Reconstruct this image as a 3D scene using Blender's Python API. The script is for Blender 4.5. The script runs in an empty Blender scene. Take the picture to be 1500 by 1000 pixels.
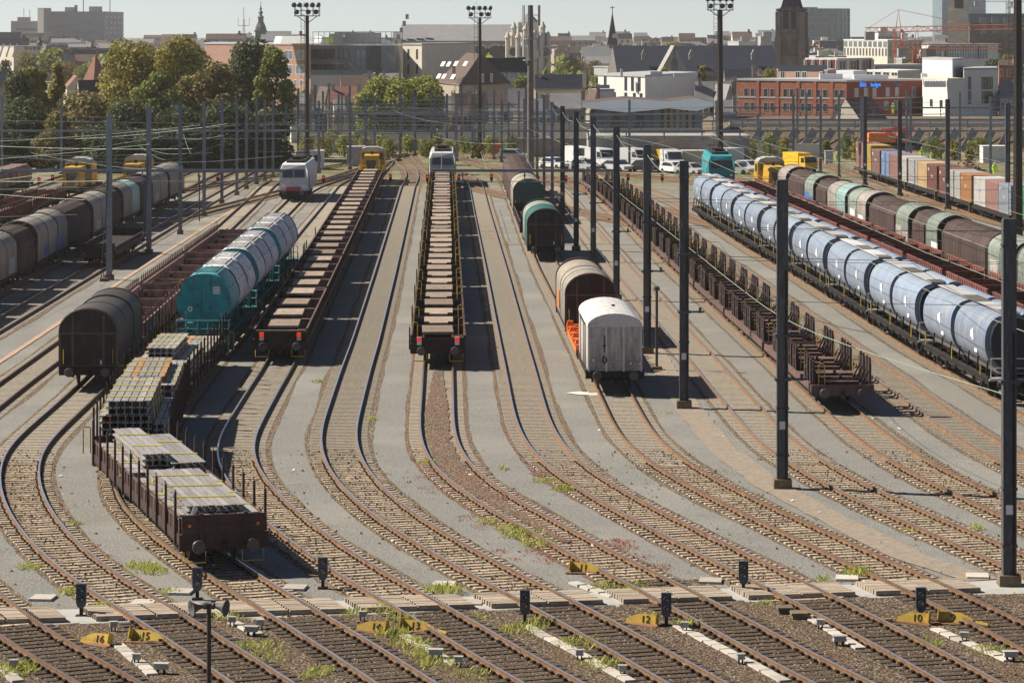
import bpy, math, random
import numpy as np
from mathutils import Vector, noise as mnoise
R=math.radians; rnd=random.Random(7)
sc=bpy.context.scene; col=sc.collection
# ---------------------------------------------------------------- camera, sky, sun, exposure
F=4500.0; U=F/3700; HZ=45.0; CH=17.6          # focal length (photo pixels), horizon row, camera height in metres
cam=bpy.data.cameras.new('camera'); camo=bpy.data.objects.new('camera',cam); col.objects.link(camo)
camo.location=(0,0,CH); camo.rotation_euler=(R(90),0,0)
cam.sensor_width=36; cam.lens=F/1500*36; cam.shift_y=-(500-HZ)/1500; cam.clip_start=1; cam.clip_end=9000
sc.camera=camo
w=bpy.data.worlds.new('World'); sc.world=w; w.use_nodes=True
nt=w.node_tree; bg=nt.nodes['Background']; sky=nt.nodes.new('ShaderNodeTexSky')
sky.sky_type='NISHITA'; sky.sun_disc=False; sky.sun_elevation=R(43); sky.sun_rotation=R(-73)
sky.air_density=0.42; sky.dust_density=0.05; sky.ozone_density=0.0; sky.altitude=10
nt.links.new(sky.outputs[0],bg.inputs[0]); bg.inputs[1].default_value=0.062
sd=Vector((math.cos(R(43))*.957,-math.cos(R(43))*.29,-math.sin(R(43))))
sl=bpy.data.lights.new('sun','SUN'); sl.energy=5; sl.angle=R(.5); sl.color=(1,.93,.82)
so=bpy.data.objects.new('sun',sl); col.objects.link(so); so.rotation_euler=sd.to_track_quat('-Z','Y').to_euler(); so.location=(-40,60,80)
vs=sc.view_settings; vs.view_transform='Standard'; vs.look='None'; vs.gamma=1; vs.use_curve_mapping=False; vs.exposure=0.76
try: sc.cycles.use_denoising=True
except Exception: pass
sc.cycles.max_bounces=5; sc.cycles.volume_bounces=0; sc.cycles.transparent_max_bounces=6
# ---------------------------------------------------------------- helpers
def gp(x,y,z=0.):
    Y=F*(CH-z)/(y-HZ); return Vector(((x-750)*Y/F,Y,z))
def px(x,D): return (x-750)*D*U/F      # D: depth in units of U metres
def pz(y,D): return CH-(y-HZ)*D*U/F
class MB:
    def __init__(s): s.v=[];s.f=[];s.m=[]
    def face(s,pts,mi=0):
        b=len(s.v); s.v+=[tuple(p) for p in pts]; s.f.append(tuple(range(b,b+len(pts)))); s.m.append(mi); return s
    def hexa(s,p,mi=0):   # 8 points: bottom 4 ccw, top 4 ccw
        b=len(s.v); s.v+=[tuple(q) for q in p]
        for f in ((3,2,1,0),(4,5,6,7),(0,1,5,4),(1,2,6,5),(2,3,7,6),(3,0,4,7)):
            s.f.append(tuple(b+i for i in f)); s.m.append(mi)
        return s
    def box(s,x0,x1,y0,y1,z0,z1,mi=0,t=0,ty=None):
        ty=t if ty is None else ty
        return s.hexa([(x0,y0,z0),(x1,y0,z0),(x1,y1,z0),(x0,y1,z0),(x0+t,y0+ty,z1),(x1-t,y0+ty,z1),(x1-t,y1-ty,z1),(x0+t,y1-ty,z1)],mi)
    def bar(s,a,b,wd,ht,mi=0):
        a=Vector(a);b=Vector(b);d=(b-a).normalized(); up=Vector((0,0,1)) if abs(d.z)<.95 else Vector((1,0,0))
        x=d.cross(up).normalized()*wd/2; u=x.cross(d).normalized()*ht/2
        return s.hexa([a-x-u,a+x-u,b+x-u,b-x-u,a-x+u,a+x+u,b+x+u,b-x+u],mi)
    def cyl(s,a,b,r,n=8,mi=0,r2=None,cap=True):
        a=Vector(a);b=Vector(b);r2=r if r2 is None else r2
        d=(b-a).normalized(); up=Vector((0,0,1)) if abs(d.z)<.95 else Vector((1,0,0))
        x=d.cross(up).normalized(); u=x.cross(d)
        k=len(s.v)
        for i in range(n):
            t=2*math.pi*i/n; o=x*math.cos(t)+u*math.sin(t); s.v.append(tuple(a+o*r)); s.v.append(tuple(b+o*r2))
        for i in range(n):
            j=(i+1)%n; s.f.append((k+2*i,k+2*j,k+2*j+1,k+2*i+1)); s.m.append(mi)
        if cap:
            s.f.append(tuple(k+2*i for i in range(n))[::-1]); s.m.append(mi)
            s.f.append(tuple(k+2*i+1 for i in range(n))); s.m.append(mi)
        return s
    def prism(s,poly,y0,y1,mi=0,mi2=None,k=1.,caps=True):  # poly of (x,z) extruded along y
        n=len(poly); b=len(s.v)
        s.v+=[(x,y0,z) for x,z in poly]+[(x*k,y1,z) for x,z in poly]
        for i in range(n):
            j=(i+1)%n; s.f.append((b+i,b+j,b+n+j,b+n+i)); s.m.append(mi)
        if caps:
            c=mi if mi2 is None else mi2
            s.f.append(tuple(b+i for i in range(n))[::-1]); s.m.append(c)
            s.f.append(tuple(b+n+i for i in range(n))); s.m.append(c)
        return s
    def xprism(s,poly,x0,x1,mi=0):  # poly of (y,z) extruded along x
        n=len(poly); b=len(s.v)
        s.v+=[(x0,y,z) for y,z in poly]+[(x1,y,z) for y,z in poly]
        for i in range(n):
            j=(i+1)%n; s.f.append((b+i,b+n+i,b+n+j,b+j)); s.m.append(mi)
        s.f.append(tuple(b+i for i in range(n))); s.m.append(mi)
        s.f.append(tuple(b+n+i for i in range(n))[::-1]); s.m.append(mi)
        return s
    def zprism(s,poly,z0,z1,mi=0,mi2=None):  # poly of (x,y) extruded up
        n=len(poly); b=len(s.v)
        s.v+=[(x,y,z0) for x,y in poly]+[(x,y,z1) for x,y in poly]
        for i in range(n):
            j=(i+1)%n; s.f.append((b+i,b+j,b+n+j,b+n+i)); s.m.append(mi)
        c=mi if mi2 is None else mi2
        s.f.append(tuple(b+i for i in range(n))[::-1]); s.m.append(mi)
        s.f.append(tuple(b+n+i for i in range(n))); s.m.append(c)
        return s
    def tube(s,pts,r,n=5,mi=0):
        pts=[Vector(p) for p in pts]; b=len(s.v)
        for i,p in enumerate(pts):
            d=(pts[min(i+1,len(pts)-1)]-pts[max(i-1,0)]).normalized()
            up=Vector((0,0,1)) if abs(d.z)<.95 else Vector((1,0,0))
            x=d.cross(up).normalized(); u=x.cross(d)
            for k in range(n):
                t=2*math.pi*k/n; s.v.append(tuple(p+(x*math.cos(t)+u*math.sin(t))*r))
        for i in range(len(pts)-1):
            for k in range(n):
                j=(k+1)%n; s.f.append((b+i*n+k,b+i*n+j,b+(i+1)*n+j,b+(i+1)*n+k)); s.m.append(mi)
        s.f.append(tuple(range(b,b+n))[::-1]); s.m.append(mi)
        e=b+(len(pts)-1)*n; s.f.append(tuple(range(e,e+n))); s.m.append(mi)
        return s
    def lathe(s,prof,n=12,mi=0,c=(0,0)):  # prof of (r,z)
        b=len(s.v)
        for r,z in prof:
            for k in range(n):
                t=2*math.pi*k/n; s.v.append((c[0]+r*math.cos(t),c[1]+r*math.sin(t),z))
        for i in range(len(prof)-1):
            for k in range(n):
                j=(k+1)%n; s.f.append((b+i*n+k,b+i*n+j,b+(i+1)*n+j,b+(i+1)*n+k)); s.m.append(mi)
        e=b+(len(prof)-1)*n; s.f.append(tuple(range(e,e+n))); s.m.append(mi)
        return s
    def mesh(s,name,*mats,smooth=False):
        me=bpy.data.meshes.new(name); me.from_pydata(s.v,[],s.f)
        for m in mats: me.materials.append(MT[m] if isinstance(m,str) else m)
        me.polygons.foreach_set('material_index',s.m)
        if smooth: me.polygons.foreach_set('use_smooth',[True]*len(s.f))
        me.update()
        if smooth=='auto': me.set_sharp_from_angle(angle=R(38))
        return me
def chaikin(P,n=2):
    for _ in range(n):
        Q=[]
        for i in range(len(P)):
            p,q=P[i],P[(i+1)%len(P)]; Q+=[(p[0]*.75+q[0]*.25,p[1]*.75+q[1]*.25),(p[0]*.25+q[0]*.75,p[1]*.25+q[1]*.75)]
        P=Q
    return P
CACHE={}
def cm(key,fn):
    if key not in CACHE: CACHE[key]=fn()
    return CACHE[key]
def ob(name,me,parent=None,loc=(0,0,0),rz=0,kind=None,label=None,cat=None,group=None,scale=None,rot=None):
    o=bpy.data.objects.new(name,me); col.objects.link(o); o.location=loc
    o.rotation_euler=rot if rot else (0,0,rz)
    if scale: o.scale=scale
    if parent is not None: o.parent=parent
    if kind: o['kind']=kind
    if label: o['label']=label
    if cat: o['category']=cat
    if group: o['group']=group
    return o
def thing(name,label,cat,loc=(0,0,0),rz=0,group=None):
    return ob(name,None,None,loc,rz,None,label,cat,group)
ORD='nearest,second nearest,third nearest,fourth nearest,fifth nearest,sixth nearest,seventh nearest,eighth nearest,ninth nearest,tenth nearest,eleventh nearest,twelfth nearest,thirteenth nearest,fourteenth nearest,fifteenth nearest,sixteenth nearest,seventeenth nearest,eighteenth nearest,nineteenth nearest,twentieth nearest,twenty-first nearest,twenty-second nearest,twenty-third nearest,twenty-fourth nearest'.split(',')
CNT='first,second,third,fourth,fifth,sixth,seventh,eighth,ninth,tenth,eleventh,twelfth,thirteenth,fourteenth,fifteenth,sixteenth,seventeenth,eighteenth,nineteenth,twentieth,twenty-first,twenty-second,twenty-third,twenty-fourth,twenty-fifth,twenty-sixth,twenty-seventh,twenty-eighth,twenty-ninth,thirtieth'.split(',')
# ---------------------------------------------------------------- materials
MT={}
def nn(t,typ,**kw):
    n=t.nodes.new(typ)
    for k,v in kw.items(): setattr(n,k,v)
    return n
def mix(t,fac,a,b,mode='MIX'):
    n=t.nodes.new('ShaderNodeMix'); n.data_type='RGBA'; n.blend_type=mode
    for s,v in ((0,fac),(6,a),(7,b)):
        if hasattr(v,'is_output'): t.links.new(v,n.inputs[s])
        elif isinstance(v,(tuple,list)): n.inputs[s].default_value=(*v[:3],1)
        else: n.inputs[s].default_value=v
    return n.outputs[2]
def ramp(t,src,a,b,lo=0.,hi=1.):
    n=t.nodes.new('ShaderNodeMapRange'); n.inputs[1].default_value=a; n.inputs[2].default_value=b
    n.inputs[3].default_value=lo; n.inputs[4].default_value=hi; t.links.new(src,n.inputs[0]); return n.outputs[0]
def noi(t,vec,s,det=5,rough=.6):
    n=nn(t,'ShaderNodeTexNoise'); n.inputs['Scale'].default_value=s; n.inputs['Detail'].default_value=det; n.inputs['Roughness'].default_value=rough
    if vec is not None: t.links.new(vec,n.inputs['Vector'])
    return n.outputs['Fac']
def newmat(name):
    m=bpy.data.materials.new(name); m.use_nodes=True; MT[name]=m
    return m,m.node_tree,m.node_tree.nodes['Principled BSDF']
def mat(name,c,rough=.75,metal=0.,var=.3,s=1.3,st=(1,1,1),dirt=None,da=.5,bump=0.,bs=50,spec=.3,emit=None,orand=.2,wave=None,pos=False,streak=None):
    m,t,b=newmat(name)
    if pos: v=nn(t,'ShaderNodeNewGeometry').outputs['Position']
    else:
        tc=nn(t,'ShaderNodeTexCoord'); oi=nn(t,'ShaderNodeObjectInfo')
        va=nn(t,'ShaderNodeVectorMath',operation='MULTIPLY_ADD'); t.links.new(tc.outputs['Object'],va.inputs[0]); va.inputs[1].default_value=st
        mu=nn(t,'ShaderNodeMath',operation='MULTIPLY'); t.links.new(oi.outputs['Random'],mu.inputs[0]); mu.inputs[1].default_value=77
        t.links.new(mu.outputs[0],va.inputs[2]); v=va.outputs[0]
    n1=noi(t,v,s,6,.65)
    cc=mix(t,ramp(t,n1,.25,.75),tuple(x*(1-var) for x in c),tuple(min(1,x*(1+var)) for x in c))
    if orand and not pos:
        k=ramp(t,oi.outputs['Random'],0,1,1-orand,1+orand)
        cb=nn(t,'ShaderNodeCombineColor'); [t.links.new(k,cb.inputs[i]) for i in range(3)]
        cc=mix(t,1.,cc,cb.outputs[0],'MULTIPLY')
    if dirt:
        n2=noi(t,v,s*2.3,5,.7); cc=mix(t,ramp(t,n2,.62-da*.4,.72,0,.9),cc,dirt)
    if streak:
        vm=nn(t,'ShaderNodeVectorMath',operation='MULTIPLY'); t.links.new(v,vm.inputs[0]); vm.inputs[1].default_value=(3.5,3.5,.28/max(.2,st[2]))
        n3=noi(t,vm.outputs[0],1.6,5,.7); cc=mix(t,ramp(t,n3,.5,.68,0,streak[3]),cc,streak[:3])
        sz=nn(t,'ShaderNodeSeparateXYZ'); t.links.new(nn(t,'ShaderNodeTexCoord').outputs['Object'],sz.inputs[0])
        low=nn(t,'ShaderNodeMath',operation='MULTIPLY'); t.links.new(ramp(t,sz.outputs[2],2.3,.9),low.inputs[0]); t.links.new(ramp(t,noi(t,v,2.2,5,.7),.35,.65,.1,.8),low.inputs[1])
        cc=mix(t,low.outputs[0],cc,tuple(x*.55 for x in streak[:3]))
    t.links.new(cc,b.inputs['Base Color'])
    b.inputs['Roughness'].default_value=rough; b.inputs['Metallic'].default_value=metal; b.inputs['Specular IOR Level'].default_value=spec
    if wave:   # fine corrugation along y (scale per metre, strength)
        wv=nn(t,'ShaderNodeTexWave',wave_type='BANDS',bands_direction='Y'); wv.inputs['Scale'].default_value=wave[0]
        tc2=nn(t,'ShaderNodeTexCoord'); t.links.new(tc2.outputs['Object'],wv.inputs['Vector'])
        bp=nn(t,'ShaderNodeBump'); bp.inputs['Strength'].default_value=wave[1]; bp.inputs['Distance'].default_value=.03
        t.links.new(wv.outputs['Fac'],bp.inputs['Height']); t.links.new(bp.outputs[0],b.inputs['Normal'])
    elif bump:
        bp=nn(t,'ShaderNodeBump'); bp.inputs['Strength'].default_value=bump; bp.inputs['Distance'].default_value=.02
        t.links.new(noi(t,v,bs,3),bp.inputs['Height']); t.links.new(bp.outputs[0],b.inputs['Normal'])
    if emit: b.inputs['Emission Color'].default_value=(*emit[:3],1); b.inputs['Emission Strength'].default_value=emit[3]
    return m
RUSTY=(.10,.045,.022); SOOT=(.02,.017,.015)
mat('concrete',(.36,.32,.26),.9,dirt=(.16,.12,.08),da=.35,s=3,bump=.3,bs=30)
mat('sleeper_concrete',(.47,.375,.265),.9,dirt=(.15,.10,.06),da=.5,s=4,bump=.3,bs=30)
mat('sleeper_wood',(.065,.045,.03),.9,var=.45,s=5,st=(1,6,1),dirt=(.16,.12,.08),da=.25)
mat('clip',(.022,.014,.010),.8)
mat('rail_side',(.215,.12,.06),.8,var=.35,s=2.5,dirt=(.07,.04,.025),da=.35,pos=True)
mat('sleeper_far',(.33,.285,.22),.9,var=.25,s=4)
mat('rail_top',(.76,.72,.67),.3,.9,var=.15,s=.6,pos=True)
mat('rail_top_dull',(.42,.33,.27),.38,.9,var=.25,s=.6,pos=True)
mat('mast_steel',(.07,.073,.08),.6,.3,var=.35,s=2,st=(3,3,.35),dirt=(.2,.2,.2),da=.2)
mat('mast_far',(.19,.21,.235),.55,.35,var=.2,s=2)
mat('mast_base',(.16,.12,.075),.9,var=.4,s=5)
mat('wire',(.24,.29,.22),.5,.3,var=.1)
mat('wire_dark',(.04,.04,.045),.5,.4,var=.1)
mat('horn_grey',(.10,.095,.085),.6,var=.3,s=8)
mat('wheel',(.035,.026,.022),.55,.5,var=.4,s=6)
mat('under',(.02,.016,.014),.85,var=.4,s=3)
mat('buffer_steel',(.09,.08,.075),.5,.6,var=.3)
mat('brown',(.045,.026,.022),.8,s=1.5,st=(1,1,.5),dirt=SOOT,da=.35,var=.35)
mat('rust_side',(.075,.042,.034),.85,s=1.6,st=(1,1,.4),var=.4,dirt=(.03,.02,.017),da=.45)
mat('brown_edge',(.15,.09,.072),.8,s=1.5,dirt=(.06,.03,.025),da=.4)
mat('pinkbrown',(.26,.165,.15),.85,s=1.2,st=(1,1,.6),dirt=(.06,.03,.026),da=.45,var=.35)
mat('redbrown',(.19,.07,.055),.8,s=1.4,st=(1,1,.5),dirt=(.08,.035,.03),da=.4)
mat('darkwagon',(.03,.022,.02),.75,s=1.2,st=(1,1,.5),dirt=(.075,.055,.045),da=.25)
mat('plank_wood',(.32,.255,.195),.9,s=1.3,st=(1,4,1),var=.45,dirt=(.15,.085,.05),da=.55,orand=.4)
mat('yellow',(.55,.36,.05),.55,s=3,var=.15,dirt=(.15,.09,.03),da=.2)
mat('loco_yellow',(.52,.31,.03),.45,s=2,var=.12,dirt=(.12,.08,.03),da=.2)
mat('red_lamp',(.8,.05,.03),.4,emit=(1,.04,.02,.3))
mat('red_lens',(.8,.03,.02),.4,emit=(1,.03,.02,.45))
mat('white_paint',(.60,.59,.565),.5,s=1.3,var=.08,dirt=(.35,.32,.28),da=.22)
mat('white_dirty',(.50,.455,.41),.7,s=1.4,st=(1,1,.4),var=.12,dirt=(.30,.25,.21),da=.35,streak=(.09,.065,.05,.6))
mat('roof_van',(.50,.48,.45),.5,s=1.3,var=.12,dirt=(.3,.27,.24),da=.3)
mat('teal',(.018,.27,.29),.5,s=1.2,var=.2,dirt=(.02,.08,.09),da=.3,streak=(.09,.065,.05,.6))
mat('teal_light',(.13,.40,.40),.5,s=1.2,var=.2,dirt=(.04,.15,.16),da=.3,streak=(.09,.065,.05,.6))
mat('tank_white',(.66,.635,.61),.6,s=1.0,var=.15,dirt=(.30,.26,.26),da=.35,wave=(9,.3),streak=(.09,.065,.05,.6))
mat('hood_grey',(.30,.26,.22),.6,s=.9,st=(1,1,.5),var=.25,dirt=(.12,.10,.09),da=.3,wave=(5,.35),streak=(.09,.065,.05,.6))
mat('hood_beige',(.34,.29,.225),.6,s=.9,st=(1,1,.5),var=.2,dirt=(.22,.16,.12),da=.3,wave=(3,.5),streak=(.09,.065,.05,.6))
mat('hood_green',(.23,.265,.215),.6,s=.9,st=(1,1,.5),var=.2,dirt=(.10,.11,.10),da=.3,streak=(.09,.065,.05,.6))
mat('hood_mint',(.28,.42,.38),.6,s=.9,st=(1,1,.5),var=.2,dirt=(.14,.2,.18),da=.3,streak=(.09,.065,.05,.6))
mat('hood_dkgreen',(.02,.105,.09),.6,s=.9,var=.25,dirt=(.01,.05,.045),da=.3,streak=(.09,.065,.05,.6))
mat('hood_dark',(.07,.055,.046),.6,s=.9,st=(1,1,.5),var=.3,dirt=(.05,.04,.035),da=.35,wave=(3,.5),streak=(.03,.024,.02,.6))
mat('frame_soot',(.10,.075,.062),.6,var=.4,s=2)
mat('teal_dark',(.008,.06,.065),.7,var=.3)
mat('seam',(.03,.05,.045),.7)
mat('fold_brown',(.07,.042,.035),.8,s=1.5,st=(1,1,.3),var=.4,dirt=(.045,.028,.025),da=.4,streak=(.09,.065,.05,.6))
mat('blue_hopper',(.22,.27,.345),.45,s=.8,st=(1,1,.4),var=.18,dirt=(.36,.35,.34),da=.35,wave=(4,.15),streak=(.16,.14,.12,.55))
mat('blue_dark',(.018,.022,.03),.5,var=.2)
mat('hopper_roof',(.46,.45,.43),.6,var=.2,s=1)
mat('grate',(.12,.10,.08),.8,var=.4,s=9)
mat('orange',(.78,.20,.035),.5,s=2,var=.15,dirt=(.25,.08,.03),da=.25)
mat('label_white',(.75,.74,.72),.6,var=.1)
mat('glass',(.03,.04,.05),.08,spec=.8,var=.2,s=.3)
mat('glass_blue',(.10,.14,.17),.12,spec=.7,var=.3,s=.3)
mat('black',(.012,.012,.013),.5,var=.2)
mat('beam_steel',(.30,.285,.265),.55,.2,s=1.2,st=(3,.25,1),var=.25,dirt=(.24,.12,.06),da=.25)
mat('beam_rust',(.36,.19,.10),.7,.2,s=1.2,st=(3,.25,1),var=.3)
mat('strap',(.66,.55,.10),.6,var=.1)
mat('dunnage',(.33,.24,.14),.9,var=.3,s=6)
mat('tag_white',(.8,.8,.78),.7,var=.05)
mat('derail_base',(.20,.095,.05),.8,var=.4,s=7)
mat('signal_case',(.055,.065,.075),.5,var=.3,s=8)
mat('box_white',(.34,.325,.29),.7,var=.15,s=6)
mat('slab',(.43,.39,.33),.9,var=.15,s=4,bump=.3)
mat('board_wood',(.36,.29,.215),.9,var=.3,s=3,st=(1,5,1),dirt=(.14,.10,.07),da=.3)
mat('pole_dark',(.05,.042,.032),.7,var=.3,s=3,st=(3,3,.3))
mat('lamp_housing',(.06,.06,.06),.4,.3,var=.2)
mat('hivis',(.55,.85,.08),.7,var=.08,emit=None)
mat('skin',(.5,.3,.2),.6)
mat('trouser',(.05,.06,.09),.9)
mat('van_white',(.62,.62,.61),.35,var=.04,s=1)
mat('tyre',(.02,.02,.02),.8)
mat('car_blue',(.02,.03,.08),.3,var=.1); mat('car_black',(.02,.02,.024),.3); mat('car_silver',(.4,.41,.42),.3)
mat('truck_yellow',(.72,.42,.02),.5,var=.1)
mat('red_paint',(.55,.07,.04),.5,var=.15); mat('blue_paint',(.06,.14,.36),.5,var=.15); mat('green_paint',(.05,.2,.09),.5,var=.15)
for k,c in dict(c_brown=(.17,.075,.055),c_rose=(.27,.15,.12),c_cream=(.40,.28,.15),c_yellow=(.45,.33,.08),c_white=(.42,.40,.37),c_grey=(.27,.30,.34),c_blue=(.20,.28,.45),c_green=(.06,.22,.10),c_red=(.40,.08,.045),c_orange=(.40,.19,.08)).items():
    mat(k,c,.55,s=.9,st=(1,1,.4),var=.12,dirt=tuple(x*.55 for x in c),da=.25)
# buildings
mat('brick_red',(.30,.105,.065),.9,var=.25,s=1.2,pos=True,dirt=(.22,.085,.06),da=.3)
mat('brick_dark',(.15,.035,.03),.9,var=.2,s=1.2,pos=True)
mat('brick_orange',(.36,.21,.155),.9,var=.15,s=1,pos=True)
mat('brick_tan',(.33,.27,.21),.9,var=.15,s=1,pos=True)
mat('stone_grey',(.30,.28,.26),.9,var=.2,s=.6,pos=True)
mat('stone_dark',(.17,.145,.13),.9,var=.3,s=.5,pos=True,dirt=(.10,.085,.08),da=.4)
mat('stone_mid',(.25,.205,.18),.9,var=.25,s=.5,pos=True,dirt=(.15,.12,.11),da=.4)
mat('stone_light',(.52,.47,.40),.9,var=.12,s=.5,pos=True)
mat('render_white',(.62,.60,.555),.85,var=.06,s=.3,pos=True)
mat('render_cream',(.58,.52,.42),.85,var=.1,s=.3,pos=True)
mat('render_grey',(.36,.36,.36),.85,var=.1,s=.3,pos=True)
mat('clad_grey',(.20,.20,.21),.6,var=.12,s=.3,pos=True)
mat('slate',(.022,.027,.040),.9,spec=.05,var=.2,s=.6,pos=True)
mat('slate_light',(.21,.205,.205),.7,var=.15,s=.4,pos=True)
mat('tile_brown',(.10,.066,.054),.85,var=.25,s=1,pos=True)
mat('tile_red',(.22,.10,.072),.85,var=.25,s=1,pos=True)
mat('metal_roof',(.70,.71,.72),.4,.3,var=.08,s=.3,pos=True)
mat('fascia_metal',(.82,.83,.85),.28,1.0,var=.05,s=.3,pos=True)
mat('pane_pale',(.40,.43,.46),.3,var=.1,s=.1,pos=True)
mat('hosp',(.27,.285,.31),.8,var=.08,s=.1,pos=True)
mat('frame_white',(.7,.7,.68),.6,var=.05)
mat('frame_dark',(.06,.06,.065),.5)
mat('sign_blue',(.03,.25,.85),.5,var=.03,orand=0,emit=(.02,.25,1,.5))  # emission added to brighten the blue lettering
mat('sign_dim',(.06,.16,.35),.5,var=.03,orand=0)
mat('copper_dark',(.05,.06,.065),.6,var=.2,s=.5,pos=True)
mat('crane_red',(.48,.12,.06),.6); mat('crane_grey',(.3,.3,.3),.6)
mat('bark',(.09,.065,.045),.9,var=.3,s=4)
def leafmat(name,a,b):
    m,t,p=newmat(name)
    at=nn(t,'ShaderNodeAttribute',attribute_name='tone'); 
    c=mix(t,at.outputs['Fac'],a,b); t.links.new(c,p.inputs['Base Color']); p.inputs['Roughness'].default_value=.6; p.inputs['Specular IOR Level'].default_value=.25
    tr=nn(t,'ShaderNodeBsdfTranslucent'); t.links.new(c,tr.inputs[0]); ms=nn(t,'ShaderNodeMixShader'); ms.inputs[0].default_value=.42
    t.links.new(p.outputs[0],ms.inputs[1]); t.links.new(tr.outputs[0],ms.inputs[2]); t.links.new(ms.outputs[0],t.nodes['Material Output'].inputs[0])
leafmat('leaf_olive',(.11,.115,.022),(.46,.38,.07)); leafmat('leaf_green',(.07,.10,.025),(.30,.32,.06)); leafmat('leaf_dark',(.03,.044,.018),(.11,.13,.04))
leafmat('leaf_brown',(.09,.08,.025),(.34,.27,.08)); leafmat('leaf_bright',(.14,.17,.03),(.42,.42,.09)); leafmat('weed_green',(.24,.27,.05),(.55,.54,.14)); leafmat('weed_red',(.28,.10,.07),(.52,.22,.14))
# ground materials (world space)
def gravelmat(name,cols,cell,big=.25,bump=.9):
    m,t,b=newmat(name); P=nn(t,'ShaderNodeNewGeometry').outputs['Position']
    vo=nn(t,'ShaderNodeTexVoronoi'); vo.inputs['Scale'].default_value=cell; t.links.new(P,vo.inputs['Vector'])
    sp=nn(t,'ShaderNodeSeparateColor'); t.links.new(vo.outputs['Color'],sp.inputs[0])
    c=mix(t,sp.outputs[0],cols[0],cols[1]); c=mix(t,ramp(t,sp.outputs[1],.72,.8),c,cols[2])
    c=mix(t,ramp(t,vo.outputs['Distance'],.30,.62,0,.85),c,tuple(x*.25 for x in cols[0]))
    n=noi(t,P,big,6,.7); c=mix(t,ramp(t,n,.35,.7),c,mix(t,.55,c,cols[3]))
    t.links.new(c,b.inputs['Base Color']); b.inputs['Roughness'].default_value=.95; b.inputs['Specular IOR Level'].default_value=.15
    bp=nn(t,'ShaderNodeBump'); bp.inputs['Strength'].default_value=bump; bp.inputs['Distance'].default_value=.05; bp.invert=True
    t.links.new(vo.outputs['Distance'],bp.inputs['Height']); t.links.new(bp.outputs[0],b.inputs['Normal'])
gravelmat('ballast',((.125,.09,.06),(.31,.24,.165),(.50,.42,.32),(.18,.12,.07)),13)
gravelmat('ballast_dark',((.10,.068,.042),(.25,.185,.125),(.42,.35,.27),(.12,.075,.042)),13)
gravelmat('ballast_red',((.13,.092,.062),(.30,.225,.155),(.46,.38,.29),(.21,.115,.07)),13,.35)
def groundmat():
    m,t,b=newmat('yard_ground'); P=nn(t,'ShaderNodeNewGeometry').outputs['Position']
    n1=noi(t,P,.35,7,.65); n2=noi(t,P,5,5,.85); n3=noi(t,P,14,4,.85)
    c=mix(t,ramp(t,n1,.3,.7),(.205,.197,.175),(.262,.252,.226))
    c=mix(t,ramp(t,n2,.40,.62,0,.7),c,(.14,.132,.115)); c=mix(t,ramp(t,n3,.53,.60,0,.85),c,(.43,.415,.375)); c=mix(t,ramp(t,n3,.38,.46,.9,0),c,(.085,.072,.054))
    n4=noi(t,P,.9,6,.75); c=mix(t,ramp(t,n4,.56,.70,0,.5),c,(.13,.105,.08)); n5=noi(t,P,.12,4,.6); c=mix(t,ramp(t,n5,.5,.65,0,.35),c,(.33,.305,.26))
    # far yard: gravel, earth and grass patches beyond the throat
    sx=nn(t,'ShaderNodeSeparateXYZ'); t.links.new(P,sx.inputs[0])
    far=ramp(t,sx.outputs[1],268*U,292*U)
    g=noi(t,P,.07,6,.7); e=mix(t,ramp(t,g,.42,.6),(.21,.175,.12),(.13,.13,.04)); e=mix(t,ramp(t,noi(t,P,.3,4,.7),.5,.62),e,(.25,.225,.18))
    c=mix(t,far,c,e)
    t.links.new(c,b.inputs['Base Color']); b.inputs['Roughness'].default_value=.95; b.inputs['Specular IOR Level'].default_value=.15
    bp=nn(t,'ShaderNodeBump'); bp.inputs['Strength'].default_value=.8; bp.inputs['Distance'].default_value=.04; t.links.new(n3,bp.inputs['Height']); t.links.new(bp.outputs[0],b.inputs['Normal'])
groundmat()
mat('path_grey',(.37,.355,.32),.95,var=.18,s=1.2,pos=True,bump=.3,bs=25)
mat('duct_strip',(.24,.19,.14),.95,var=.3,s=2.2,pos=True,dirt=(.32,.28,.22),da=.4,bump=.4,bs=20)
mat('terracotta',(.40,.27,.18),.9,var=.25,s=2,pos=True)
mat('chalk',(.62,.58,.52),.95,var=.15,s=2,pos=True)
mat('tarmac_far',(.30,.28,.25),.95,var=.2,s=.2,pos=True)
# ---------------------------------------------------------------- ground
g=MB(); g.face([(-2900,-200,0),(2900,-200,0),(2900,7400,0),(-2900,7400,0)])
ob('ground',g.mesh('ground','yard_ground'),kind='structure',label='grey compacted ground of the rail yard')
# ---------------------------------------------------------------- track centre lines
RT=.20   # height of rail tops
def line(pts,world=False):
    W=[(p[0],p[1]*U) if world else tuple(gp(p[1],p[0],RT)[:2]) for p in pts]
    W.sort(key=lambda q:q[1]); xs=np.array([q[0] for q in W]); ys=np.array([q[1] for q in W])
    y0=ys[0]; y1=ys[-1]
    s0=(xs[1]-xs[0])/(ys[1]-ys[0]); s1=(xs[-1]-xs[-2])/(ys[-1]-ys[-2])
    Y=np.arange(min(y0,60*U)-12,y1+.01,.5); X=np.interp(Y,ys,xs)
    X=np.where(Y<y0,xs[0]+s0*(Y-y0),X)
    pad=16; k=np.exp(-.5*(np.arange(-pad,pad+1)/6.)**2); k/=k.sum()
    Xp=np.concatenate([X[0]+(np.arange(-pad,0))*(X[1]-X[0]),X,X[-1]+np.arange(1,pad+1)*(X[-1]-X[-2])])
    X=np.convolve(Xp,k,'valid'); X[:]=X
    m=Y>=58*U; return X[m],Y[m]
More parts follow.
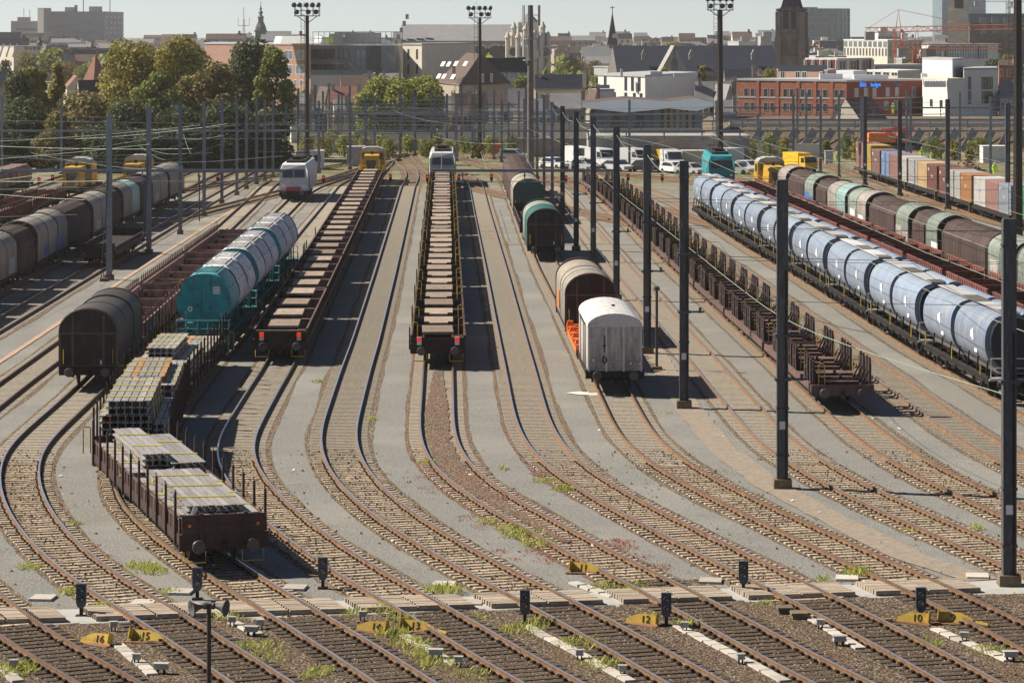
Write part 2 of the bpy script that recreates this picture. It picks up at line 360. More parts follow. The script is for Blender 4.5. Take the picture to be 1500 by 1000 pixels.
TP=dict(
 A=[(262,408),(270,394),(300,364),(334,327),(520,75),(560,20),(610,-45),(650,-92),(690,-122),(720,-131),(760,-122),(800,-97),(840,-62),(876,-32),(931,42),(1000,165)],
 B=[(238,560),(248,540),(255,517),(262,490),(272,462),(284,440),(292,432),(307,417),(369,351),(488,209),(570,128),(590,106),(612,81.5),(632,59),(652,40),(670,30),(692,27),(706,28),(720,31),(738,38),(762,53),(788,74),(816,104),(848,146),(880,198),(907,248),(949,310),(1000,388)],
 C=[(238,562),(247,550),(254,538),(262,522),(270,507),(300,484),(340,452),(397,410),(524,296),(550,275),(580,250),(618,222),(650,203),(680,194),(700,194),(720,198),(750,219),(776,250),(808,295),(838,339),(852,360),(899,437),(949,520),(1000,597)],
 D=[(228,575),(240,566),(250,556),(262,547),(300,528),(400,477),(538,406),(566,388),(610,362),(638,347),(658,343),(678,347),(700,359),(735,390),(773,434),(818,498),(838,530),(859,567),(893,629),(925,684),(957,733),(1000,813)],
 E=[(228,578),(240,592),(248,602),(256,605),(264,602),(272,598),(398,564),(500,534.5),(540,521),(584,508),(618,498),(640,495),(660,498),(680,506),(700,520),(726,545),(748,571),(766,598),(785,630),(810,673),(832,713),(854,754),(876,800),(893,832),(936,910),(1000,1024)],
 F=[(240,646),(255,648),(270,648),(400,645),(546,641.5),(580,640.5),(612,639.5),(636,641),(658,648),(680,662),(700,684),(722,713),(744,752),(770,799),(796,845),(820,892),(840,931),(872,995),(909,1064),(936,1114),(976,1188),(1000,1238)],
 G=[(240,640),(248,660),(256,680),(263,691),(270,697),(310,706),(358,718),(398,728),(500,752),(540,762),(596,775),(624,784),(650,799),(674,821),(700,856),(726,899),(742,928),(764,970),(786,1015),(814,1070),(834,1111),(864,1171),(936,1312),(1000,1428)],
 H=[(246,722),(255,740),(270,752),(340,781),(392,805),(500,864),(584,906),(616,922),(640,938),(662,963),(680,987),(700,1020),(726,1072),(750,1121),(772,1170),(801,1231),(830,1294),(858,1354),(880,1405),(909,1461),(947,1537),(1000,1640)],
 I=[(252,750),(258,778),(264,795),(272,809),(280,820),(306,840),(330,860),(392,911),(500,1007),(525,1030),(563,1062),(597,1093),(632,1125),(652,1148),(678,1186),(700,1226),(722,1269),(752,1334),(780,1401),(810,1471),(836,1530),(900,1670)],
 J=[(256,790),(262,826),(270,853),(288,885),(340,943),(380,984),(500,1118),(550,1177),(592,1224),(610,1246),(634,1274),(660,1310),(682,1348),(704,1391),(728,1443),(752,1498),(800,1610)],
 K=[(258,810),(264,850),(272,893),(282,917),(298,943),(328,986),(368,1037),(400,1086),(438,1140),(496,1222),(558,1312),(584,1347),(614,1390),(636,1424),(660,1466),(676,1495),(720,1580)],
 L=[(260,850),(268,905),(280,955),(296,995),(319,1038),(334,1062),(366,1113),(398,1171),(438,1236),(476,1298),(516,1362),(546,1418),(588,1493),(640,1585)])
LINES={k:line(v) for k,v in TP.items()}
WP=dict(M=[(23.5,300),(22.8,270),(22.6,235),(25.2,174),(27.3,120),(28,60)],
 N=[(22.6,285),(24.3,262),(25.8,235),(28.9,174),(31.2,120),(32.5,60)],
 O=[(26.0,300),(27.6,266),(29.6,235),(33.2,174),(35.6,120),(37,60)],
 P=[(40.5,345),(43,296),(45.2,225),(47,170),(48,60)],
 Q=[(-31.2,330),(-31.1,253),(-30.7,190),(-30.5,150),(-30.5,60)],
 S=[(-35.2,330),(-35.2,267),(-35.5,217),(-35,168),(-34.8,60)],
 U=[(-40.4,330),(-40.6,230),(-40.8,60)],V=[(-45.8,330),(-45.9,250),(-46.2,60)],W=[(-53.5,330),(-53.6,250),(-53.8,60)])
for k,v in WP.items(): LINES[k]=line(v,True)
TLAB=dict(A='rusty track curling in at the bottom corner beside the plate reading sixteen',B='empty curved track in front of the dark hooded wagon',C='curved track under the wagons loaded with steel beams',
 D='curved track leading from the train with square timber platforms',E='empty winding track just beside the platform-wagon train shadow',F='weedy track with red plants in front of the red-lamped wagon train',
 G='empty winding track between the red-lamped wagons and the white van',H='rusty track in front of the white box van',I='empty bright-railed track passing the row of tall dark masts',
 J='rusty track in front of the brown cradle wagons',K='empty track between the cradle wagons and blue hoppers',L='track under the long row of blue hopper wagons',M='mostly hidden track behind the blue hoppers',
 N='track under the red low-sided wagons',O='track under the mixed hooded wagons at the side of the yard',P='track under the container train',Q='straight track with bright rails beside the terracotta kerb',
 S='track under the long hooded train beside the trees',U='track of the half-hidden yellow locomotive',V='track under the low brown wagons by the trees',W='outermost track under the brown tub wagons')
FAR_END={'A':270}
def offs(X,Y,d):
    dx=np.gradient(X);dy=np.gradient(Y);n=np.hypot(dx,dy); return X+d*dy/n,Y-d*dx/n
def thin(X,Y):
    idx=[];last=-9
    for i in range(len(Y)):
        st=1.0 if Y[i]<170 else (2.0 if Y[i]<360 else 3.)
        if Y[i]-last>=st-.01 or i==len(Y)-1: idx.append(i); last=Y[i]
    return X[idx],Y[idx]
PROF=[(-.07,.03),(.07,.03),(.07,.045),(.018,.065),(.018,.155),(.036,.165),(.036,.2),(-.036,.2),(-.036,.165),(-.018,.155),(-.018,.065),(-.07,.045)]
def sweep(X,Y,prof,top=None):
    mb=MB(); n=len(prof); X,Y=thin(X,Y)
    dx=np.gradient(X);dy=np.gradient(Y);q=np.hypot(dx,dy); nx=dy/q; ny=-dx/q
    for i in range(len(Y)):
        for o,z in prof: mb.v.append((X[i]+nx[i]*o,Y[i]+ny[i]*o,z))
    for i in range(len(Y)-1):
        for k in range(n):
            j=(k+1)%n; mb.f.append((i*n+k,i*n+j,(i+1)*n+j,(i+1)*n+k)); mb.m.append(1 if k==top else 0)
    return mb
def cross_y(x): return 915-.0325*x     # photo row of the near edge of the board crossing
def crossY(X):   # world Y of crossing line at lateral X
    return (74.9+(X+15.2)*.141)*U
def sl_mesh():
    mb=MB()
    for s in (-1,1):   # raised rail seats, lower waist
        mb.hexa([(s*.30,-.12,-.04),(s*1.25,-.12,-.04),(s*1.25,.12,-.04),(s*.30,.12,-.04),(s*.30,-.07,.022),(s*1.22,-.09,.035),(s*1.22,.09,.035),(s*.30,.07,.022)] if s>0 else
                [(s*1.25,-.12,-.04),(s*.30,-.12,-.04),(s*.30,.12,-.04),(s*1.25,.12,-.04),(s*1.22,-.09,.035),(s*.30,-.07,.022),(s*.30,.07,.022),(s*1.22,.09,.035)])
        for e in (-1,1): mb.box(s*.7535+e*.105-.035,s*.7535+e*.105+.035,-.07,.07,.03,.075,1)
    mb.box(-.30,.30,-.11,.11,-.04,.018)
    return mb.mesh('sleeper','sleeper_concrete','clip')
def sw_mesh():
    mb=MB(); mb.box(-1.28,1.28,-.13,.13,-.04,.035,0,.01)
    for s in (-1,1):
        for e in (-1,1): mb.box(s*.7535+e*.12-.05,s*.7535+e*.12+.05,-.09,.09,.03,.10,1)
    return mb.mesh('sleeper','sleeper_wood','clip')
SLM,SWM=sl_mesh(),sw_mesh()
DULL='HJNOSAV'
for k,(X,Y) in LINES.items():
    near=k in 'ABCDEFGHIJKL'
    root=thing('railway_track',TLAB[k],'railway track',(0,0,0),group='tracks of the yard')
    for s in (-1,1):
        x,y=offs(X,Y,s*.7535); ob('rail',sweep(x,y,PROF,6).mesh('rail','rail_side','rail_top_dull' if k in DULL else 'rail_top'),root)
    # ballast bed with ragged edges
    bm=MB(); bx,by=thin(X,Y); sd_=0
    dx=np.gradient(bx);dy=np.gradient(by);q=np.hypot(dx,dy); nx=dy/q; ny=-dx/q
    for i in range(len(by)):
        for s in (-1,1):
            o=s*(1.44+.16*mnoise.noise((s*9,by[i]*.12,ord(k)*1.7))+.06*mnoise.noise((by[i]*1.1,s*5,ord(k))))
            bm.v.append((bx[i]+nx[i]*o,by[i]+ny[i]*o,.004+.0006*(ord(k)-64)))
    for i in range(len(by)-1): bm.f.append((2*i,2*i+1,2*i+3,2*i+2)); bm.m.append(0)
    ob('ballast_bed',bm.mesh('ballast_bed','ballast_red' if k in 'FG' else 'ballast'),kind='structure',label='brown gravel bed under '+TLAB[k])
    # sleepers: the near ones one by one, the far ones joined
    S=np.concatenate([[0],np.cumsum(np.hypot(np.diff(X),np.diff(Y)))]); far=MB(); cnt=0
    tot=np.arange(.2,S[-1],.5); 
    for s in tot:
        x=np.interp(s,S,X); y=np.interp(s,S,Y); x2=np.interp(s+.3,S,X); y2=np.interp(s+.3,S,Y)
        if y>285*U or y<62*U or abs(x)>.168*y+4: continue
        a=math.atan2(-(x2-x),y2-y) if s+.3<S[-1] else 0
        cy=crossY(x)
        wood=y<cy-.3 or (k=='F' and y<cy+3.6)
        a+=rnd.uniform(-.012,.012)
        if near and y<103*U and abs(x)<.168*y+1.4:
            if cy-.2<y<cy+1.75: continue
            ob('sleeper',SWM if wood else SLM,root,(x+rnd.uniform(-.03,.03),y,.016+.012*mnoise.noise((x*.4,y*.4,3))+rnd.uniform(-.014,.006)),a)
        else:
            ca,sa=math.cos(a),math.sin(a); b=len(far.v)
            for (lx,ly,lz) in ((-1.25,-.11,.02),(1.25,-.11,.02),(1.25,.11,.02),(-1.25,.11,.02),(-1.22,-.09,.034),(1.22,-.09,.034),(1.22,.09,.034),(-1.22,.09,.034)):
                far.v.append((x+lx*ca-ly*sa,y+lx*sa+ly*ca,lz))
            for f in ((4,5,6,7),(0,1,5,4),(1,2,6,5),(3,0,4,7)): far.f.append(tuple(b+i for i in f)); far.m.append(0)
    if far.v: ob('sleeper_row',far.mesh('sleeper_row','sleeper_far'),root,kind='stuff')
def at(k,Y): X_,Y_=LINES[k]; return float(np.interp(Y,Y_,X_))
# gravel lying over the sleepers between the rails
for k,y0,y1 in (('F',528,790),):
    X,Y=LINES[k]; Ya,Yb=F*17.4/(y1-HZ),F*17.4/(y0-HZ); m=(Y>=Ya)&(Y<=Yb); x,y=X[m],Y[m]; bm=MB(); L_=len(y)
    for i in range(L_):
        e_=min(1,min(i,L_-1-i)/40.); 
        for s in (-1,1):
            o=s*(.2+.43*e_)*(.85+.25*mnoise.noise((y[i]*.8,s*7,ord(k)))); bm.v.append((x[i]+o,y[i],.062+.001*(ord(k)-64)*.3+.03*mnoise.noise((y[i]*.35,s,ord(k)*3.1))*(1 if k!='F' else .3)))
    for i in range(L_-1): bm.f.append((2*i,2*i+1,2*i+3,2*i+2)); bm.m.append(0)
    ob('ballast_bed',bm.mesh('ballast_bed','ballast_red' if k=='F' else 'ballast'),kind='structure',label='gravel heaped between the rails of '+TLAB[k])
# dark ballast apron of the switch area in front of the crossing
ap=MB(); A=[(-40,30),(40,30)]; n=60
for i in range(n+1):
    X=-40+80*i/n; ap.v.append((X,30,.0032)); ap.v.append((X,crossY(X)-.1+.35*mnoise.noise((X*.8,3,1)),.0032))
for i in range(n): ap.f.append((2*i,2*i+2,2*i+3,2*i+1)); ap.m.append(0)
ob('ground_apron',ap.mesh('ground_apron','ballast_dark'),kind='structure',label='dark brown gravel in front of the board crossing')
for k in 'ABCDEFGH':   # dark ballast over each bed in the apron
    X,Y=LINES[k]; m=Y<crossY(at(k,76*U))+(3.4 if k=='F' else -.15); x,y=X[m],Y[m]
    bm=MB()
    dx=np.gradient(x);dy=np.gradient(y);q=np.hypot(dx,dy); nx=dy/q; ny=-dx/q
    for i in range(len(y)):
        for s in (-1,1):
            o=s*(1.98+.2*mnoise.noise((y[i]*.9,s*9,ord(k)))); bm.v.append((x[i]+nx[i]*o,y[i]+ny[i]*o,.021+.0008*(ord(k)-64)))
    for i in range(len(y)-1): bm.f.append((2*i,2*i+1,2*i+3,2*i+2)); bm.m.append(0)
    ob('ballast_bed',bm.mesh('ballast_bed','ballast_dark'),kind='structure',label='oily dark gravel in the switch area of '+TLAB[k])
# crossing path and boards
def cpt(X,t,z): # point on crossing strip: lateral X, t across (0..1.75)
    return (X-.17*t,crossY(X)+t,z)
pb=MB(); n=80
for i in range(n+1):
    X=-30+62*i/n; e=.1*mnoise.noise((X*1.3,7,2)); pb.v.append(cpt(X,.0+e,.034)); pb.v.append(cpt(X,1.75+2*e,.034)); pb.v.append(cpt(X,-.28+2*e,.0)); pb.v.append(cpt(X,2.1+e,.0))
for i in range(n):
    a=4*i;b=a+4; pb.f+= [(a,b,b+1,a+1),(a+2,b+2,b,a),(a+1,b+1,b+3,a+3)]; pb.m+=[0,0,0]
ob('path',pb.mesh('path','path_grey'),kind='structure',label='pale grey walkway running across all tracks in front')
PLK=cm('plank',lambda:MB().box(-.5,.5,-.11,.11,0,.13,0,.008).mesh('plank','board_wood'))
for k in 'ABCDEFGH':
    x0=at(k,crossY(at(k,76*U))+.85); Y0=crossY(x0)+.85
    tx=(at(k,Y0+.5)-at(k,Y0-.5)); sl_=tx
    root=thing('board_crossing','boards over the '+TLAB[k],'crossing',(x0,Y0,.045),0,'board crossings of the walkway')
    for j,(u0,u1) in enumerate(((-1.62,-.86),(-.62,-.02),(.02,.62),(.86,1.62))):
        for q in range(8):
            t=-.875+.22*q+.11; u=(u0+u1)/2/math.cos(math.atan(sl_))
            ob('plank',PLK,root,(u+sl_*t+rnd.uniform(-.01,.01),u*.141*U+t,rnd.uniform(-.008,.006)),math.atan(.141*U)+rnd.uniform(-.01,.01),scale=((u1-u0)*1.06,.98,1))
# ducts and kerb lines on the ground
def ribbon(name,pts,w,z,mt,lab,world=False):
    W=[Vector((p[0],p[1]*U,0)) if world else gp(p[0],p[1],0) for p in pts]; mb=MB()
    P=[]
    for a,b in zip(W,W[1:]):
        m=max(1,int((b-a).length/1.2))
        for i in range(m): P.append(a.lerp(b,i/m))
    P.append(W[-1])
    for i,p in enumerate(P):
        d=(P[min(i+1,len(P)-1)]-P[max(i-1,0)]).normalized(); nrm=Vector((d.y,-d.x,0)); e=.12*w*mnoise.noise((p.x*1.5,p.y*1.5,4))
        mb.v.append(tuple(p+nrm*(w/2+e)+Vector((0,0,z)))); mb.v.append(tuple(p-nrm*(w/2+e)+Vector((0,0,z))))
    for i in range(len(P)-1): mb.f.append((2*i,2*i+1,2*i+3,2*i+2)); mb.m.append(0)
    return ob(name,mb.mesh(name,mt),kind='structure',label=lab)
ribbon('path',[(930,470),(960,520),(1010,600),(1060,660),(1130,712),(1220,760),(1330,815),(1440,850)],1.25,.030,'duct_strip','brown strip of old boards beside the row of tall masts')
ribbon('kerb',[(-27.2,60),(-27.2,140),(-27.5,190),(-27.4,250),(-27.0,272)],.32,.036,'terracotta','terracotta kerb line along the walkway beside the bright-railed track',True)
ribbon('chalk_patch',[(838,575),(856,577),(878,578)],.9,.032,'chalk','white spilled powder on the ground beside the white van')
# throat tracks, far
def extra(pts,lab,world=False):
    X,Y=line(pts,world); m=Y>225*U; X,Y=X[m],Y[m]
    root=thing('railway_track',lab,'railway track',group='tracks of the yard')
    for s in (-1,1):
        x,y=offs(X,Y,s*.7535); ob('rail',sweep(x,y,PROF,6).mesh('rail','rail_side','rail_top_dull'),root)
    bm=MB(); 
    x0,y0=offs(X,Y,1.6);x1,y1=offs(X,Y,-1.6)
    for i in range(len(Y)): bm.v.append((x0[i],y0[i],.041)); bm.v.append((x1[i],y1[i],.041))
    for i in range(len(Y)-1): bm.f.append((2*i,2*i+1,2*i+3,2*i+2)); bm.m.append(0)
    ob('ballast_bed',bm.mesh('ballast_bed','ballast'),kind='structure',label='brown gravel under '+lab)
for i,p in enumerate([[(-16,345),(-21,300),(-26,268)],[(-14,360),(-30,300),(-40,262)],[(-17,380),(-13,330),(-10,300),(-4,280)],[(-16,400),(-2,320),(6,290),(10,270)],[(-18,420),(4,325),(20,296),(24,280)],[(5,345),(22,310),(30,285),(34,262)],[(30,345),(38,300),(41,270),(43,250)]]):
    extra(p,['far ladder track below the white hut','far ladder track in front of the parked cars','far ladder track behind the yellow locomotive','far ladder track behind the white electric locomotive','far ladder track in front of the white vans','far ladder track in front of the beige shed','far side track in front of the container train'][i],True)
# ---------------------------------------------------------------- rolling stock
def place(k,Yn,L):
    """wagon of length L standing on track k with its near end at Yn: location, heading, far end"""
    X_,Y_=LINES[k]; uy=1.
    for _ in range(3):
        a=Yn+.1*L*uy; b=Yn+.9*L*uy; xa=np.interp(a,Y_,X_); xb=np.interp(b,Y_,X_); d=math.hypot(xb-xa,b-a); ux,uy=(xb-xa)/d,(b-a)/d
    return (float((xa+xb)/2),float((a+b)/2),RT),math.atan2(-ux,uy),Yn+L*uy
def m_wheelset():
    mb=MB()
    for s in (-1,1):
        mb.cyl((s*.70,0,.46),(s*.78,0,.46),.46,14); mb.cyl((s*.68,0,.46),(s*.71,0,.46),.485,14); mb.cyl((s*.78,0,.46),(s*.83,0,.46),.16,8)
    mb.cyl((-.9,0,.46),(.9,0,.46),.075,6); return mb.mesh('wheelset','wheel')
def m_bogie():
    mb=MB()
    for s in (-1,1):
        mb.xprism([(-1.35,.62),(-.9,.72),(-.4,.34),(.4,.34),(.9,.72),(1.35,.62),(1.35,.45),(.95,.40),(.4,.18),(-.4,.18),(-.95,.40),(-1.35,.45)],s*.95-.06,s*.95+.06)
        for y in (-.9,.9): mb.box(s*.98-.10,s*.98+.10,y-.16,y+.16,.30,.62)
        mb.cyl((s*.98,-.2,.3),(s*.98,-.2,.62),.09,6); mb.cyl((s*.98,.2,.3),(s*.98,.2,.62),.09,6)
    mb.box(-.95,.95,-.16,.16,.45,.72); return mb.mesh('bogie','under')
def m_buffer():
    mb=MB(); mb.box(-.16,.16,-.04,.04,.66,.98); mb.cyl((0,0,.82),(0,-.45,.82),.09,8); mb.cyl((0,-.45,.82),(0,-.52,.82),.23,12,0,.21); return mb.mesh('buffer','buffer_steel')
def m_hook():
    mb=MB(); mb.box(-.05,.05,-.35,0,.72,.9); mb.tube([(0,-.25,.8),(.06,-.36,.66),(0,-.38,.45),(-.06,-.36,.66)],.028,5); mb.tube([(.35,-.1,.7),(.36,-.22,.5),(.3,-.2,.3)],.025,5); return mb.mesh('coupling','under')
def m_yoke(L,mt,z0=.72,z1=1.02,w=1.3):
    mb=MB()
    for s in (-1,1): mb.box(s*w-.07,s*w+.07,-L/2+.55,L/2-.55,z0,z1)
    for e in (-1,1): mb.box(-w-.12,w+.12,e*(L/2-.62)-.1,e*(L/2-.62)+.1,z0-.08,z1+.04)
    for i in range(int(L/2)): 
        y=-L/2+1.2+i*2; mb.box(-w+.07,w-.07,y-.05,y+.05,z0+.03,z1-.03)
    for s in (-1,1): mb.box(s*.25-.06,s*.25+.06,-L/2+.6,L/2-.6,z0-.02,z1-.06)
    for i,(x,y) in enumerate(((-.75,.4),(.7,-.9),(-.7,-1.6))): mb.cyl((x,y-.5,.62),(x,y+.5,.62),.2,8)
    mb.box(.4,1.1,.6,1.3,.35,.75); mb.box(-1.05,-.45,1.6,2.1,.4,.75)
    return mb.mesh('underframe',mt)
def m_handle(): 
    mb=MB(); mb.tube([(-.14,0,0),(-.14,0,.95),(-.08,0,1.02),(.08,0,1.02),(.14,0,.95),(.14,0,0)],.028,6); return mb.mesh('grab_handle','yellow')
def m_step(): 
    mb=MB(); mb.tube([(-.35,0,-.0),(-.35,-.05,-.35),(.35,-.05,-.35),(.35,0,0)],.025,5); return mb.mesh('shunter_step','yellow')
def gear(r,L,two=False,mt='under',step=False):
    WS=cm('ws',m_wheelset); BO=cm('bo',m_bogie); BU=cm('bu',m_buffer); HK=cm('hk',m_hook)
    ob('underframe',cm(('uf',L,mt),lambda:m_yoke(L,mt)),r)
    if two:
        for y in (-.29*L,.29*L):
            ob('wheelset',WS,r,(0,y,0))
            ob('axle_guard',cm('ag',lambda:MB().xprism([(-.55,.8),(.55,.8),(.16,.3),(-.16,.3)],-1.06,-.96).xprism([(-.55,.8),(.55,.8),(.16,.3),(-.16,.3)],.96,1.06).box(-1.1,-.9,-.7,.7,.7,.78).box(.9,1.1,-.7,.7,.7,.78).mesh('axle_guard','under')),r,(0,y,0))
    else:
        for y in (-.33*L,.33*L):
            bg_=ob('bogie',BO,r,(0,y,0))
            for q in (-.9,.9): ob('wheelset',WS,bg_,(0,q,0))
    for e,rz in ((-1,0),(1,math.pi)):
        for s in (-1,1): ob('buffer',BU,r,(s*.875,e*(L/2-.52),0),rz)
        ob('coupling',HK,r,(0,e*(L/2-.52),0),rz)
    if step:
        for s in (-1,1): ob('shunter_step',cm('st',m_step),r,(s*.95,-L/2+.42,.62))
# --- flat wagons
def m_deck(L,mt,wood='plank_wood'):
    mb=MB(); mb.box(-1.38,1.38,-L/2+.55,L/2-.55,.98,1.10); 
    for s in (-1,1): mb.box(s*1.40-.05,s*1.40+.05,-L/2+.52,L/2-.52,.86,1.16)
    for e in (-1,1): mb.box(-1.45,1.45,e*(L/2-.5)-.05,e*(L/2-.5)+.05,.66,1.16)
    return mb.mesh('deck',mt)
def m_sideboard(l,h,mt,edge):
    mb=MB(); mb.box(-.025,.025,-l/2,l/2,0,h,0); mb.box(-.045,.045,-l/2,l/2,h-.06,h,1)
    for i in range(5): y=-l/2+l*(i+.5)/5; mb.box(-.05,.05,y-.05,y+.05,.02,h-.06,0)
    return mb.mesh('side_board',mt,edge)
def m_endboard(h,mt):
    mb=MB(); mb.box(-1.36,1.36,-.03,.03,0,h)
    for x in (-.72,.72): mb.box(x-.06,x+.06,-.08,.08,-.35,h+.06)
    mb.box(-1.36,1.36,-.045,.045,h*.45,h*.52); return mb.mesh('end_board',mt)
def m_stake(h,mt='brown'):
    mb=MB(); mb.box(-.045,.045,-.055,.055,-.35,h,0,.008); mb.tube([(0,0,h-.02),(0,.05,h+.10),(0,.13,h+.10),(0,.15,h+.02)],.014,4); return mb.mesh('stanchion',mt)
def flat_wagon(r,L,mt='brown',edge='brown_edge',sides=.42,ends=.42,stakeL=(),stakeR=(),sh=1.55,lamps=False,handles=(),cross=None,sideL=True,sideR=True):
    gear(r,L,step=True); ob('deck',cm(('dk',L,mt),lambda:m_deck(L,mt)),r)
    if sides:
        n=6; l=(L-1.4)/n; me=cm(('sb',L,sides,mt,edge),lambda:m_sideboard(l-.05,sides,mt,edge))
        for i in range(n):
            y=-L/2+.7+l*(i+.5)
            if sideL: ob('side_board',me,r,(-1.38,y,1.16))
            if sideR: ob('side_board',me,r,(1.38,y,1.16))
    if ends:
        me=cm(('eb',ends,mt),lambda:m_endboard(ends,mt))
        for e in (-1,1): ob('end_board',me,r,(0,e*(L/2-.5),1.16))
    me=cm(('sk',sh,mt),lambda:m_stake(sh,mt))
    for x,lst in ((-1.48,stakeL),(1.48,stakeR)):
        for t in lst: ob('stanchion',me,r,(x,-L/2+L*t,1.16),rnd.choice((0,0,math.pi)))
    if lamps:
        lm=cm('lamp',lambda:MB().box(-.10,.10,-.05,.05,0,.26,0).box(-.085,.085,-.06,-.045,.09,.25,1).box(-.085,.085,-.06,-.045,.01,.08,2).mesh('tail_lamp','red_paint','red_lamp',lamps))
        for s in (-1,1): ob('tail_lamp',cm(('lamp',lamps),lambda:MB().box(-.12,.12,-.05,.05,0,.42,0).box(-.10,.10,-.062,-.051,.18,.40,1).box(-.10,.10,-.062,-.051,.02,.15,2).mesh('tail_lamp',lamps,'red_lamp','label_white')),r,(s*.98,-L/2+.42,1.10))
    for (x,t) in handles: ob('grab_handle',cm('hd',m_handle),r,(x,-L/2+L*t,1.1))
EV=[.08+.84*i/9 for i in range(10)]
# --- steel loads
def m_ibeam(l,s,mt):
    mb=MB(); mb.box(-s/2,s/2,-l/2,l/2,0,.03); mb.box(-s/2,s/2,-l/2,l/2,s-.03,s); mb.box(-.02,.02,-l/2,l/2,.03,s-.03); return mb.mesh('beam',mt,)
def bundle(label,loc,rz,nx,nz,l,s=.24,mt='beam_steel',straps=2,tags=0,par=None,alt=False):
    r=thing('steel_beam_bundle',label,'steel beams',loc,rz,'bundles of steel beams on the wagons')
    me=cm(('ib',l,s,mt),lambda:m_ibeam(l,s,mt)); me2=cm(('ib',l,s,'beam_rust'),lambda:m_ibeam(l,s,'beam_rust'))
    for k in range(nz):
        for i in range(nx):
            o=ob('beam',me2 if (alt and i%2 and k==nz-1 and rnd.random()<.28) else me,r,((i-(nx-1)/2)*(s+.04),rnd.uniform(-.08,.08),k*(s+.012)))
    W=nx*(s+.04)/2+.02; H=nz*(s+.012)+.01
    for j in range(straps):
        y=-l/2+l*(j+.7)/(straps+.4); mb=MB()
        mb.tube([(-W,y,0),(-W,y+.1,H),(W,y-.15,H),(W,y,0)],.026,4)
        ob('strap',mb.mesh('strap','strap'),r)
    for j in range(tags): ob('label_tag',cm('tg',lambda:MB().box(-.07,.07,-.008,.008,-.22,0).mesh('label_tag','tag_white')),r,(-W+.3+.8*j*W,-l/2-.12,H-.06),0,rot=(.15,.3,0))
    return r
def on(loc,rz,x,y,z):
    c,s=math.cos(rz),math.sin(rz); return (loc[0]+x*c-y*s,loc[1]+x*s+y*c,loc[2]+z)
def bearers(loc,rz,ys,z,lab,w=2.5):
    for i,y in enumerate(ys):
        p=on(loc,rz,0,y,z); ob('timber_bearer',cm(('tb',w),lambda:MB().box(-w/2,w/2,-.06,.06,0,.10).mesh('timber_bearer','dunnage')),None,p,rz,label=lab%CNT[i],cat='timber',group='timber bearers under the steel')
Y=81.3*U; LS=21.2
STK=['flat wagon with dropside boards and flat steel beam packs at the very front','flat wagon with tall stacked beams tied by yellow straps, second of its train','flat wagon with beam stacks just in front of the teal silo wagon']
for i in range(3):
    loc,rz,Y2=place('C',Y,LS); r=thing('flat_wagon',STK[i],'wagon',loc,rz,'wagons loaded with steel')
    flat_wagon(r,LS,'rust_side' if i==0 else 'brown','brown_edge',sides=.5 if i==0 else None,ends=.62 if i==0 else .3,stakeL=[.05+.9*q/10 for q in range(11)],stakeR=[.05+.9*q/10 for q in range(11)],sh=1.3 if i==0 else 1.5,handles=((-1.62,.985),) if i<2 else ())
    if i==0:
        for s in (-1,1): ob('reflector',cm('rf',lambda:MB().box(-.05,.05,-.01,.01,-.05,.05).mesh('reflector','orange')),r,(s*1.12,-LS/2+.41,1.45))
        bearers(loc,rz,(-8.6,-5.2,-1.6),1.12,'%s timber bearer under the front beam pack of the nearest wagon')
        bundle('wide pack of six low steel beams on the near half of the front wagon',on(loc,rz,-.55,-5.1,1.24),rz,6,2,8.6,.22,tags=2,straps=3)
        bundle('lighter grey beam pack along the stanchions opposite the wide pack',on(loc,rz,.82,-4.9,1.24),rz,4,2,9.0,.22,tags=2,straps=3)
        bundle('top layer of four beams resting on the wide front pack',on(loc,rz,-.1,-4.9,1.74),rz,8,1,8.6,.2,straps=3,tags=1)
        bearers(loc,rz,(.8,4.2,8.2),1.12,'%s timber bearer under the rear beam packs of the nearest wagon')
        bundle('low beam pack on the rear half of the front wagon by the stanchions',on(loc,rz,-.75,4.6,1.24),rz,5,2,8.2,.22,straps=2)
        bundle('ribbed grey beam stack standing highest on the front wagon',on(loc,rz,-.35,5.0,1.78),rz,4,2,7.4,.22,straps=2)
        bundle('four-beam stack on the far half of the front wagon near the empty stanchions',on(loc,rz,.75,4.9,1.24),rz,5,3,8.0,.22,straps=2)
    elif i==1:
        bearers(loc,rz,(-9.2,-5,-1.2,1,5,9),1.12,'%s timber bearer on the middle steel wagon',2.8)
        bundle('dark lower layers of the tall beam stack on the middle steel wagon',on(loc,rz,-.25,-5.2,1.24),rz,7,4,8.6,.26,straps=4,alt=True)
        bundle('rust-edged top layers of beams on the middle steel wagon',on(loc,rz,-.15,-5.2,2.34),rz,6,2,8.4,.26,'beam_steel',4,alt=True)
        bundle('narrow beam pack between the tall stack and the stanchions',on(loc,rz,1.12,-5.2,1.24),rz,2,3,8.6,.24,straps=3)
        bundle('broad rear beam layers of the middle steel wagon',on(loc,rz,0,5,1.24),rz,8,4,9,.27,straps=4,alt=True)
        bundle('raised narrow stack on the rear half of the middle steel wagon',on(loc,rz,-.1,5,2.4),rz,6,1,7.6,.25,straps=3,alt=True)
    else:
        bearers(loc,rz,(-9.2,-5,-1.2,1,5,9),1.12,'%s timber bearer on the steel wagon before the teal silo',2.8)
        bundle('broad lower beams on the steel wagon before the teal silo',on(loc,rz,0,-4.9,1.24),rz,8,3,9,.27,straps=3,alt=True)
        bundle('striped beam stack rising in front of the teal silo wagon',on(loc,rz,-.2,-4.6,2.12),rz,5,2,7,.24,straps=3,alt=True)
        bundle('hindmost low beam layer close to the teal silo platform',on(loc,rz,0,4.6,1.24),rz,8,1,8.2,.28,straps=3,alt=True)
    Y=Y2+.15
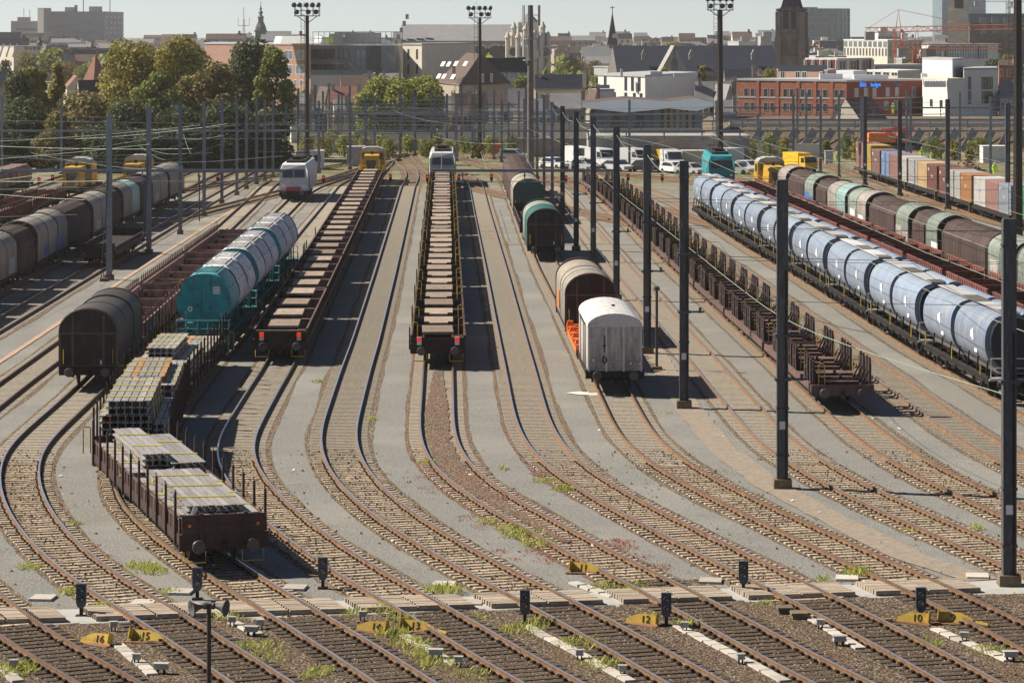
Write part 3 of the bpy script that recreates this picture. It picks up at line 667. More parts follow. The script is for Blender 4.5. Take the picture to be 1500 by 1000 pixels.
# --- hooded wagons
def arch(w=1.42,z0=1.0,z1=2.75,za=3.9,n=10):
    p=[(-w,z0),(-w,z1)]
    for i in range(1,n): t=math.pi*(1-i/n); p.append((w*math.cos(t),z1+(za-z1)*math.sin(t)**.9))
    return p+[(w,z1),(w,z0)]
def m_hood(l,mt,k):
    mb=MB(); A=arch(1.42*k,1.02,2.7,3.86*k,14)
    mb.prism(A,-l/2,l/2,0)
    B=[(x*1.012,z*1.006) for x,z in A]; mb.prism(B,l/2-.10,l/2+.02,1); mb.prism(B,-l/2-.02,-l/2+.06,1)
    return mb.mesh('hood',mt,'seam',smooth='auto')
def m_endwall(mt):
    A=arch(1.44,.98,2.7,3.9,14); mb=MB(); mb.prism(A,-.05,.05,0)
    mb.box(-1.44,1.44,-.09,.0,2.62,2.72,1); mb.box(-1.44,1.44,-.09,0,.98,1.12,1)
    for x in (-.75,.75): mb.box(x-.05,x+.05,-.10,.0,.98,3.55,1)
    for x in (-1.38,1.38): mb.box(x-.06,x+.06,-.10,.0,.9,2.7,1)
    B=[(x*1.0,z) for x,z in A[1:-1]]
    mb.tube([(x*.985,-.06,z-.03) for x,z in B],.05,5,1); return mb.mesh('end_wall',mt,'frame_soot')
def hood_wagon(r,L,cols,end='darkwagon',two=True):
    gear(r,L,two,step=False); n=len(cols); l=(L-1.5)/n
    for i,c in enumerate(cols): k=(1.0,.985)[i%2]; ob('hood',cm(('ho',l,c,k),lambda:m_hood(l,c,k)),r,(0,-L/2+.75+l*(i+.5),0))
    e=cm(('ew',end),lambda:m_endwall(end))
    ob('end_wall',e,r,(0,-L/2+.68,0)); ob('end_wall',e,r,(0,L/2-.68,0),math.pi)
    for s in (-1,1): ob('grab_handle',cm('hd2',lambda:MB().tube([(0,0,1.2),(0,-.07,1.2),(0,-.07,1.9),(0,0,1.9)],.018,4).mesh('grab_handle','yellow')),r,(s*1.2,-L/2+.58,0))
    ob('label_plate',cm('lp',lambda:MB().box(-.04,.04,-.008,.0,0,.22).mesh('label_plate','label_white')),r,(.62,-L/2+.58,1.15))
def m_fold(l):
    mb=MB(); 
    def oc(k): return [(-1.40*k,1.05),(-1.42*k,2.75),(-.98*k,3.5*k),(-.35*k,3.72*k),(.35*k,3.72*k),(.98*k,3.5*k),(1.42*k,2.75),(1.40*k,1.05)]
    a,b=oc(1.0),oc(.93); n=len(a)
    for (p,y0,q,y1) in ((b,-l/2,a,-l*.1),(a,-l*.1,a,l*.25),(a,l*.25,b,l/2)):
        k=len(mb.v); mb.v+=[(x,y0,z) for x,z in p]+[(x,y1,z) for x,z in q]
        for i in range(n): j=(i+1)%n; mb.f.append((k+i,k+j,k+n+j,k+n+i)); mb.m.append(0)
    return mb.mesh('hood_panel','fold_brown')
def fold_wagon(r,L,end='fold_brown'):
    gear(r,L,True); n=int((L-1.4)/1.05); l=(L-1.4)/n
    for i in range(n): ob('hood_panel',cm(('fp',l),lambda:m_fold(l)),r,(0,-L/2+.7+l*(i+.5),0))
    e=cm('few',lambda:MB().prism([(-1.3,1),(-1.32,2.7),(-.9,3.3),(.9,3.3),(1.32,2.7),(1.3,1)],-.04,.04).mesh('end_wall',end))
    ob('end_wall',e,r,(0,-L/2+.68,0)); ob('end_wall',e,r,(0,L/2-.68,0))
loc,rz,Y2=place('B',122.5*U,13.2); r=thing('hooded_wagon','dark sooty hooded wagon with rounded roof, alone at the front of its track','wagon',loc,rz,'hooded wagons'); hood_wagon(r,13.2,['hood_dark','hood_dark','hood_dark'])
Y=Y2+.15
def m_cross(mt):
    mb=MB(); mb.box(-1.32,1.32,-.06,.06,0,.55)
    for x in (-.95,.95): mb.cyl((x,-.07,.3),(x,.07,.3),.11,8,1)
    mb.box(-1.32,1.32,-.3,.3,0,.1,1); return mb.mesh('bulkhead',mt,'brown')
for i in range(3):
    L=25.6; loc,rz,Y2=place('B',Y,L); r=thing('flat_wagon',['pinkish empty stake wagon coupled behind the dark hooded wagon','pinkish empty stake wagon, middle one of three beside the teal silos','pinkish empty stake wagon at the far end of the three beside the teal silos'][i],'wagon',loc,rz,'empty stake wagons')
    flat_wagon(r,L,'pinkbrown','pinkbrown',sides=.75,ends=.8,stakeL=[.03+.94*q/22 for q in range(23)],stakeR=[.04+.92*q/13 for q in range(14)],sh=1.2,handles=((1.05,.012),))
    for q in range(5): ob('bulkhead',cm('cb',lambda:m_cross('pinkbrown')),r,(0,-L/2+1.4+q*(L-2.8)/4,1.1))
    Y=Y2+.1
# --- teal silo wagons
SP=[(-1.0,1.75),(-1.48,2.5),(-1.48,3.1),(-1.1,3.98),(-.58,4.38),(.58,4.38),(1.1,3.98),(1.48,3.1),(1.48,2.5),(1.0,1.75)]
SP=chaikin(SP,2)
def m_silo(l,top):
    mb=MB(); mb.prism([(x*.86,2.9+(z-2.9)*.86) for x,z in SP],-l/2,l/2,1); n=len(SP); rings=[(-l/2+.52,.95),(-l/2+.72,1.0),(l/2-.72,1.0),(l/2-.52,.95)]; b=len(mb.v)
    for y,k in rings: mb.v+=[(x*k,y,2.9+(z-2.9)*k) for x,z in SP]
    for i in range(3):
        for j in range(n): q=(j+1)%n; mb.f.append((b+i*n+j,b+i*n+q,b+(i+1)*n+q,b+(i+1)*n+j)); mb.m.append(0)
    mb.f.append(tuple(b+j for j in range(n))[::-1]); mb.m.append(1); mb.f.append(tuple(b+3*n+j for j in range(n))); mb.m.append(1)
    for x in (-.57,.57): mb.box(x-.03,x+.03,-l/2+.7,l/2-.7,4.38,4.44,1)
    for i in range(5): mb.box(-.52,.52,-l/2+1.0+i*(l-2.2)/4,-l/2+1.1+i*(l-2.2)/4,4.38,4.415,0)
    for i in range(3):
        for s in (-1,1): y=-l/2+l*(i+.6)/3.4; mb.box(s*1.27-.03,s*1.27+.03,y-.06,y+.06,3.5,3.62,2)
    return mb.mesh('silo_panel',top,'teal_dark','black',smooth='auto')
def m_siloend():
    mb=MB(); mb.prism(SP,-.05,.05,0); mb.prism([(-1.0,1.75),(-.45,1.15),(.45,1.15),(1.0,1.75)],-.02,.5,0)
    mb.box(-.06,.06,-.14,-.05,2.1,4.3); mb.box(-.06,-1.15,-.12,-.05,2.5,2.62) if False else mb.box(-1.15,-.06,-.13,-.05,2.85,2.97)
    mb.bar((0,-.08,3.8),(-.75,-.08,3.98),.05,.05); mb.bar((0,-.08,3.8),(.75,-.08,3.98),.05,.05)
    mb.box(-.5,.5,-.12,-.05,2.1,2.25); mb.box(-.5,-.44,-.12,-.05,2.15,3.2); mb.box(.44,.5,-.12,-.05,2.15,3.2)
    mb.cyl((-.75,-.05,2.5),(-.75,-.1,2.5),.13,12,1); mb.cyl((-.75,-.1,2.5),(-.75,-.11,2.5),.06,10,2)
    for q in range(6): mb.box(.48,.86,-.062,-.051,3.3+.07*q,3.34+.07*q,1)
    return mb.mesh('end_wall','teal','label_white','black')
def m_siloplat():
    mb=MB(); mb.box(-1.45,1.45,-.45,.45,.95,1.06); mb.box(-1.45,1.45,-.5,-.42,.68,1.06)
    for x in (-1.4,-.9,-.28,.28,.9,1.4): mb.tube([(x,-.42,1.05),(x,-.42,1.95)],.03,5)
    for z in (1.5,1.95): mb.tube([(-1.4,-.42,z),(1.4,-.42,z)],.03,5)
    for x in (-1.4,1.4): mb.tube([(x,-.42,1.95),(x,.4,1.95)],.03,5)
    for x in (-.95,.95): mb.box(x-.06,x+.06,-.05,.05,1.05,2.35)
    mb.bar((1.2,-.42,.95),(1.42,-.42,.2),.05,.05); return mb.mesh('platform','teal_light')  # lighter teal: sunlit tone of the railing put into the colour
def m_silounder(L):
    mb=MB()
    for i in range(4):
        y=-L/2+2.6+i*(L-5.2)/3; mb.hexa([(-.25,y-.3,.45),(.25,y-.3,.45),(.25,y+.3,.45),(-.25,y+.3,.45),(-1.0,y-1.3,1.6),(1.0,y-1.3,1.6),(1.0,y+1.3,1.6),(-1.0,y+1.3,1.6)])
        for s in (-1,1): mb.bar((s*1.25,y,2.4),(s*1.25,y,.95),.08,.08); mb.cyl((s*.9,y-.4,.7),(s*1.45,y-.4,.75),.06,6)
    for s in (-1,1): mb.box(s*1.3-.06,s*1.3+.06,-L/2+.7,L/2-.7,.9,1.06)
    return mb.mesh('discharge_hoppers','teal')
Y=134.6*U
for i in range(3):
    L=19.0; loc,rz,Y2=place('C',Y,L); r=thing('silo_wagon',['teal silo wagon with white roof panels, its railed end facing the steel load','white and teal silo wagon, middle one of three','white and teal silo wagon at the far end of the three'][i],'wagon',loc,rz,'teal silo wagons')
    gear(r,L,mt='teal'); ob('discharge_hoppers',cm('sh',lambda:m_silounder(L)),r); l=(L-2.0)/3
    for q in range(3):
        t=['teal_light','tank_white','tank_white','tank_white','tank_white','tank_white','tank_white','tank_white','tank_white','tank_white','tank_white','tank_white'][i*3+q]
        ob('silo_panel',cm(('sp',t),lambda:m_silo(l,t)),r,(0,-L/2+1.0+l*(q+.5),0))
    for e,a in ((-1,0),(1,math.pi)):
        ob('end_wall',cm('se',m_siloend),r,(0,e*(L/2-.93),0),a); ob('platform',cm('spl',m_siloplat),r,(0,e*(L/2-.55),0),a)
    ob('grab_handle',cm('hd',m_handle),r,(1.5,-L/2+.4,.3))
    Y=Y2+.05
# --- D: wagons with square timber platforms
def m_plat(w,l): 
    mb=MB(); mb.box(-w/2,w/2,-l/2,l/2,.0,.10,0); 
    for i in range(5): mb.box(-w/2+.01,w/2-.01,-l/2+.02+i*(l/5),-l/2+l/5-.02+i*(l/5),.10,.125,0)
    mb.box(-w/2+.1,w/2-.1,-.25,.25,-.5,0,1)
    for x in (-.3,.3): mb.cyl((x,0,.12),(x,0,.135),.05,8,1)
    return mb.mesh('timber_platform','plank_wood','brown')
PW=cm('pw',lambda:m_plat(1.62,3.6)); PN=cm('pn',lambda:m_plat(1.35,.75))
Y=132.6*U; i=0
while Y<268*U:
    L=26.8; loc,rz,Y2=place('D',Y,L); r=thing('platform_wagon','%s brown wagon with square timber platforms behind the yellow locomotive'%ORD[i],'wagon',loc,rz,'wagons with square timber platforms')
    flat_wagon(r,L,'brown','brown_edge',sides=.55,ends=.4,stakeL=([.05+.2*q/4 for q in range(5)] if i==0 else EV[::2] if i==1 else (.12,.2,.3,.85) if i==2 else ()),stakeR=(),sh=1.0,lamps='yellow' if i==0 else False)
    for q in range(4): ob('timber_platform',PW,r,(rnd.uniform(-.06,.06),-L/2+3.4+q*(L-6.4)/3+rnd.uniform(-.3,.3),1.62),rnd.uniform(-.015,.015))
    for q in range(5): ob('bulkhead',cm('cb2',lambda:MB().box(-1.3,1.3,-.07,.07,0,.5).box(-1.3,1.3,-.12,.12,.46,.52).mesh('bulkhead','pinkbrown')),r,(0,-L/2+.75+q*(L-1.5)/4,1.1))
    Y=Y2; i+=1
YD=Y
# --- F: wagons with stepped timber platforms and yellow handles
def m_step_plat(): 
    mb=MB(); mb.box(-.78,.78,-1.1,1.7,0,.10,0); mb.box(-.5,.5,-1.9,-1.1,0,.10,0); mb.box(-.7,.7,-.8,1.3,-.45,0,1); mb.box(-1.3,1.3,-2.15,-2.0,-.5,-.02,1); mb.box(-1.3,1.3,1.9,2.0,-.5,-.02,1); return mb.mesh('timber_platform','plank_wood','brown')
Y=130.7*U; i=0
while Y<262*U:
    L=26.4; loc,rz,Y2=place('F',Y,L); r=thing('platform_wagon','%s dark wagon with stepped timber platforms and yellow handles'%ORD[i],'wagon',loc,rz,'wagons with stepped platforms')
    flat_wagon(r,L,'brown','brown_edge',sides=.42,ends=.3,stakeL=(.04,.5),stakeR=(),sh=.8,lamps='white_paint' if i==0 else False,handles=((-1.22,.08),(1.22,.17),(-1.22,.42),(1.22,.46),(-1.22,.88),(1.22,.93)))
    for q in range(5): ob('timber_platform',PW if q in (0,3) else cm('spf',m_step_plat),r,(rnd.uniform(-.05,.05),-L/2+2.8+q*(L-5.4)/4+rnd.uniform(-.25,.25),1.62),rnd.uniform(-.015,.015))
    Y=Y2; i+=1
YF=Y
# --- H: white van, orange frame, hooded wagons, far mixed wagons
def box_van(r,L):
    gear(r,L,True); w=1.31; z0,z1,za=1.02,3.15,3.78
    mb=MB(); mb.box(-w,w,-L/2+.55,L/2-.55,z0,z1); 
    body=ob('body',mb.mesh('body','white_dirty'),r)
    A=[(-w-.03,z1-.02)]+[((w+.03)*math.cos(math.pi*(1-i/12)),z1+(za-z1)*math.sin(math.pi*i/12)) for i in range(1,12)]+[(w+.03,z1-.02)]
    mb=MB(); mb.prism(A,-L/2+.5,L/2-.5); ob('roof',mb.mesh('roof','roof_van'),r)
    ob('roof_vent',MB().cyl((0,0,0),(0,0,.07),.09,8).mesh('roof_vent','black'),r,(.15,-.5,za))
    rib=cm('vr',lambda:MB().box(-.04,.04,-.06,.0,z0-.04,z1).mesh('rib','white_paint'))
    for x in (-1.27,-.42,.42,1.27): ob('rib',rib,r,(x,-L/2+.55,0))
    for z in (z0,1.42,z1-.06): ob('rail_strip',cm(('vs',z),lambda:MB().box(-1.31,1.31,-.035,0,z,z+.06).mesh('rail_strip','white_dirty')),r,(0,-L/2+.55,0))
    for y in (-2.6,-1.2,1.2,2.6): ob('rib',cm('vr2',lambda:MB().box(-.05,0,-.035,.035,z0,z1).mesh('rib','white_dirty')),r,(-w,y,0))
    ob('door',MB().box(-.05,0,-1.1,1.1,z0+.03,z1-.08).mesh('door','white_dirty'),r,(-w-.01,0,0))
    ob('door_rail',MB().box(-.08,0,-2.4,2.4,z1-.1,z1-.02).box(-.08,0,-2.4,2.4,z0-.05,z0+.02).mesh('door_rail','black'),r,(-w,0,0))
    ob('bolt_lever',MB().box(-.02,.02,-.06,0,1.9,2.7).box(-.1,.05,-.06,0,2.2,2.25).mesh('bolt_lever','brown'),r,(-.5,-L/2+.52,0))
    ob('brake_hose',MB().tube([(-.55,-.03,1.75),(-.6,-.06,1.5),(-.5,-.06,1.35),(-.4,-.06,1.5),(-.45,-.05,1.7)],.035,5).mesh('brake_hose','black'),r,(0,-L/2+.5,0))
    for x in (-1.05,.75,1.2): ob('lamp_bracket',cm('lb',lambda:MB().box(-.05,.05,-.05,0,0,.07).mesh('lamp_bracket','label_white')),r,(x,-L/2+.5,1.5 if x<0 else 1.35))
loc,rz,Y2=place('H',121.3*U,10.2); r=thing('box_van','white weathered box van with arched roof parked at the front of its track','wagon',loc,rz); box_van(r,10.2)
loc,rz,Y3=place('H',Y2+.1,12.5); r=thing('frame_wagon','bright orange skeleton wagon frame behind the white van','wagon',loc,rz)
L=12.5; gear(r,L,mt='orange')
ob('frame',(lambda mb:([mb.box(s*1.2-.12,s*1.2+.12,-L/2+.5,L/2-.5,.85,1.12) for s in (-1,1)],[mb.box(-1.42,1.42,-L/2+.6+q*(L-1.5)/7,-L/2+.9+q*(L-1.5)/7,1.0,1.2) for q in range(8)],mb.mesh('frame','orange'))[2])(MB()),r)
for q in range(4):
    for s in (-1,1): ob('twist_lock',cm('tw',lambda:MB().box(-.2,.2,-.2,.2,0,.25,0,.05).mesh('twist_lock','orange')),r,(s*1.22,-L/2+1.2+q*(L-2.4)/3,1.2))
Yb=Y3+.3
loc,rz,Y2=place('H',Yb,13.0); r=thing('hooded_wagon','beige hooded wagon with ribbed rounded roof behind the orange frame','wagon',loc,rz,'hooded wagons'); hood_wagon(r,13.0,['hood_beige','hood_beige'])
ob('roof_stripe',MB().prism([(x*1.03,z*1.012) for x,z in arch(1.42,1.9,2.7,3.86,14)],-.09,.09).mesh('roof_stripe','label_white'),r,(0,-2.2,0))
ob('graffiti',MB().box(-.012,0,-2.4,-.6,1.3,2.3).mesh('graffiti','orange'),r,(-1.43,3.8,0))
loc,rz,Y2=place('H',191.6*U,14); r=thing('hooded_wagon','dark green hooded wagon with a black end, standing alone behind the beige one','wagon',loc,rz,'hooded wagons'); hood_wagon(r,14,['hood_dkgreen','hood_green'])
loc,rz,Y2=place('H',209*U,24); r=thing('flat_wagon','low empty brown flat wagon in front of the teal-ended hooded wagon','wagon',loc,rz); flat_wagon(r,24,'brown','brown_edge',sides=.4,ends=.7)
Y=230*U
for i,(c,l) in enumerate((('g',15),('f',15),('f',15),('f',14))):
    loc,rz,Y2=place('H',Y,l); r=thing('hooded_wagon',['hooded wagon with a bright teal end wall and beige hood','folded brown hood wagon behind the teal-ended wagon','second folded brown hood wagon behind the teal-ended wagon','folded brown hood wagon at the far end by the white car'][i],'wagon',loc,rz,'hooded wagons')
    (hood_wagon(r,l,['hood_beige','hood_grey'],'hood_dkgreen') if c=='g' else fold_wagon(r,l))
    Y=Y2
# --- J: cradle wagons
def m_cradle():
    mb=MB()
    for y in (-.42,.42):
        mb.xprism([(y-.24,0),(y+.24,0),(y+.24,1.0),(y+.06,1.3),(y-.24,1.12)],-.05,.05)
        mb.bar((.0,y,.05),(.38,y,.0),.06,.3); mb.bar((0.02,y,.75),(.36,y,.05),.06,.07)
    mb.box(-.06,.03,-.6,.6,.55,.68); 
    return mb.mesh('coil_cradle','brown')
def m_xbeam(): return MB().box(-.85,.85,-.07,.07,.18,.30).box(-.85,.85,-.2,.2,.0,.12).box(-.06,.06,-.09,.09,.3,.46).mesh('cross_beam','brown')
Y=115.5*U; i=0
while Y<272*U:
    L=19.6; loc,rz,Y2=place('J',Y,L); r=thing('cradle_wagon','%s brown coil wagon with upright cradle plates and yellow handles'%ORD[i],'wagon',loc,rz,'brown cradle wagons in one long train')
    gear(r,L,True); ob('deck',cm(('dkc',L),lambda:m_deck(L,'brown_edge')),r)
    for q in range(6):
        y=-L/2+1.3+(q//2)*6.2+(q%2)*1.9
        for s,a in ((-1,0),(1,math.pi)): ob('coil_cradle',cm('cr',m_cradle),r,(s*1.30,y,1.1),a)
        ob('cross_beam',cm('xb',m_xbeam),r,(0,y,1.1))
    for x,t in ((-.95,.03),(1.1,.2),(-.95,.36),(1.1,.52),(-.95,.68),(1.1,.84)): ob('grab_handle',cm('hd',m_handle),r,(x,-L/2+L*t,1.1))
    Y=Y2; i+=1
# --- L: blue hoppers
def hp(k=1.): return [(-.75,1.25),(-1.25,1.75),(-1.46*k,2.3),(-1.46*k,3.0),(-1.30*k,3.5),(-1.0*k,3.85*k),(-.55,4.0*k),(.2,4.0*k),(.28,3.9),(.40,4.06*k),(.75,4.12*k),(1.15*k,3.95*k),(1.40*k,3.5),(1.46*k,3.0),(1.46*k,2.3),(1.25,1.75),(.75,1.25)]
def m_hopseg(l):
    mb=MB(); HP=chaikin(hp(),2); mb.prism(HP,-l/2+.5,l/2-.5,0); mb.prism([(x*.86,2.7+(z-2.7)*.9) for x,z in hp()],-l/2,l/2,1); mb.prism([(-1.0,1.5),(-.78,1.2),(.78,1.2),(1.0,1.5)],-l/2+.5,l/2-.5,2); return mb.mesh('hopper_body','blue_hopper','blue_dark','hopper_roof',smooth='auto')
def m_hopunder(L):
    mb=MB()
    for i in range(4):
        y=-L/2+3+i*(L-6)/3; mb.hexa([(-.3,y-.25,.5),(.3,y-.25,.5),(.3,y+.25,.5),(-.3,y+.25,.5),(-.8,y-1.4,1.3),(.8,y-1.4,1.3),(.8,y+1.4,1.3),(-.8,y+1.4,1.3)])
    for s in (-1,1):
        mb.box(s*1.38-.06,s*1.38+.06,-L/2+.6,L/2-.6,.98,1.14,0)
        for i in range(8): y=-L/2+1.2+i*(L-2.4)/7; mb.bar((s*1.38,y,1.1),(s*1.3,y,1.85),.07,.07,0); mb.cyl((s*1.2,y+.5,.75),(s*1.5,y+.5,.75),.12,6,0)
        for i in range(3): y=-L/2+2+i*(L-4)/2; mb.tube([(s*1.45,y,1.1),(s*1.5,y,1.1),(s*1.5,y,1.75),(s*1.45,y,1.75)],.025,4,2)
    return mb.mesh('hopper_gear','under','hopper_roof','yellow')
Y=118.3*U; i=0
while Y<233*U:
    L=17.9; loc,rz,Y2=place('L',Y,L); r=thing('hopper_wagon','%s pale blue hopper wagon with dark ribs in the long blue train'%ORD[i],'wagon',loc,rz,'blue hopper wagons in one long train')
    gear(r,L); ob('hopper_gear',cm('hg',lambda:m_hopunder(L)),r); l=(L-1.3)/2
    for q in range(2): 
        o=ob('hopper_body',cm('hb',lambda:m_hopseg(l)),r,(0,-L/2+.65+l*(q+.5),0))
        ob('data_panel',cm('dp',lambda:MB().box(-.006,.0,-.35,.0,2.55,3.1).box(-.006,.0,.06,.32,2.65,3.0).mesh('data_panel','label_white')),r,(-1.47,-L/2+.65+l*(q+.42),0))
        ob('data_panel',cm('dp2',lambda:MB().box(-.006,.0,-.3,.3,1.75,2.05).mesh('data_panel','label_white')),r,(-1.40,-L/2+.65+l*(q+.35),.25))
    ob('roof_walk',cm('rw',lambda:MB().box(-.62,.16,-L/2+.8,L/2-.8,4.06,4.10,0).box(-.62,.16,-1.7,1.7,4.10,4.13,1).box(-.62,.16,-L/2+.9,-L/2+2.4,4.10,4.13,1).mesh('roof_walk','hopper_roof','grate')),r)
    ob('end_railing',cm('er',lambda:MB().tube([(-1.3,0,1.1),(-1.3,0,2.0),(1.3,0,2.0),(1.3,0,1.1)],.03,5).tube([(-1.3,0,1.55),(1.3,0,1.55)],.025,5).tube([(-.4,0,1.1),(-.4,0,2.)],.025,5).tube([(.4,0,1.1),(.4,0,2.)],.025,5).box(-1.4,1.4,-.1,.7,.95,1.05).mesh('end_railing','hopper_roof')),r,(0,-L/2+.5,0))
    Y=Y2; i+=1
# --- N: red low open wagons
def m_lowside(l):
    mb=MB(); mb.box(-.04,.04,-l/2,l/2,0,.8); mb.box(-.07,.07,-l/2,l/2,.74,.82); mb.box(-.07,.07,-l/2,l/2,.0,.08)
    for q in range(6): y=-l/2+l*(q+.5)/6; mb.box(-.08,.08,y-.07,y+.07,.08,.74)
    return mb.mesh('side_board','redbrown')
Y=112*U; i=0
while Y<258*U:
    L=15.6; loc,rz,Y2=place('N',Y,L); 
    if loc[0]<.168*loc[1]+8:
        r=thing('open_wagon','%s rust red low-sided open wagon in the gap beyond the blue hoppers'%ORD[i],'wagon',loc,rz,'red low-sided open wagons'); gear(r,L); ob('deck',cm(('dk',L,'darkwagon'),lambda:m_deck(L,'darkwagon')),r)
        l=(L-1.6)/3
        for q in range(3):
            for s in (-1,1): ob('side_board',cm(('ls',l),lambda:m_lowside(l-.1)),r,(s*1.4,-L/2+.8+l*(q+.5),1.12))
            ob('bulkhead',cm('nb',lambda:MB().box(-1.3,1.3,-.05,.05,0,.7).mesh('bulkhead','redbrown')),r,(0,-L/2+.8+l*q,1.1))
        i+=1
    Y=Y2
# --- mixed hooded trains
def mixed(k,Y,seq,labf,group,gap=.0):
    for i,(ty,L,c) in enumerate(seq):
        loc,rz,Y2=place(k,Y,L); r=thing('hooded_wagon',labf%ORD[i],'wagon',loc,rz,group)
        fold_wagon(r,L) if ty=='f' else hood_wagon(r,L,c,'fold_brown')
        if ty=='h':
            for q in range(2):
                if rnd.random()<.6: ob('graffiti',cm(('gf',q,i%4),lambda:MB().box(-.006,.006,-1.3,1.3,1.15,1.15+.7+.3*q).mesh('graffiti',['blue_paint','label_white','c_grey','white_dirty'][i%4])),r,(-1.43 if k=='O' else 1.43,-L/2+L*(.3+.4*q),0))
        Y=Y2
    return Y
g1='hood_green';g2='hood_mint';g3='hood_grey'
mixed('O',131*U,[('h',18,[g1,g1,g3]),('f',5,0),('h',15,[g3,g2,g1]),('h',10,[g1,g1]),('f',17,0),('h',6,[g1]),('f',6,0),('h',7,[g1]),('f',13,0),('h',11,[g3,g1]),('h',12,[g2,g3]),('f',7,0),('h',7,[g1]),('f',11,0),('h',7,[g3])],'%s wagon of the green and brown hooded train beside the red low wagons','green and brown hooded train')
mixed('S',146*U,[('h',12,[g3,g3]),('f',9,0),('h',11,[g3,g3]),('f',8,0),('h',17,[g3,g3,g3]),('f',14,0),('h',13,[g3,g3]),('f',7,0),('h',13,[g3,g2]),('f',8,0),('h',14,[g3,g3]),('h',14,[g3])],'%s wagon of the grey and brown hooded train by the dark trees','grey and brown hooded train')
# --- small flat on Q, brown wagons by the trees
loc,rz,_=place('Q',186*U,19); r=thing('flat_wagon','low dark flat wagon alone on the bright track beside two masts','wagon',loc,rz); flat_wagon(r,19,'darkwagon','brown',sides=.3,ends=.55)
Y=180*U
for i in range(4):
    loc,rz,Y2=place('V',Y,22); r=thing('flat_wagon','%s low brown stake wagon in the shade by the trees'%ORD[i],'wagon',loc,rz,'brown stake wagons by the trees'); flat_wagon(r,22,'redbrown','brown_edge',sides=.5,ends=.4,stakeR=[.04+.92*q/15 for q in range(16)],sh=1.0); Y=Y2
Y=214*U
for i in range(5):
    L=15; loc,rz,Y2=place('W',Y,L); r=thing('tub_wagon','%s brown tub wagon with rounded bins at the edge of the trees'%ORD[i],'wagon',loc,rz,'brown tub wagons'); gear(r,L)
    for q in range(4): ob('bin',cm('bin',lambda:MB().prism([(-1.3,1.2),(-1.35,2.3),(-.9,2.9),(.9,2.9),(1.35,2.3),(1.3,1.2)],-1.4,1.4).mesh('bin','pinkbrown')),r,(0,-L/2+2.2+q*(L-4.4)/3,0))
    Y=Y2
# --- P: containers
def m_cont(l,h,mt):
    mb=MB(); n=int(l/.28); w=1.22
    for s in (-1,1):
        for i in range(n):
            y0=-l/2+.1+i*(l-.2)/n; d=(l-.2)/n
            for a,b,o in ((0,.35,0),(.5,.85,.035)):
                mb.face([(s*(w-o),y0+a*d,.15),(s*(w-o),y0+b*d,.15),(s*(w-o),y0+b*d,h-.12),(s*(w-o),y0+a*d,h-.12)][::s])
            for a,b,o,p in ((.35,.5,0,.035),(.85,1.,.035,0)):
                mb.face([(s*(w-o),y0+a*d,.15),(s*(w-p),y0+b*d,.15),(s*(w-p),y0+b*d,h-.12),(s*(w-o),y0+a*d,h-.12)][::s])
    mb.box(-w,w,-l/2,l/2,0,.15); mb.box(-w,w,-l/2,l/2,h-.12,h)
    for sx in (-1,1):
        for sy in (-1,1): mb.box(sx*w-.06*(sx>0)-(-.0 if sx>0 else 0)-(.0),sx*w+.06*(sx<0),sy*l/2-.12*(sy>0),sy*l/2+.12*(sy<0),.15,h-.12)
    for sy in (-1,1): mb.box(-w+.07,w-.07,sy*(l/2-.06)-.03,sy*(l/2-.06)+.03,.15,h-.12)
    for x in (-.75,-.25,.25,.75): mb.cyl((x,-l/2-.01,.2),(x,-l/2-.01,h-.2),.02,5)
    return mb.mesh('container',mt)
CC=['c_brown','c_red','c_green','c_grey','c_rose','c_white','c_orange','c_white','c_brown','c_brown','c_cream','c_white','c_white','c_rose','c_blue','c_rose','c_yellow','c_rose','c_rose','c_brown','c_cream','c_rose','c_white','c_rose','c_grey','c_cream']
CN=dict(c_brown='brown',c_red='red',c_green='green',c_blue='blue',c_rose='rose',c_white='white',c_orange='orange',c_cream='cream',c_yellow='yellow',c_grey='grey')
Y=206*U; i=0; q=0; seen={}
while Y<297*U:
    L=20.0; loc,rz,Y2=place('P',Y,L); r=thing('container_wagon','%s dark container wagon under the coloured containers'%ORD[i],'wagon',loc,rz,'container wagons'); gear(r,L); ob('deck',cm(('dkp',L),lambda:MB().box(-1.3,-1.05,-L/2+.5,L/2-.5,.75,1.1).box(1.05,1.3,-L/2+.5,L/2-.5,.75,1.1).box(-1.2,1.2,-L/2+.5,-L/2+.8,.7,1.1).box(-1.2,1.2,L/2-.8,L/2-.5,.7,1.1).box(-1.2,1.2,-.2,.2,.8,1.1).mesh('deck','under')),r)
    ob('grab_handle',cm('hd',m_handle),r,(-1.3,-L/2+.6,.3))
    for y in (-6.3,0,6.3):
        c=CC[q%len(CC)]; h=2.59 if q<16 else 2.9; seen[c]=seen.get(c,0)+1
        o=ob('container',cm(('ct',c,h),lambda:m_cont(6.06,h,c)),None,on(loc,rz,0,y,1.1),rz,label='%s corrugated shipping container, %s %s one along the container train'%(CN[c],ORD[seen[c]-1],CN[c]),cat='container',group='shipping containers on the train')
        ob('container_print',cm(('cp',c),lambda:MB().box(-.006,.006,1.7,2.5,1.9,2.2).box(-.006,.006,-.6,.5,1.3,1.55).mesh('container_print','white_dirty' if c not in('c_white','c_cream') else 'c_grey')),o,(-1.235,0,0)) if q%3!=1 else None
        q+=1
    Y=Y2; i+=1
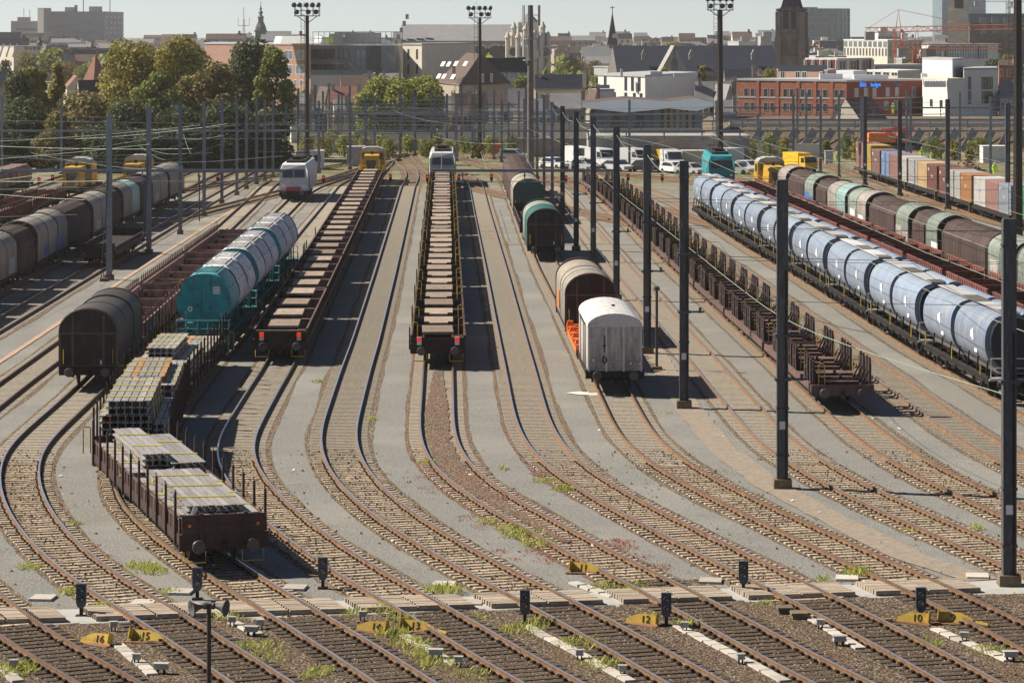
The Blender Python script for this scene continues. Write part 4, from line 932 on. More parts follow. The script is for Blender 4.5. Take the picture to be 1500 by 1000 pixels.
# ---------------------------------------------------------------- locomotives
def electric(r,mt,front='white_paint',red=True):
    L=18.9; w=1.48
    prof=[(-w,.95),(-w,3.0),(-1.2,3.75),(1.2,3.75),(w,3.0),(w,.95)]
    mb=MB(); mb.prism(prof,-L/2+2.2,L/2-2.2); 
    for e in (-1,1):   # raked cab ends
        n=len(prof); b=len(mb.v); y0=e*(L/2-2.2)
        mb.v+=[(x,y0,z) for x,z in prof]+[(x*.95,e*(L/2-.75-max(0,(z-1.9))*.42),z-(.12 if z>3.5 else 0)) for x,z in prof]
        for i in range(n):
            j=(i+1)%n; f=(b+i,b+j,b+n+j,b+n+i); mb.f.append(f if e>0 else f[::-1]); mb.m.append(0)
        f=tuple(b+n+i for i in range(n)); mb.f.append(f if e<0 else f[::-1]); mb.m.append(0)
    ob('body',mb.mesh('body',mt),r)
    y=-L/2+.75
    def fy(z): return y+max(0,z-1.9)*.42-.012
    ob('windscreen',MB().face([(-1.15,fy(2.35),2.35),(-.06,fy(2.35),2.35),(-.06,fy(3.15),3.15),(-1.1,fy(3.15),3.15)]).face([(.06,fy(2.35),2.35),(1.15,fy(2.35),2.35),(1.1,fy(3.15),3.15),(.06,fy(3.15),3.15)]).mesh('windscreen','glass'),r,(0,-.006,0))
    ob('buffer_beam',MB().box(-1.45,1.45,-.15,.3,.45,1.0).mesh('buffer_beam','black'),r,(0,y,0))
    ob('snow_plough',MB().hexa([(-1.2,.1,.1),(1.2,.1,.1),(1.2,.5,.1),(-1.2,.5,.1),(-1.35,-.1,.5),(1.35,-.1,.5),(1.35,.5,.5),(-1.35,.5,.5)]).mesh('snow_plough','black'),r,(0,y,0))
    if red: ob('front_band',MB().box(-.75,.75,-.03,.02,1.05,1.4).mesh('front_band','red_paint'),r,(0,y,0))
    for s in (-1,1):
        ob('cab_door',cm('cdr',lambda:MB().box(-.012,.012,-.35,.35,1.1,3.0).mesh('cab_door','render_grey')),r,(s*1.485,-L/2+2.9,0)); ob('side_window',cm('csw2',lambda:MB().box(-.014,.014,-.3,.3,2.4,3.0).mesh('side_window','glass')),r,(s*1.46,-L/2+2.0,0)); ob('handrail',cm('ehr',lambda:MB().tube([(0,0,1.2),(0,0,2.4)],.03,4).mesh('handrail','black')),r,(s*1.52,-L/2+2.45,0))
    for x in (-1.05,1.05): ob('headlight',cm('hl',lambda:MB().cyl((0,0,0),(0,-.05,0),.14,10).mesh('headlight','label_white')),r,(x,y-.0,1.55))
    for e,a in ((-1,0),(1,math.pi)):
        for s in (-1,1): ob('buffer',cm('bu',m_buffer),r,(s*.875,e*(L/2-.6),0),a)
    for yy in (-5.2,5.2):
        bg_=ob('bogie',cm('bo',m_bogie),r,(0,yy,0))
        for q in (-1.2,1.2): ob('wheelset',cm('ws',m_wheelset),bg_,(0,q,0))
    ob('roof_gear',MB().box(-.9,.9,-6,6,3.75,3.95).box(-.5,.5,-3,-1,3.95,4.2).box(-.6,.6,1,3.5,3.95,4.15).mesh('roof_gear','under'),r)
    for yy in (-5.6,5.6): ob('pantograph',cm('pg',lambda:MB().bar((-.6,-.9,4.05),(-.6,.9,4.25),.06,.06).bar((.6,-.9,4.05),(.6,.9,4.25),.06,.06).box(-.85,.85,.8,1.0,4.25,4.32).box(-.85,.85,-.1,.1,4.28,4.36).mesh('pantograph','under')),r,(0,yy,0))
    ob('side_grille',MB().box(-.012,.012,-4.5,4.5,2.6,3.0).mesh('side_grille','grate'),r,(-w,0,0)); ob('underbelly',MB().box(-1.2,1.2,-3,3,.3,.95).mesh('underbelly','under'),r)
def diesel(r):
    L=15.4; mb=MB(); mb.box(-.95,.95,-L/2+1.2,-1.2,1.1,3.15,0,.12,.0); ob('front_hood',mb.mesh('front_hood','loco_yellow'),r)
    mb=MB(); mb.box(-.95,.95,1.4,L/2-1.2,1.1,3.15,0,.12,0); ob('rear_hood',mb.mesh('rear_hood','loco_yellow'),r)
    ob('cab',MB().box(-1.42,1.42,-1.2,1.4,1.1,3.4).mesh('cab','loco_yellow'),r); ob('cab_roof',MB().prism([(-1.45,3.4),(-1.2,3.75),(-.6,3.95),(.6,3.95),(1.2,3.75),(1.45,3.4)],-1.35,1.55).mesh('cab_roof','render_grey'),r)
    for x in (-.72,.72): ob('cab_window',cm('cw',lambda:MB().box(-.5,.5,-.012,.012,2.55,3.25).mesh('cab_window','glass')),r,(x,-1.21,0))
    ob('side_window',cm('csw',lambda:MB().box(-.012,.012,-.8,.8,2.4,3.2).mesh('side_window','glass')),r,(-1.43,.1,0))
    ob('frame',MB().box(-1.42,1.42,-L/2+.55,L/2-.55,.75,1.1).mesh('frame','under'),r)
    ob('grille',MB().box(-.55,.55,-.03,.0,1.7,2.6).mesh('grille','grate'),r,(0,-L/2+1.20,0))
    ob('hood_band',MB().box(-.97,.97,-.3,.0,2.75,3.0).mesh('hood_band','grate'),r,(0,-L/2+1.6,0))
    for x in (-.6,.6): ob('headlight',cm('hl',lambda:MB().cyl((0,0,0),(0,-.05,0),.14,10).mesh('headlight','label_white')),r,(x,-L/2+1.2,1.4))
    for s in (-1,1):
        mb=MB()
        for q in range(9): y=-L/2+.7+q*(L-1.4)/8; mb.tube([(s*1.38,y,1.1),(s*1.38,y,2.0)],.025,4)
        mb.tube([(s*1.38,-L/2+.7,2.0),(s*1.38,-1.3,2.0)],.025,4); mb.tube([(s*1.38,1.5,2.0),(s*1.38,L/2-.7,2.0)],.025,4); ob('handrail',mb.mesh('handrail','loco_yellow'),r)
    ob('end_rail',MB().tube([(-1.38,0,2.),(-.5,0,2.)],.03,4).tube([(.5,0,2.),(1.38,0,2.)],.03,4).tube([(-.5,0,1.1),(-.5,0,2.)],.03,4).tube([(.5,0,1.1),(.5,0,2.)],.03,4).mesh('end_rail','loco_yellow'),r,(0,-L/2+.62,0))
    ob('exhaust',MB().cyl((0,0,3.1),(0,0,3.5),.18,8).mesh('exhaust','under'),r,(0,-3,0))
    for e,a in ((-1,0),(1,math.pi)):
        for s in (-1,1): ob('buffer',cm('bu',m_buffer),r,(s*.875,e*(L/2-.5),0),a)
    for yy in (-4.2,4.2):
        bg_=ob('bogie',cm('bo',m_bogie),r,(0,yy,0))
        for q in (-1.1,1.1): ob('wheelset',cm('ws',m_wheelset),bg_,(0,q,0))
for k,Yn,ty,lab,m in (('B',258*U,'e','white electric locomotive with a red front band, standing alone','white_paint'),('F',YF+.2,'e','white electric locomotive at the head of the stepped-platform wagons','white_paint'),('M',276*U,'e','teal electric locomotive beyond the blue hopper wagons','teal'),
    ('D',YD+.2,'d','yellow diesel locomotive at the far end of the square-platform wagons',0),('V',262*U,'d','yellow diesel locomotive in the shade beside the brown stake wagons',0),('U',268*U,'d','yellow diesel locomotive half hidden behind the grey hooded train',0),('O',263*U,'d','yellow diesel locomotive heading the green and brown hooded train',0)):
    loc,rz,_=place(k,Yn,18.9 if ty=='e' else 15.4); r=thing('locomotive',lab,'locomotive',loc,rz,'locomotives in the yard')
    electric(r,m,red=(k=='B')) if ty=='e' else diesel(r)
# ---------------------------------------------------------------- catenary masts
def m_mast(h,wd,mt):
    mb=MB(); w=wd/2; f=.045
    mb.box(-w,w,-w,-w+f,0,h,0); mb.box(-w,w,w-f,w,0,h,0); mb.box(-.035,.035,-w+f,w-f,0,h,0)
    mb.box(-w,-w+.03,-w,w,0,h,0) if wd>.38 else None
    mb.box(-w*.9,w*.9,-w*.9,w*.9,h,h+.04,0); return mb.mesh('column',mt)
MROW=[]
def mast(x,yt,yb,lab,near=False,arms=(),group='catenary masts'):
    p=gp(x,yb,0); D=p.y; h=CH-(yt-HZ)*D/F; 
    wd=.42 if near else (.38 if p.y<260 else .30); r=thing('catenary_mast',lab,'mast',(p.x,p.y,0),0,group)
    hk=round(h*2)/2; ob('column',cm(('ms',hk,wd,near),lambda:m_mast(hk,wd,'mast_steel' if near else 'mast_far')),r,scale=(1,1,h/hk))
    ob('footing',cm(('mf',wd),lambda:MB().box(-wd*.85,wd*.85,-wd*.85,wd*.85,-.1,.38,0,.02).mesh('footing','mast_base')),r)
    if near:
        ob('number_plate',cm('npl',lambda:MB().box(-.13,.13,-.235,-.215,2.3,2.6).mesh('number_plate','label_white')),r)
        ob('conduit',cm(('cdt',hk),lambda:MB().cyl((.12,-.24,.3),(.12,-.24,hk*.7),.03,6).mesh('conduit','under')),r)
        for z in (1.3,3.1,hk-.7): ob('clamp_band',cm('clb',lambda:MB().box(-.24,.24,-.24,.24,-.04,.04).mesh('clamp_band','mast_steel')),r,(0,0,z))
        for q,z in enumerate(arms): ob('bracket',cm('mbk',lambda:MB().box(-.3,.3,-.28,.28,-.05,.05).box(.2,.95,-.05,.05,-.04,.04).cyl((.75,0,-.06),(.75,0,.2),.07,6).mesh('bracket','mast_steel')),r,(0,0,z))
    else:
        ob('bracket',cm('mbf',lambda:MB().box(-.22,.22,-.2,.2,-.06,.06).mesh('bracket','mast_far')),r,(0,0,5.9))
    MROW.append((p.x,p.y,h)); return r
for i,(x,t,b) in enumerate([(160,170,410),(218,155,372),(264,150,343),(299,150,317),(325,147,298),(347,147,286),(361,148,277),(376,144,270),(388,147,265),(400,147,260)]):
    r=mast(x,t,b,'%s grey catenary mast in the row beside the terracotta kerb'%ORD[i],False)
    if i<2:
        p=gp(x,b,0); h=MROW[-1][2]
        for dx in (-.9,-1.4): ob('guy_wire',MB().tube([(dx*.3,-1.2,.05),(0,0,h*.78)],.025,4).mesh('guy_wire','wire_dark'),r)
        ob('guy_anchor',MB().box(-.5,.1,-1.5,-.9,0,.22,0,.05).mesh('guy_anchor','mast_base'),r)
for i,(x,t,b) in enumerate([(1002,237,598),(948,213,518),(903,186,440),(869,173,384),(844,164,367),(824,156,322),(809,150,308),(797,140,284)]):
    mast(x,t,b,'%s tall dark catenary mast in the row behind the white van'%ORD[i],i<6,(7.2,4.5) if i<5 else ())
mast(1146,265,715,'single tall dark catenary mast on a block beside the bright-railed track',True,(5.9,4.2))
mast(1478,322,858,'tall dark catenary mast at the picture edge by the board crossing',True,(6.5,))
FARM=[(3,140,256),(90,146,255),(104,150,247),(173,149,249),(253,150,246),(316,146,243),(419,152,245),(437,130,226),(462,125,218),(467,148,254),(482,123,215),(496,138,222),(513,150,249),(536,152,240),(549,145,238),(580,129,214),(588,141,222),(608,141,229),(637,142,226),(647,128,214),(669,149,236),(676,124,214),(735,147,238),(745,150,228),(768,145,240),(787,148,262),(922,147,248),(1050,148,243),(1110,168,224),(1114,178,224)]
for i,(x,t,b) in enumerate(FARM): mast(x,t,b,'thin pale catenary mast in the far throat, %s from the edge by the trees'%CNT[i],False)
xr=random.Random(21)
for i in range(24): x_=440+i*15+xr.uniform(-5,5); b_=xr.uniform(212,234); mast(x_,xr.uniform(126,142),b_,'slender mast in the thicket of far poles, %s from the floodlight tower'%CNT[i],False)
RM=[(1162,140,245),(1168,130,226),(1181,137,228),(1202,141,253),(1229,139,261),(1262,142,246),(1267,142,273),(1318,148,288),(1328,132,227),(1334,140,229),(1388,146,308),(1406,135,241),(1451,142,259),(1476,152,330)]
for i,(x,t,b) in enumerate(RM): mast(x,t,b,'grey catenary mast around the container train, %s from the brick hotel side'%CNT[i],b>270)
# portal beams across the yard
def portal(x0,x1,yb,z,lab,th=.22):
    a=gp(x0,yb,0); b=gp(x1,yb,0); r=thing('portal_beam',lab,'beam',(a.x,a.y,z),0,'portal beams of the overhead line'); mb=MB(); W=b.x-a.x
    mb.box(0,W,-.12,.12,-th/2,th/2); ob('beam',mb.mesh('beam','mast_far'),r)
    n=max(2,int(W/4.4)); me=cm('ins',lambda:MB().box(-.05,.05,-.05,.05,-1.1,0).bar((0,0,-1.0),(.5,0,-.65),.05,.05).cyl((0,0,-.5),(0,0,-.3),.1,6).mesh('drop_arm','mast_far'))
    for i in range(n): ob('drop_arm',me,r,(W*(i+.5)/n,0,0))
    ob('span_wire',MB().tube([(0,0,-.9),(W,0,-.9)],.03,4).tube([(0,0,1.2),(W*.25,0,.75),(W*.5,0,.6),(W*.75,0,.75),(W,0,1.2)],.025,4).mesh('span_wire','mast_far'),r)
portal(2,415,356,6.0,'long grey portal beam crossing in front of the yellow locomotives')
portal(632,905,356,6.0,'grey portal beam over the stepped-platform train')
for i,(x0,x1,yb,z) in enumerate(((2,1500,266,5.9),(0,420,250,6.0),(440,1070,248,6.1),(60,800,240,6.0),(420,1120,234,6.2),(440,800,226,6.0),(1060,1500,250,6.4),(1060,1500,240,7.4),(440,760,218,6.6))): portal(x0,x1,yb,z,'far portal beam over the throat of the yard, %s from the camera'%CNT[i],.2)
# wires along the tracks
def wire(k,Y0,Y1,dx=0,z=5.5,sag=.0,mt='wire',r=.018,lab=''):
    pts=[]; n=int((Y1-Y0)/4)
    for i in range(n+1):
        Y=Y0+(Y1-Y0)*i/n; ph=(Y/52.)%1; pts.append((at(k,Y)+dx,Y,z+sag*(4*(ph-.5)**2)))
    mb=MB(); mb.tube(pts,r,4); ob('overhead_wire',mb.mesh('overhead_wire',mt),None,label=lab,cat='wire',group='overhead wires')
WL=dict(I='the bright-railed track past the tall masts',K='the empty track beside the blue hoppers',L='the blue hopper train',M='the hidden track behind the hoppers',N='the red low wagons',O='the green and brown hooded train',P='the container train',A='the empty track beside the pinkish wagons',Q='the bright track by the terracotta kerb',S='the grey hooded train',U='the half-hidden yellow locomotive',V='the brown stake wagons',W='the brown tub wagons')
for k in 'IKLMNOP': wire(k,(84 if k=='I' else 95)*U,290*U,0,5.5,0,'wire',.016,'pale green contact wire above '+WL[k]); wire(k,95*U,290*U,.15,5.9,1.0,'wire_dark',.014,'sagging carrier wire above '+WL[k])
for k in 'QSUVW': wire(k,150*U,300*U,0,5.5,0,'wire',.02,'pale contact wire above '+WL[k]); wire(k,150*U,300*U,.15,5.9,1.0,'wire',.014,'sagging carrier wire above '+WL[k])
for k,l in (('D','the square-platform wagons'),('F','the stepped-platform wagons'),('G','the empty track beside the stepped-platform train'),('H','the mixed hooded wagons behind the white van')): wire(k,212*U,250*U,0,5.6,0,'wire',.02,'short pale contact wire above '+l)
EXTRA_SPANS=1
def span(a,b,z0,z1,sag,lab,mt='wire_dark',r=.016):
    P=[]; 
    for i in range(13): t=i/12; P.append((a[0]+(b[0]-a[0])*t,a[1]+(b[1]-a[1])*t,z0+(z1-z0)*t-sag*4*t*(1-t)))
    ob('overhead_wire',MB().tube(P,r,4).mesh('overhead_wire',mt),None,label=lab,cat='wire',group='overhead wires')
for i in range(7): a,b=MROW[i],MROW[i+1]; span(a,b,a[2]-.4,b[2]-.4,.6,'feeder wire along the kerbside mast row, %s span'%CNT[i],'wire')
for i in range(10,16): a,b=MROW[i],MROW[i+1]; span(a,b,a[2]-.5,b[2]-.5,.5,'feeder wire along the tall dark mast row, %s span'%CNT[i-10],'wire')
for i,(Yq,z) in enumerate(((117,5.2),(117,7.2),(138,5.2),(138,7.0),(158,5.4),(158,7.2),(182,5.4),(182,7.2),(206,6.),(230,6.))): span((8.2 if Yq<140 else 6.3,Yq*U),(48,Yq*U),z,z,.35,'thin cross-span wire over the hoppers, %s from the camera'%CNT[i],r=.013)
for i,(Yq,z) in enumerate(((165,5.6),(165,7.4),(192,5.8),(218,5.8),(240,6.))): span((-28.4,Yq*U),(-60,Yq*U),z,z,.3,'thin cross-span wire over the grey hooded train, %s from the camera'%CNT[i],'wire',r=.014)
wr=random.Random(11)
for i in range(22):
    y0=wr.uniform(150,270); x0=wr.uniform(-29,-27.5); y1=y0+wr.uniform(12,45); x1=wr.choice((-30.7,-35.2,-40.6,-46,-53.5))+wr.uniform(-1,1); span((x0,y0*U),(x1,y1*U),wr.uniform(6.5,9.5),wr.uniform(5.5,7),.2,'slack registration wire beside the kerbside masts, %s from the camera'%CNT[i],'wire',.014)
for i in range(24):
    y0=wr.uniform(185,290); x0=wr.uniform(-24,30); y1=y0+wr.uniform(15,50); x1=x0+wr.uniform(-14,14); span((x0,max(y0,232)*U),(x1,max(y1,250)*U),wr.uniform(6,9),wr.uniform(5.6,8),.3,'slack registration wire over the far throat, %s counted outwards'%CNT[i],'wire',.014)
# ---------------------------------------------------------------- lighting towers and telecom mast
def tower(x,ytop,yb,lab,dark='pole_dark',r0=.45,lat=False,ph=4):
    p=gp(x,yb,0); h=CH-(ytop-HZ)*p.y/F; t=thing('lighting_tower',lab,'lighting tower',(p.x,p.y,0),0,'floodlight towers')
    ob('pole',MB().cyl((0,0,0),(0,0,h-1.8),r0,12,0,r0*.72).mesh('pole',dark),t)
    mb=MB(); mb.box(-1.55,1.55,-.9,.9,h-1.8,h-1.7)
    for xx in (-1.5,-.75,0,.75,1.5):
        for yy in (-.88,.88): mb.tube([(xx,yy,h-1.7),(xx,yy,h-.55)],.035,4)
    for z in (h-1.1,h-.55):
        for yy in (-.88,.88): mb.tube([(-1.5,yy,z),(1.5,yy,z)],.035,4)
        for xx in (-1.5,1.5): mb.tube([(xx,-.88,z),(xx,.88,z)],.035,4)
    for s in (-1,1): mb.bar((0,0,h-2.7),(s*1.2,0,h-1.8),.09,.09)
    ob('platform',mb.mesh('platform',dark),t)
    fl=cm('fl',lambda:MB().lathe([(.0,0),(.30,.02),(.34,.14),(.26,.34),(.12,.42),(0.02,.44)],10).mesh('floodlight','lamp_housing'))
    for q,xx in enumerate((-1.5,-.9,-.1,.6,1.3)): ob('floodlight',fl,t,(xx,-.8,h-.35),rot=(R(110),0,R(-30+25*q)))
    for q,xx in enumerate((-1.2,.2,1.1)): ob('floodlight',fl,t,(xx,-.9,h-1.2),rot=(R(120),0,R(-20+20*q)))
    mb=MB()
    for s in (-.22,.22): mb.tube([(s-.55,0,1),(s-.55,0,h-1.8)],.025,4)
    for q in range(int(h/.6)): mb.tube([(-.77,0,1+q*.6),(-.33,0,1+q*.6)],.018,4)
    for q in range(int(h/1.4)): mb.tube([(-.85,-.0,1.3+q*1.4),(-.85,-.35,1.3+q*1.4),(-.25,-.35,1.3+q*1.4),(-.25,0,1.3+q*1.4)],.02,4)
    ob('ladder',mb.mesh('ladder',dark),t)
tower(450,3,253,'dark floodlight tower with round lamps rising behind the white hut',r0=.30)
tower(703,8,232,'slim floodlight tower with lamps in front of the grey church roof',r0=.28)
tower(1055,-6,258,'floodlight tower beside the pavilion, its lamps at the picture top',r0=.40)
tower(1491,-130,352,'massive black floodlight tower cut by the picture edge',r0=.42)
p=gp(777,249,0); h=CH-(8-HZ)*p.y/F; t=thing('telecom_mast','thick grey concrete telecom mast with panel antennas','mast',(p.x,p.y,0))
ob('pole',MB().cyl((0,0,0),(0,0,h),.46,14,0,.34).mesh('pole','stone_dark'),t)
for i in range(3):
    for z in (h-2.6,h-6.5):
        a=R(120*i+20); ob('antenna',cm('an',lambda:MB().box(-.16,.16,-.08,.08,0,2.6).mesh('antenna','render_grey')),t,(1.15*math.cos(a),1.15*math.sin(a),z),a)
        ob('antenna_arm',cm('aa',lambda:MB().box(0,1.15,-.04,.04,0,.08).mesh('antenna_arm','crane_grey')),t,(0,0,z+1.3),a)
for z in (h-4.3,h-7): ob('ring_platform',cm('rp',lambda:MB().lathe([(.4,0),(.95,0),(.95,.12),(.4,.12)],14).mesh('ring_platform','crane_grey')),t,(0,0,z))
# ---------------------------------------------------------------- dwarf signals, derailers, boxes, troughs in front
def m_sighead():
    mb=MB(); mb.prism([(-.15,.42),(-.15,1.0),(.15,1.0),(.15,.42),(.10,.30),(.0,.27),(-.10,.30)],-.07,.07); return mb.mesh('signal_head','signal_case')
def m_visor():
    mb=MB(); n=8
    for i in range(n):
        a=math.pi*i/n;b=math.pi*(i+1)/n
        mb.face([(.10*math.cos(a),0,.10*math.sin(a)),(.10*math.cos(b),0,.10*math.sin(b)),(.10*math.cos(b),-.16,.10*math.sin(b)),(.10*math.cos(a),-.16,.10*math.sin(a))])
    return mb.mesh('visor','black')
SG=[(119,903,'beside the numeral sixteen plate'),(289,878,'in front of the steel wagon'),(473,862,'between the steel wagon track and the next curved track'),(769,913,'on the gravel near the numeral thirteen plate'),(1089,868,'just behind the walkway beside an empty track'),(976,917,'next to the numeral twelve plate'),(1349,909,'behind the numeral ten plate')]
for x,y,l in SG:
    p=gp(x,y,0); r=thing('dwarf_signal','small black two-lamp ground signal '+l,'signal',(p.x,p.y,0),0,'dwarf signals')
    hd=ob('signal_head',cm('sgh',m_sighead),r); ob('post',cm('sgp',lambda:MB().box(-.05,.05,-.05,.05,0,.32).box(-.16,.16,-.12,.12,0,.06).mesh('post','under')),r)
    for z in (.80,.54):
        ob('lens',cm('sgl',lambda:MB().cyl((0,-.07,0),(0,-.085,0),.085,12).mesh('lens','glass')),hd,(0,0,z)); ob('visor',cm('sgv',m_visor),hd,(0,-.07,z))
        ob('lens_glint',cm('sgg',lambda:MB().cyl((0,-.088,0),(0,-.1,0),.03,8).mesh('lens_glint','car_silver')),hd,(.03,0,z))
for i,(x,y) in enumerate([(57,270),(77,266),(319,265),(375,266),(474,267),(572,265),(626,266),(672,266),(720,265),(829,267),(874,265),(920,265),(970,265),(1278,205)]):
    p=gp(x,y+3,0); r=thing('dwarf_signal','distant small signal showing red, %s from the tree side'%CNT[i],'signal',(p.x,p.y,0),0,'distant red dwarf signals')
    ob('signal_head',cm('rsg',lambda:MB().box(-.17,.17,-.08,.08,.25,1.0).box(-.05,.05,-.05,.05,0,.25).mesh('signal_head','black')),r); ob('lens',cm('rsl',lambda:MB().box(-.09,.09,-.1,-.081,.68,.86).mesh('lens','red_lens')),r)
NW={'16':'sixteen','15':'fifteen','14':'fourteen','13':'thirteen','12':'twelve','11':'eleven','10':'ten','9':'nine'}
def text(s,size,parent,loc,rot,mt,ext=.004):
    c=bpy.data.curves.new('numeral','FONT'); c.body=s; c.size=size; c.align_x='CENTER'; c.extrude=ext; c.materials.append(MT[mt]); tmp=bpy.data.objects.new('numeral',c); col.objects.link(tmp); dg=bpy.context.evaluated_depsgraph_get(); dg.update(); me=bpy.data.meshes.new_from_object(tmp.evaluated_get(dg)); bpy.data.objects.remove(tmp); return ob('numeral',me,parent,loc,rot=rot)
for n_,x,y,f,l in (('16',140,944,-1,''),('15',216,940,1,''),('14',545,926,-1,''),('13',612,925,1,''),('11',858,839,1,''),('12',940,915,-1,''),('10',1338,913,-1,''),('9',1400,913,1,'')):
    p=gp(x,y,0); r=thing('derailer','yellow numbered derailer plate reading %s on a rusty base beside the rail'%NW[n_],'derailer',(p.x,p.y,.0),R(-20),'yellow numbered derailers')
    mb=MB(); poly=[(-.5,.03),(-.5,.18),(-.12,.34),(.5,.34),(.5,.03)]; poly=[(x_*-f if f>0 else x_,z) for x_,z in poly]
    if f>0: poly=poly[::-1]
    mb.prism(poly,-.012,.012,0); mb.box(.48,.51,-.3,.0,.03,.34) if f<0 else mb.box(-.51,-.48,-.3,0,.03,.34)
    ob('plate',mb.mesh('plate','yellow'),r,rot=(R(-24),0,0))
    ob('base_plate',MB().zprism([(-.62,-.05),(.55,-.45),(.62,.05),(-.5,.12)] if f<0 else [(-.55,-.45),(.75,-.1),(.6,.12),(-.62,.05)],.02,.05).mesh('base_plate','derail_base'),r)
    ob('edge_bar',MB().bar((-.62 if f<0 else .62,-.05,.1),(-1.05 if f<0 else 1.05,-.35,.1),.06,.06).mesh('edge_bar','yellow'),r)
    text(n_,.30,r,(.10*(-f),.012,.085),(R(66),0,0),'black')
def m_jbox(): return MB().box(-.16,.16,-.11,.11,.22,.42,0,.02).box(-.18,.18,-.13,.13,.42,.45,0).box(-.10,-.05,-.04,.04,0,.22,1).box(.05,.10,-.04,.04,0,.22,1).mesh('case','box_white','under')
BX=[(166,925),(200,973),(236,987),(340,918),(381,922),(368,932),(531,910),(638,966),(672,977),(849,967),(912,990),(1003,926),(1085,973),(1202,922),(1230,946),(1413,941),(1480,969),(20,982)]
BL=['behind the fifteen plate','below the fifteen plate','square one below the fifteen plate','first beside the loudspeaker post','near the steel wagon track crossing','low one beside the loudspeaker post','behind the fourteen plate','square one below the thirteen plate','among weeds below the thirteen plate','on the slab strip in the middle','in the weeds at the bottom middle','right next to the twelve plate','far down the slab strip below the twelve plate','at the head of the slab strip before the ten plate','square one before the ten plate','below the nine plate','dark one below the nine plate','in the weeds at the bottom corner']
for i,(x,y) in enumerate(BX):
    p=gp(x,y,0); big=i in (2,5,7,14,16); r=thing('junction_box','small pale trackside box '+BL[i],'box',(p.x,p.y,0),rnd.uniform(-.3,.3),'trackside boxes'); ob('case',cm('jb',m_jbox),r,scale=(1.2,1.0,.7) if big else (.7,.7,.7))
for i,(pts,l) in enumerate(([[(172,945),(225,990)],'below the fifteen plate'],[[(340,912),(380,932)],'beside the loudspeaker post'],[[(590,932),(668,975)],'below the thirteen plate'],[[(770,918),(925,1000)],'through the weeds in the middle'],[[(990,917),(1152,1000)],'below the twelve plate'],[[(838,854),(900,876)],'behind the walkway near the eleven plate'],[[(1180,903),(1262,952)],'in front of the ten plate'],[[(1368,922),(1480,970)],'below the nine plate'],[[(1095,970),(1150,1000)],'at the bottom edge'],[[(0,980),(28,1000)],'in the bottom corner'])):
    a=gp(*pts[0],0);b=gp(*pts[1],0); d=b-a; n=max(1,int(d.length/.62)); r=thing('cable_trough','row of pale concrete trough lids '+l,'cable trough',(a.x,a.y,0),0,'cable troughs')
    for q in range(n): ob('slab',cm('sl',lambda:MB().box(-.17,.17,-.3,.3,0,.07,0,.01).mesh('slab','slab')),r,tuple(d*((q+.5)/n)+Vector((rnd.uniform(-.02,.02),0,rnd.uniform(.0,.012)))),math.atan2(-d.x,d.y)+rnd.uniform(-.03,.03))
for i,(x,y) in enumerate([(63,877),(265,868),(650,857),(690,884),(1041,852),(1241,848),(1432,845),(210,884),(432,862)]):
    p=gp(x,y,0); ob('concrete_lid',cm('lid',lambda:MB().box(-.36,.36,-.42,.42,0,.07,0,.01).mesh('concrete_lid','slab')),None,(p.x,p.y,.01),R(-6),label='pale concrete manhole lid beside the tracks, %s listed from the near walkway edge'%CNT[i],cat='manhole lid',group='concrete lids by the walkway')
for i,(x,y,l) in enumerate([(1150,898,'behind the slab strip near the walkway'),(1170,906,'in front of the walkway by the slab strip')]):
    p=gp(x,y,0); r=thing('cable_cover','rusty low cable cover box '+l,'cable cover',(p.x,p.y,0)); ob('lid',cm('cc',lambda:MB().box(-.25,.25,-.3,.3,.15,.22,0,.02).box(-.2,.2,-.25,.25,0,.15).mesh('lid','mast_base')),r)
# loudspeaker post
p=gp(306,1046,0); t=thing('loudspeaker_post','dark post with two grey horn loudspeakers at the bottom of the picture','loudspeaker',(p.x,p.y,0)); hh=CH-(886-HZ)*p.y/F
ob('post',MB().cyl((0,0,0),(0,0,hh),.06,10).cyl((0,0,hh),(0,0,hh+.05),.075,10).mesh('post','pole_dark'),t)
for s,a in ((-1,R(35)),(1,R(-55))):
    hr=ob('horn',MB().lathe([(.05,.0),(.06,.1),(.09,.2),(.15,.3),(.22,.36),(.21,.365),(.14,.31)],16).mesh('horn','horn_grey',smooth=True),t,(s*.12,0,hh-.02),rot=(R(95),0,R(-62) if s<0 else R(70))); ob('driver',MB().cyl((0,0,-.14),(0,0,.02),.09,12).mesh('driver','horn_grey'),hr)
ob('cross_arm',MB().box(-.16,.16,-.03,.03,hh-.06,hh+.02).mesh('cross_arm','pole_dark'),t)
p=gp(962,542,0); t=thing('lamp_post','thin dark lamp post beside the white van','lamp post',(p.x,p.y,0)); ob('post',MB().cyl((0,0,0),(0,0,4.1),.07,8).mesh('post','pole_dark'),t); ob('lamp_head',MB().lathe([(.05,4.1),(.16,4.15),(.16,4.3),(.05,4.36)],10).mesh('lamp_head','lamp_housing'),t); ob('footing',MB().box(-.3,.3,-.3,.3,0,.2,0,.03).mesh('footing','mast_base'),t)
p=gp(292,324,0); t=thing('lamp_post','thin dark post on the walkway between the kerbside masts','lamp post',(p.x,p.y,0)); ob('post',MB().cyl((0,0,0),(0,0,4.0),.06,8).mesh('post','pole_dark'),t); ob('lamp_head',MB().lathe([(.05,4.0),(.14,4.05),(.14,4.2),(.05,4.26)],10).mesh('lamp_head','lamp_housing'),t)
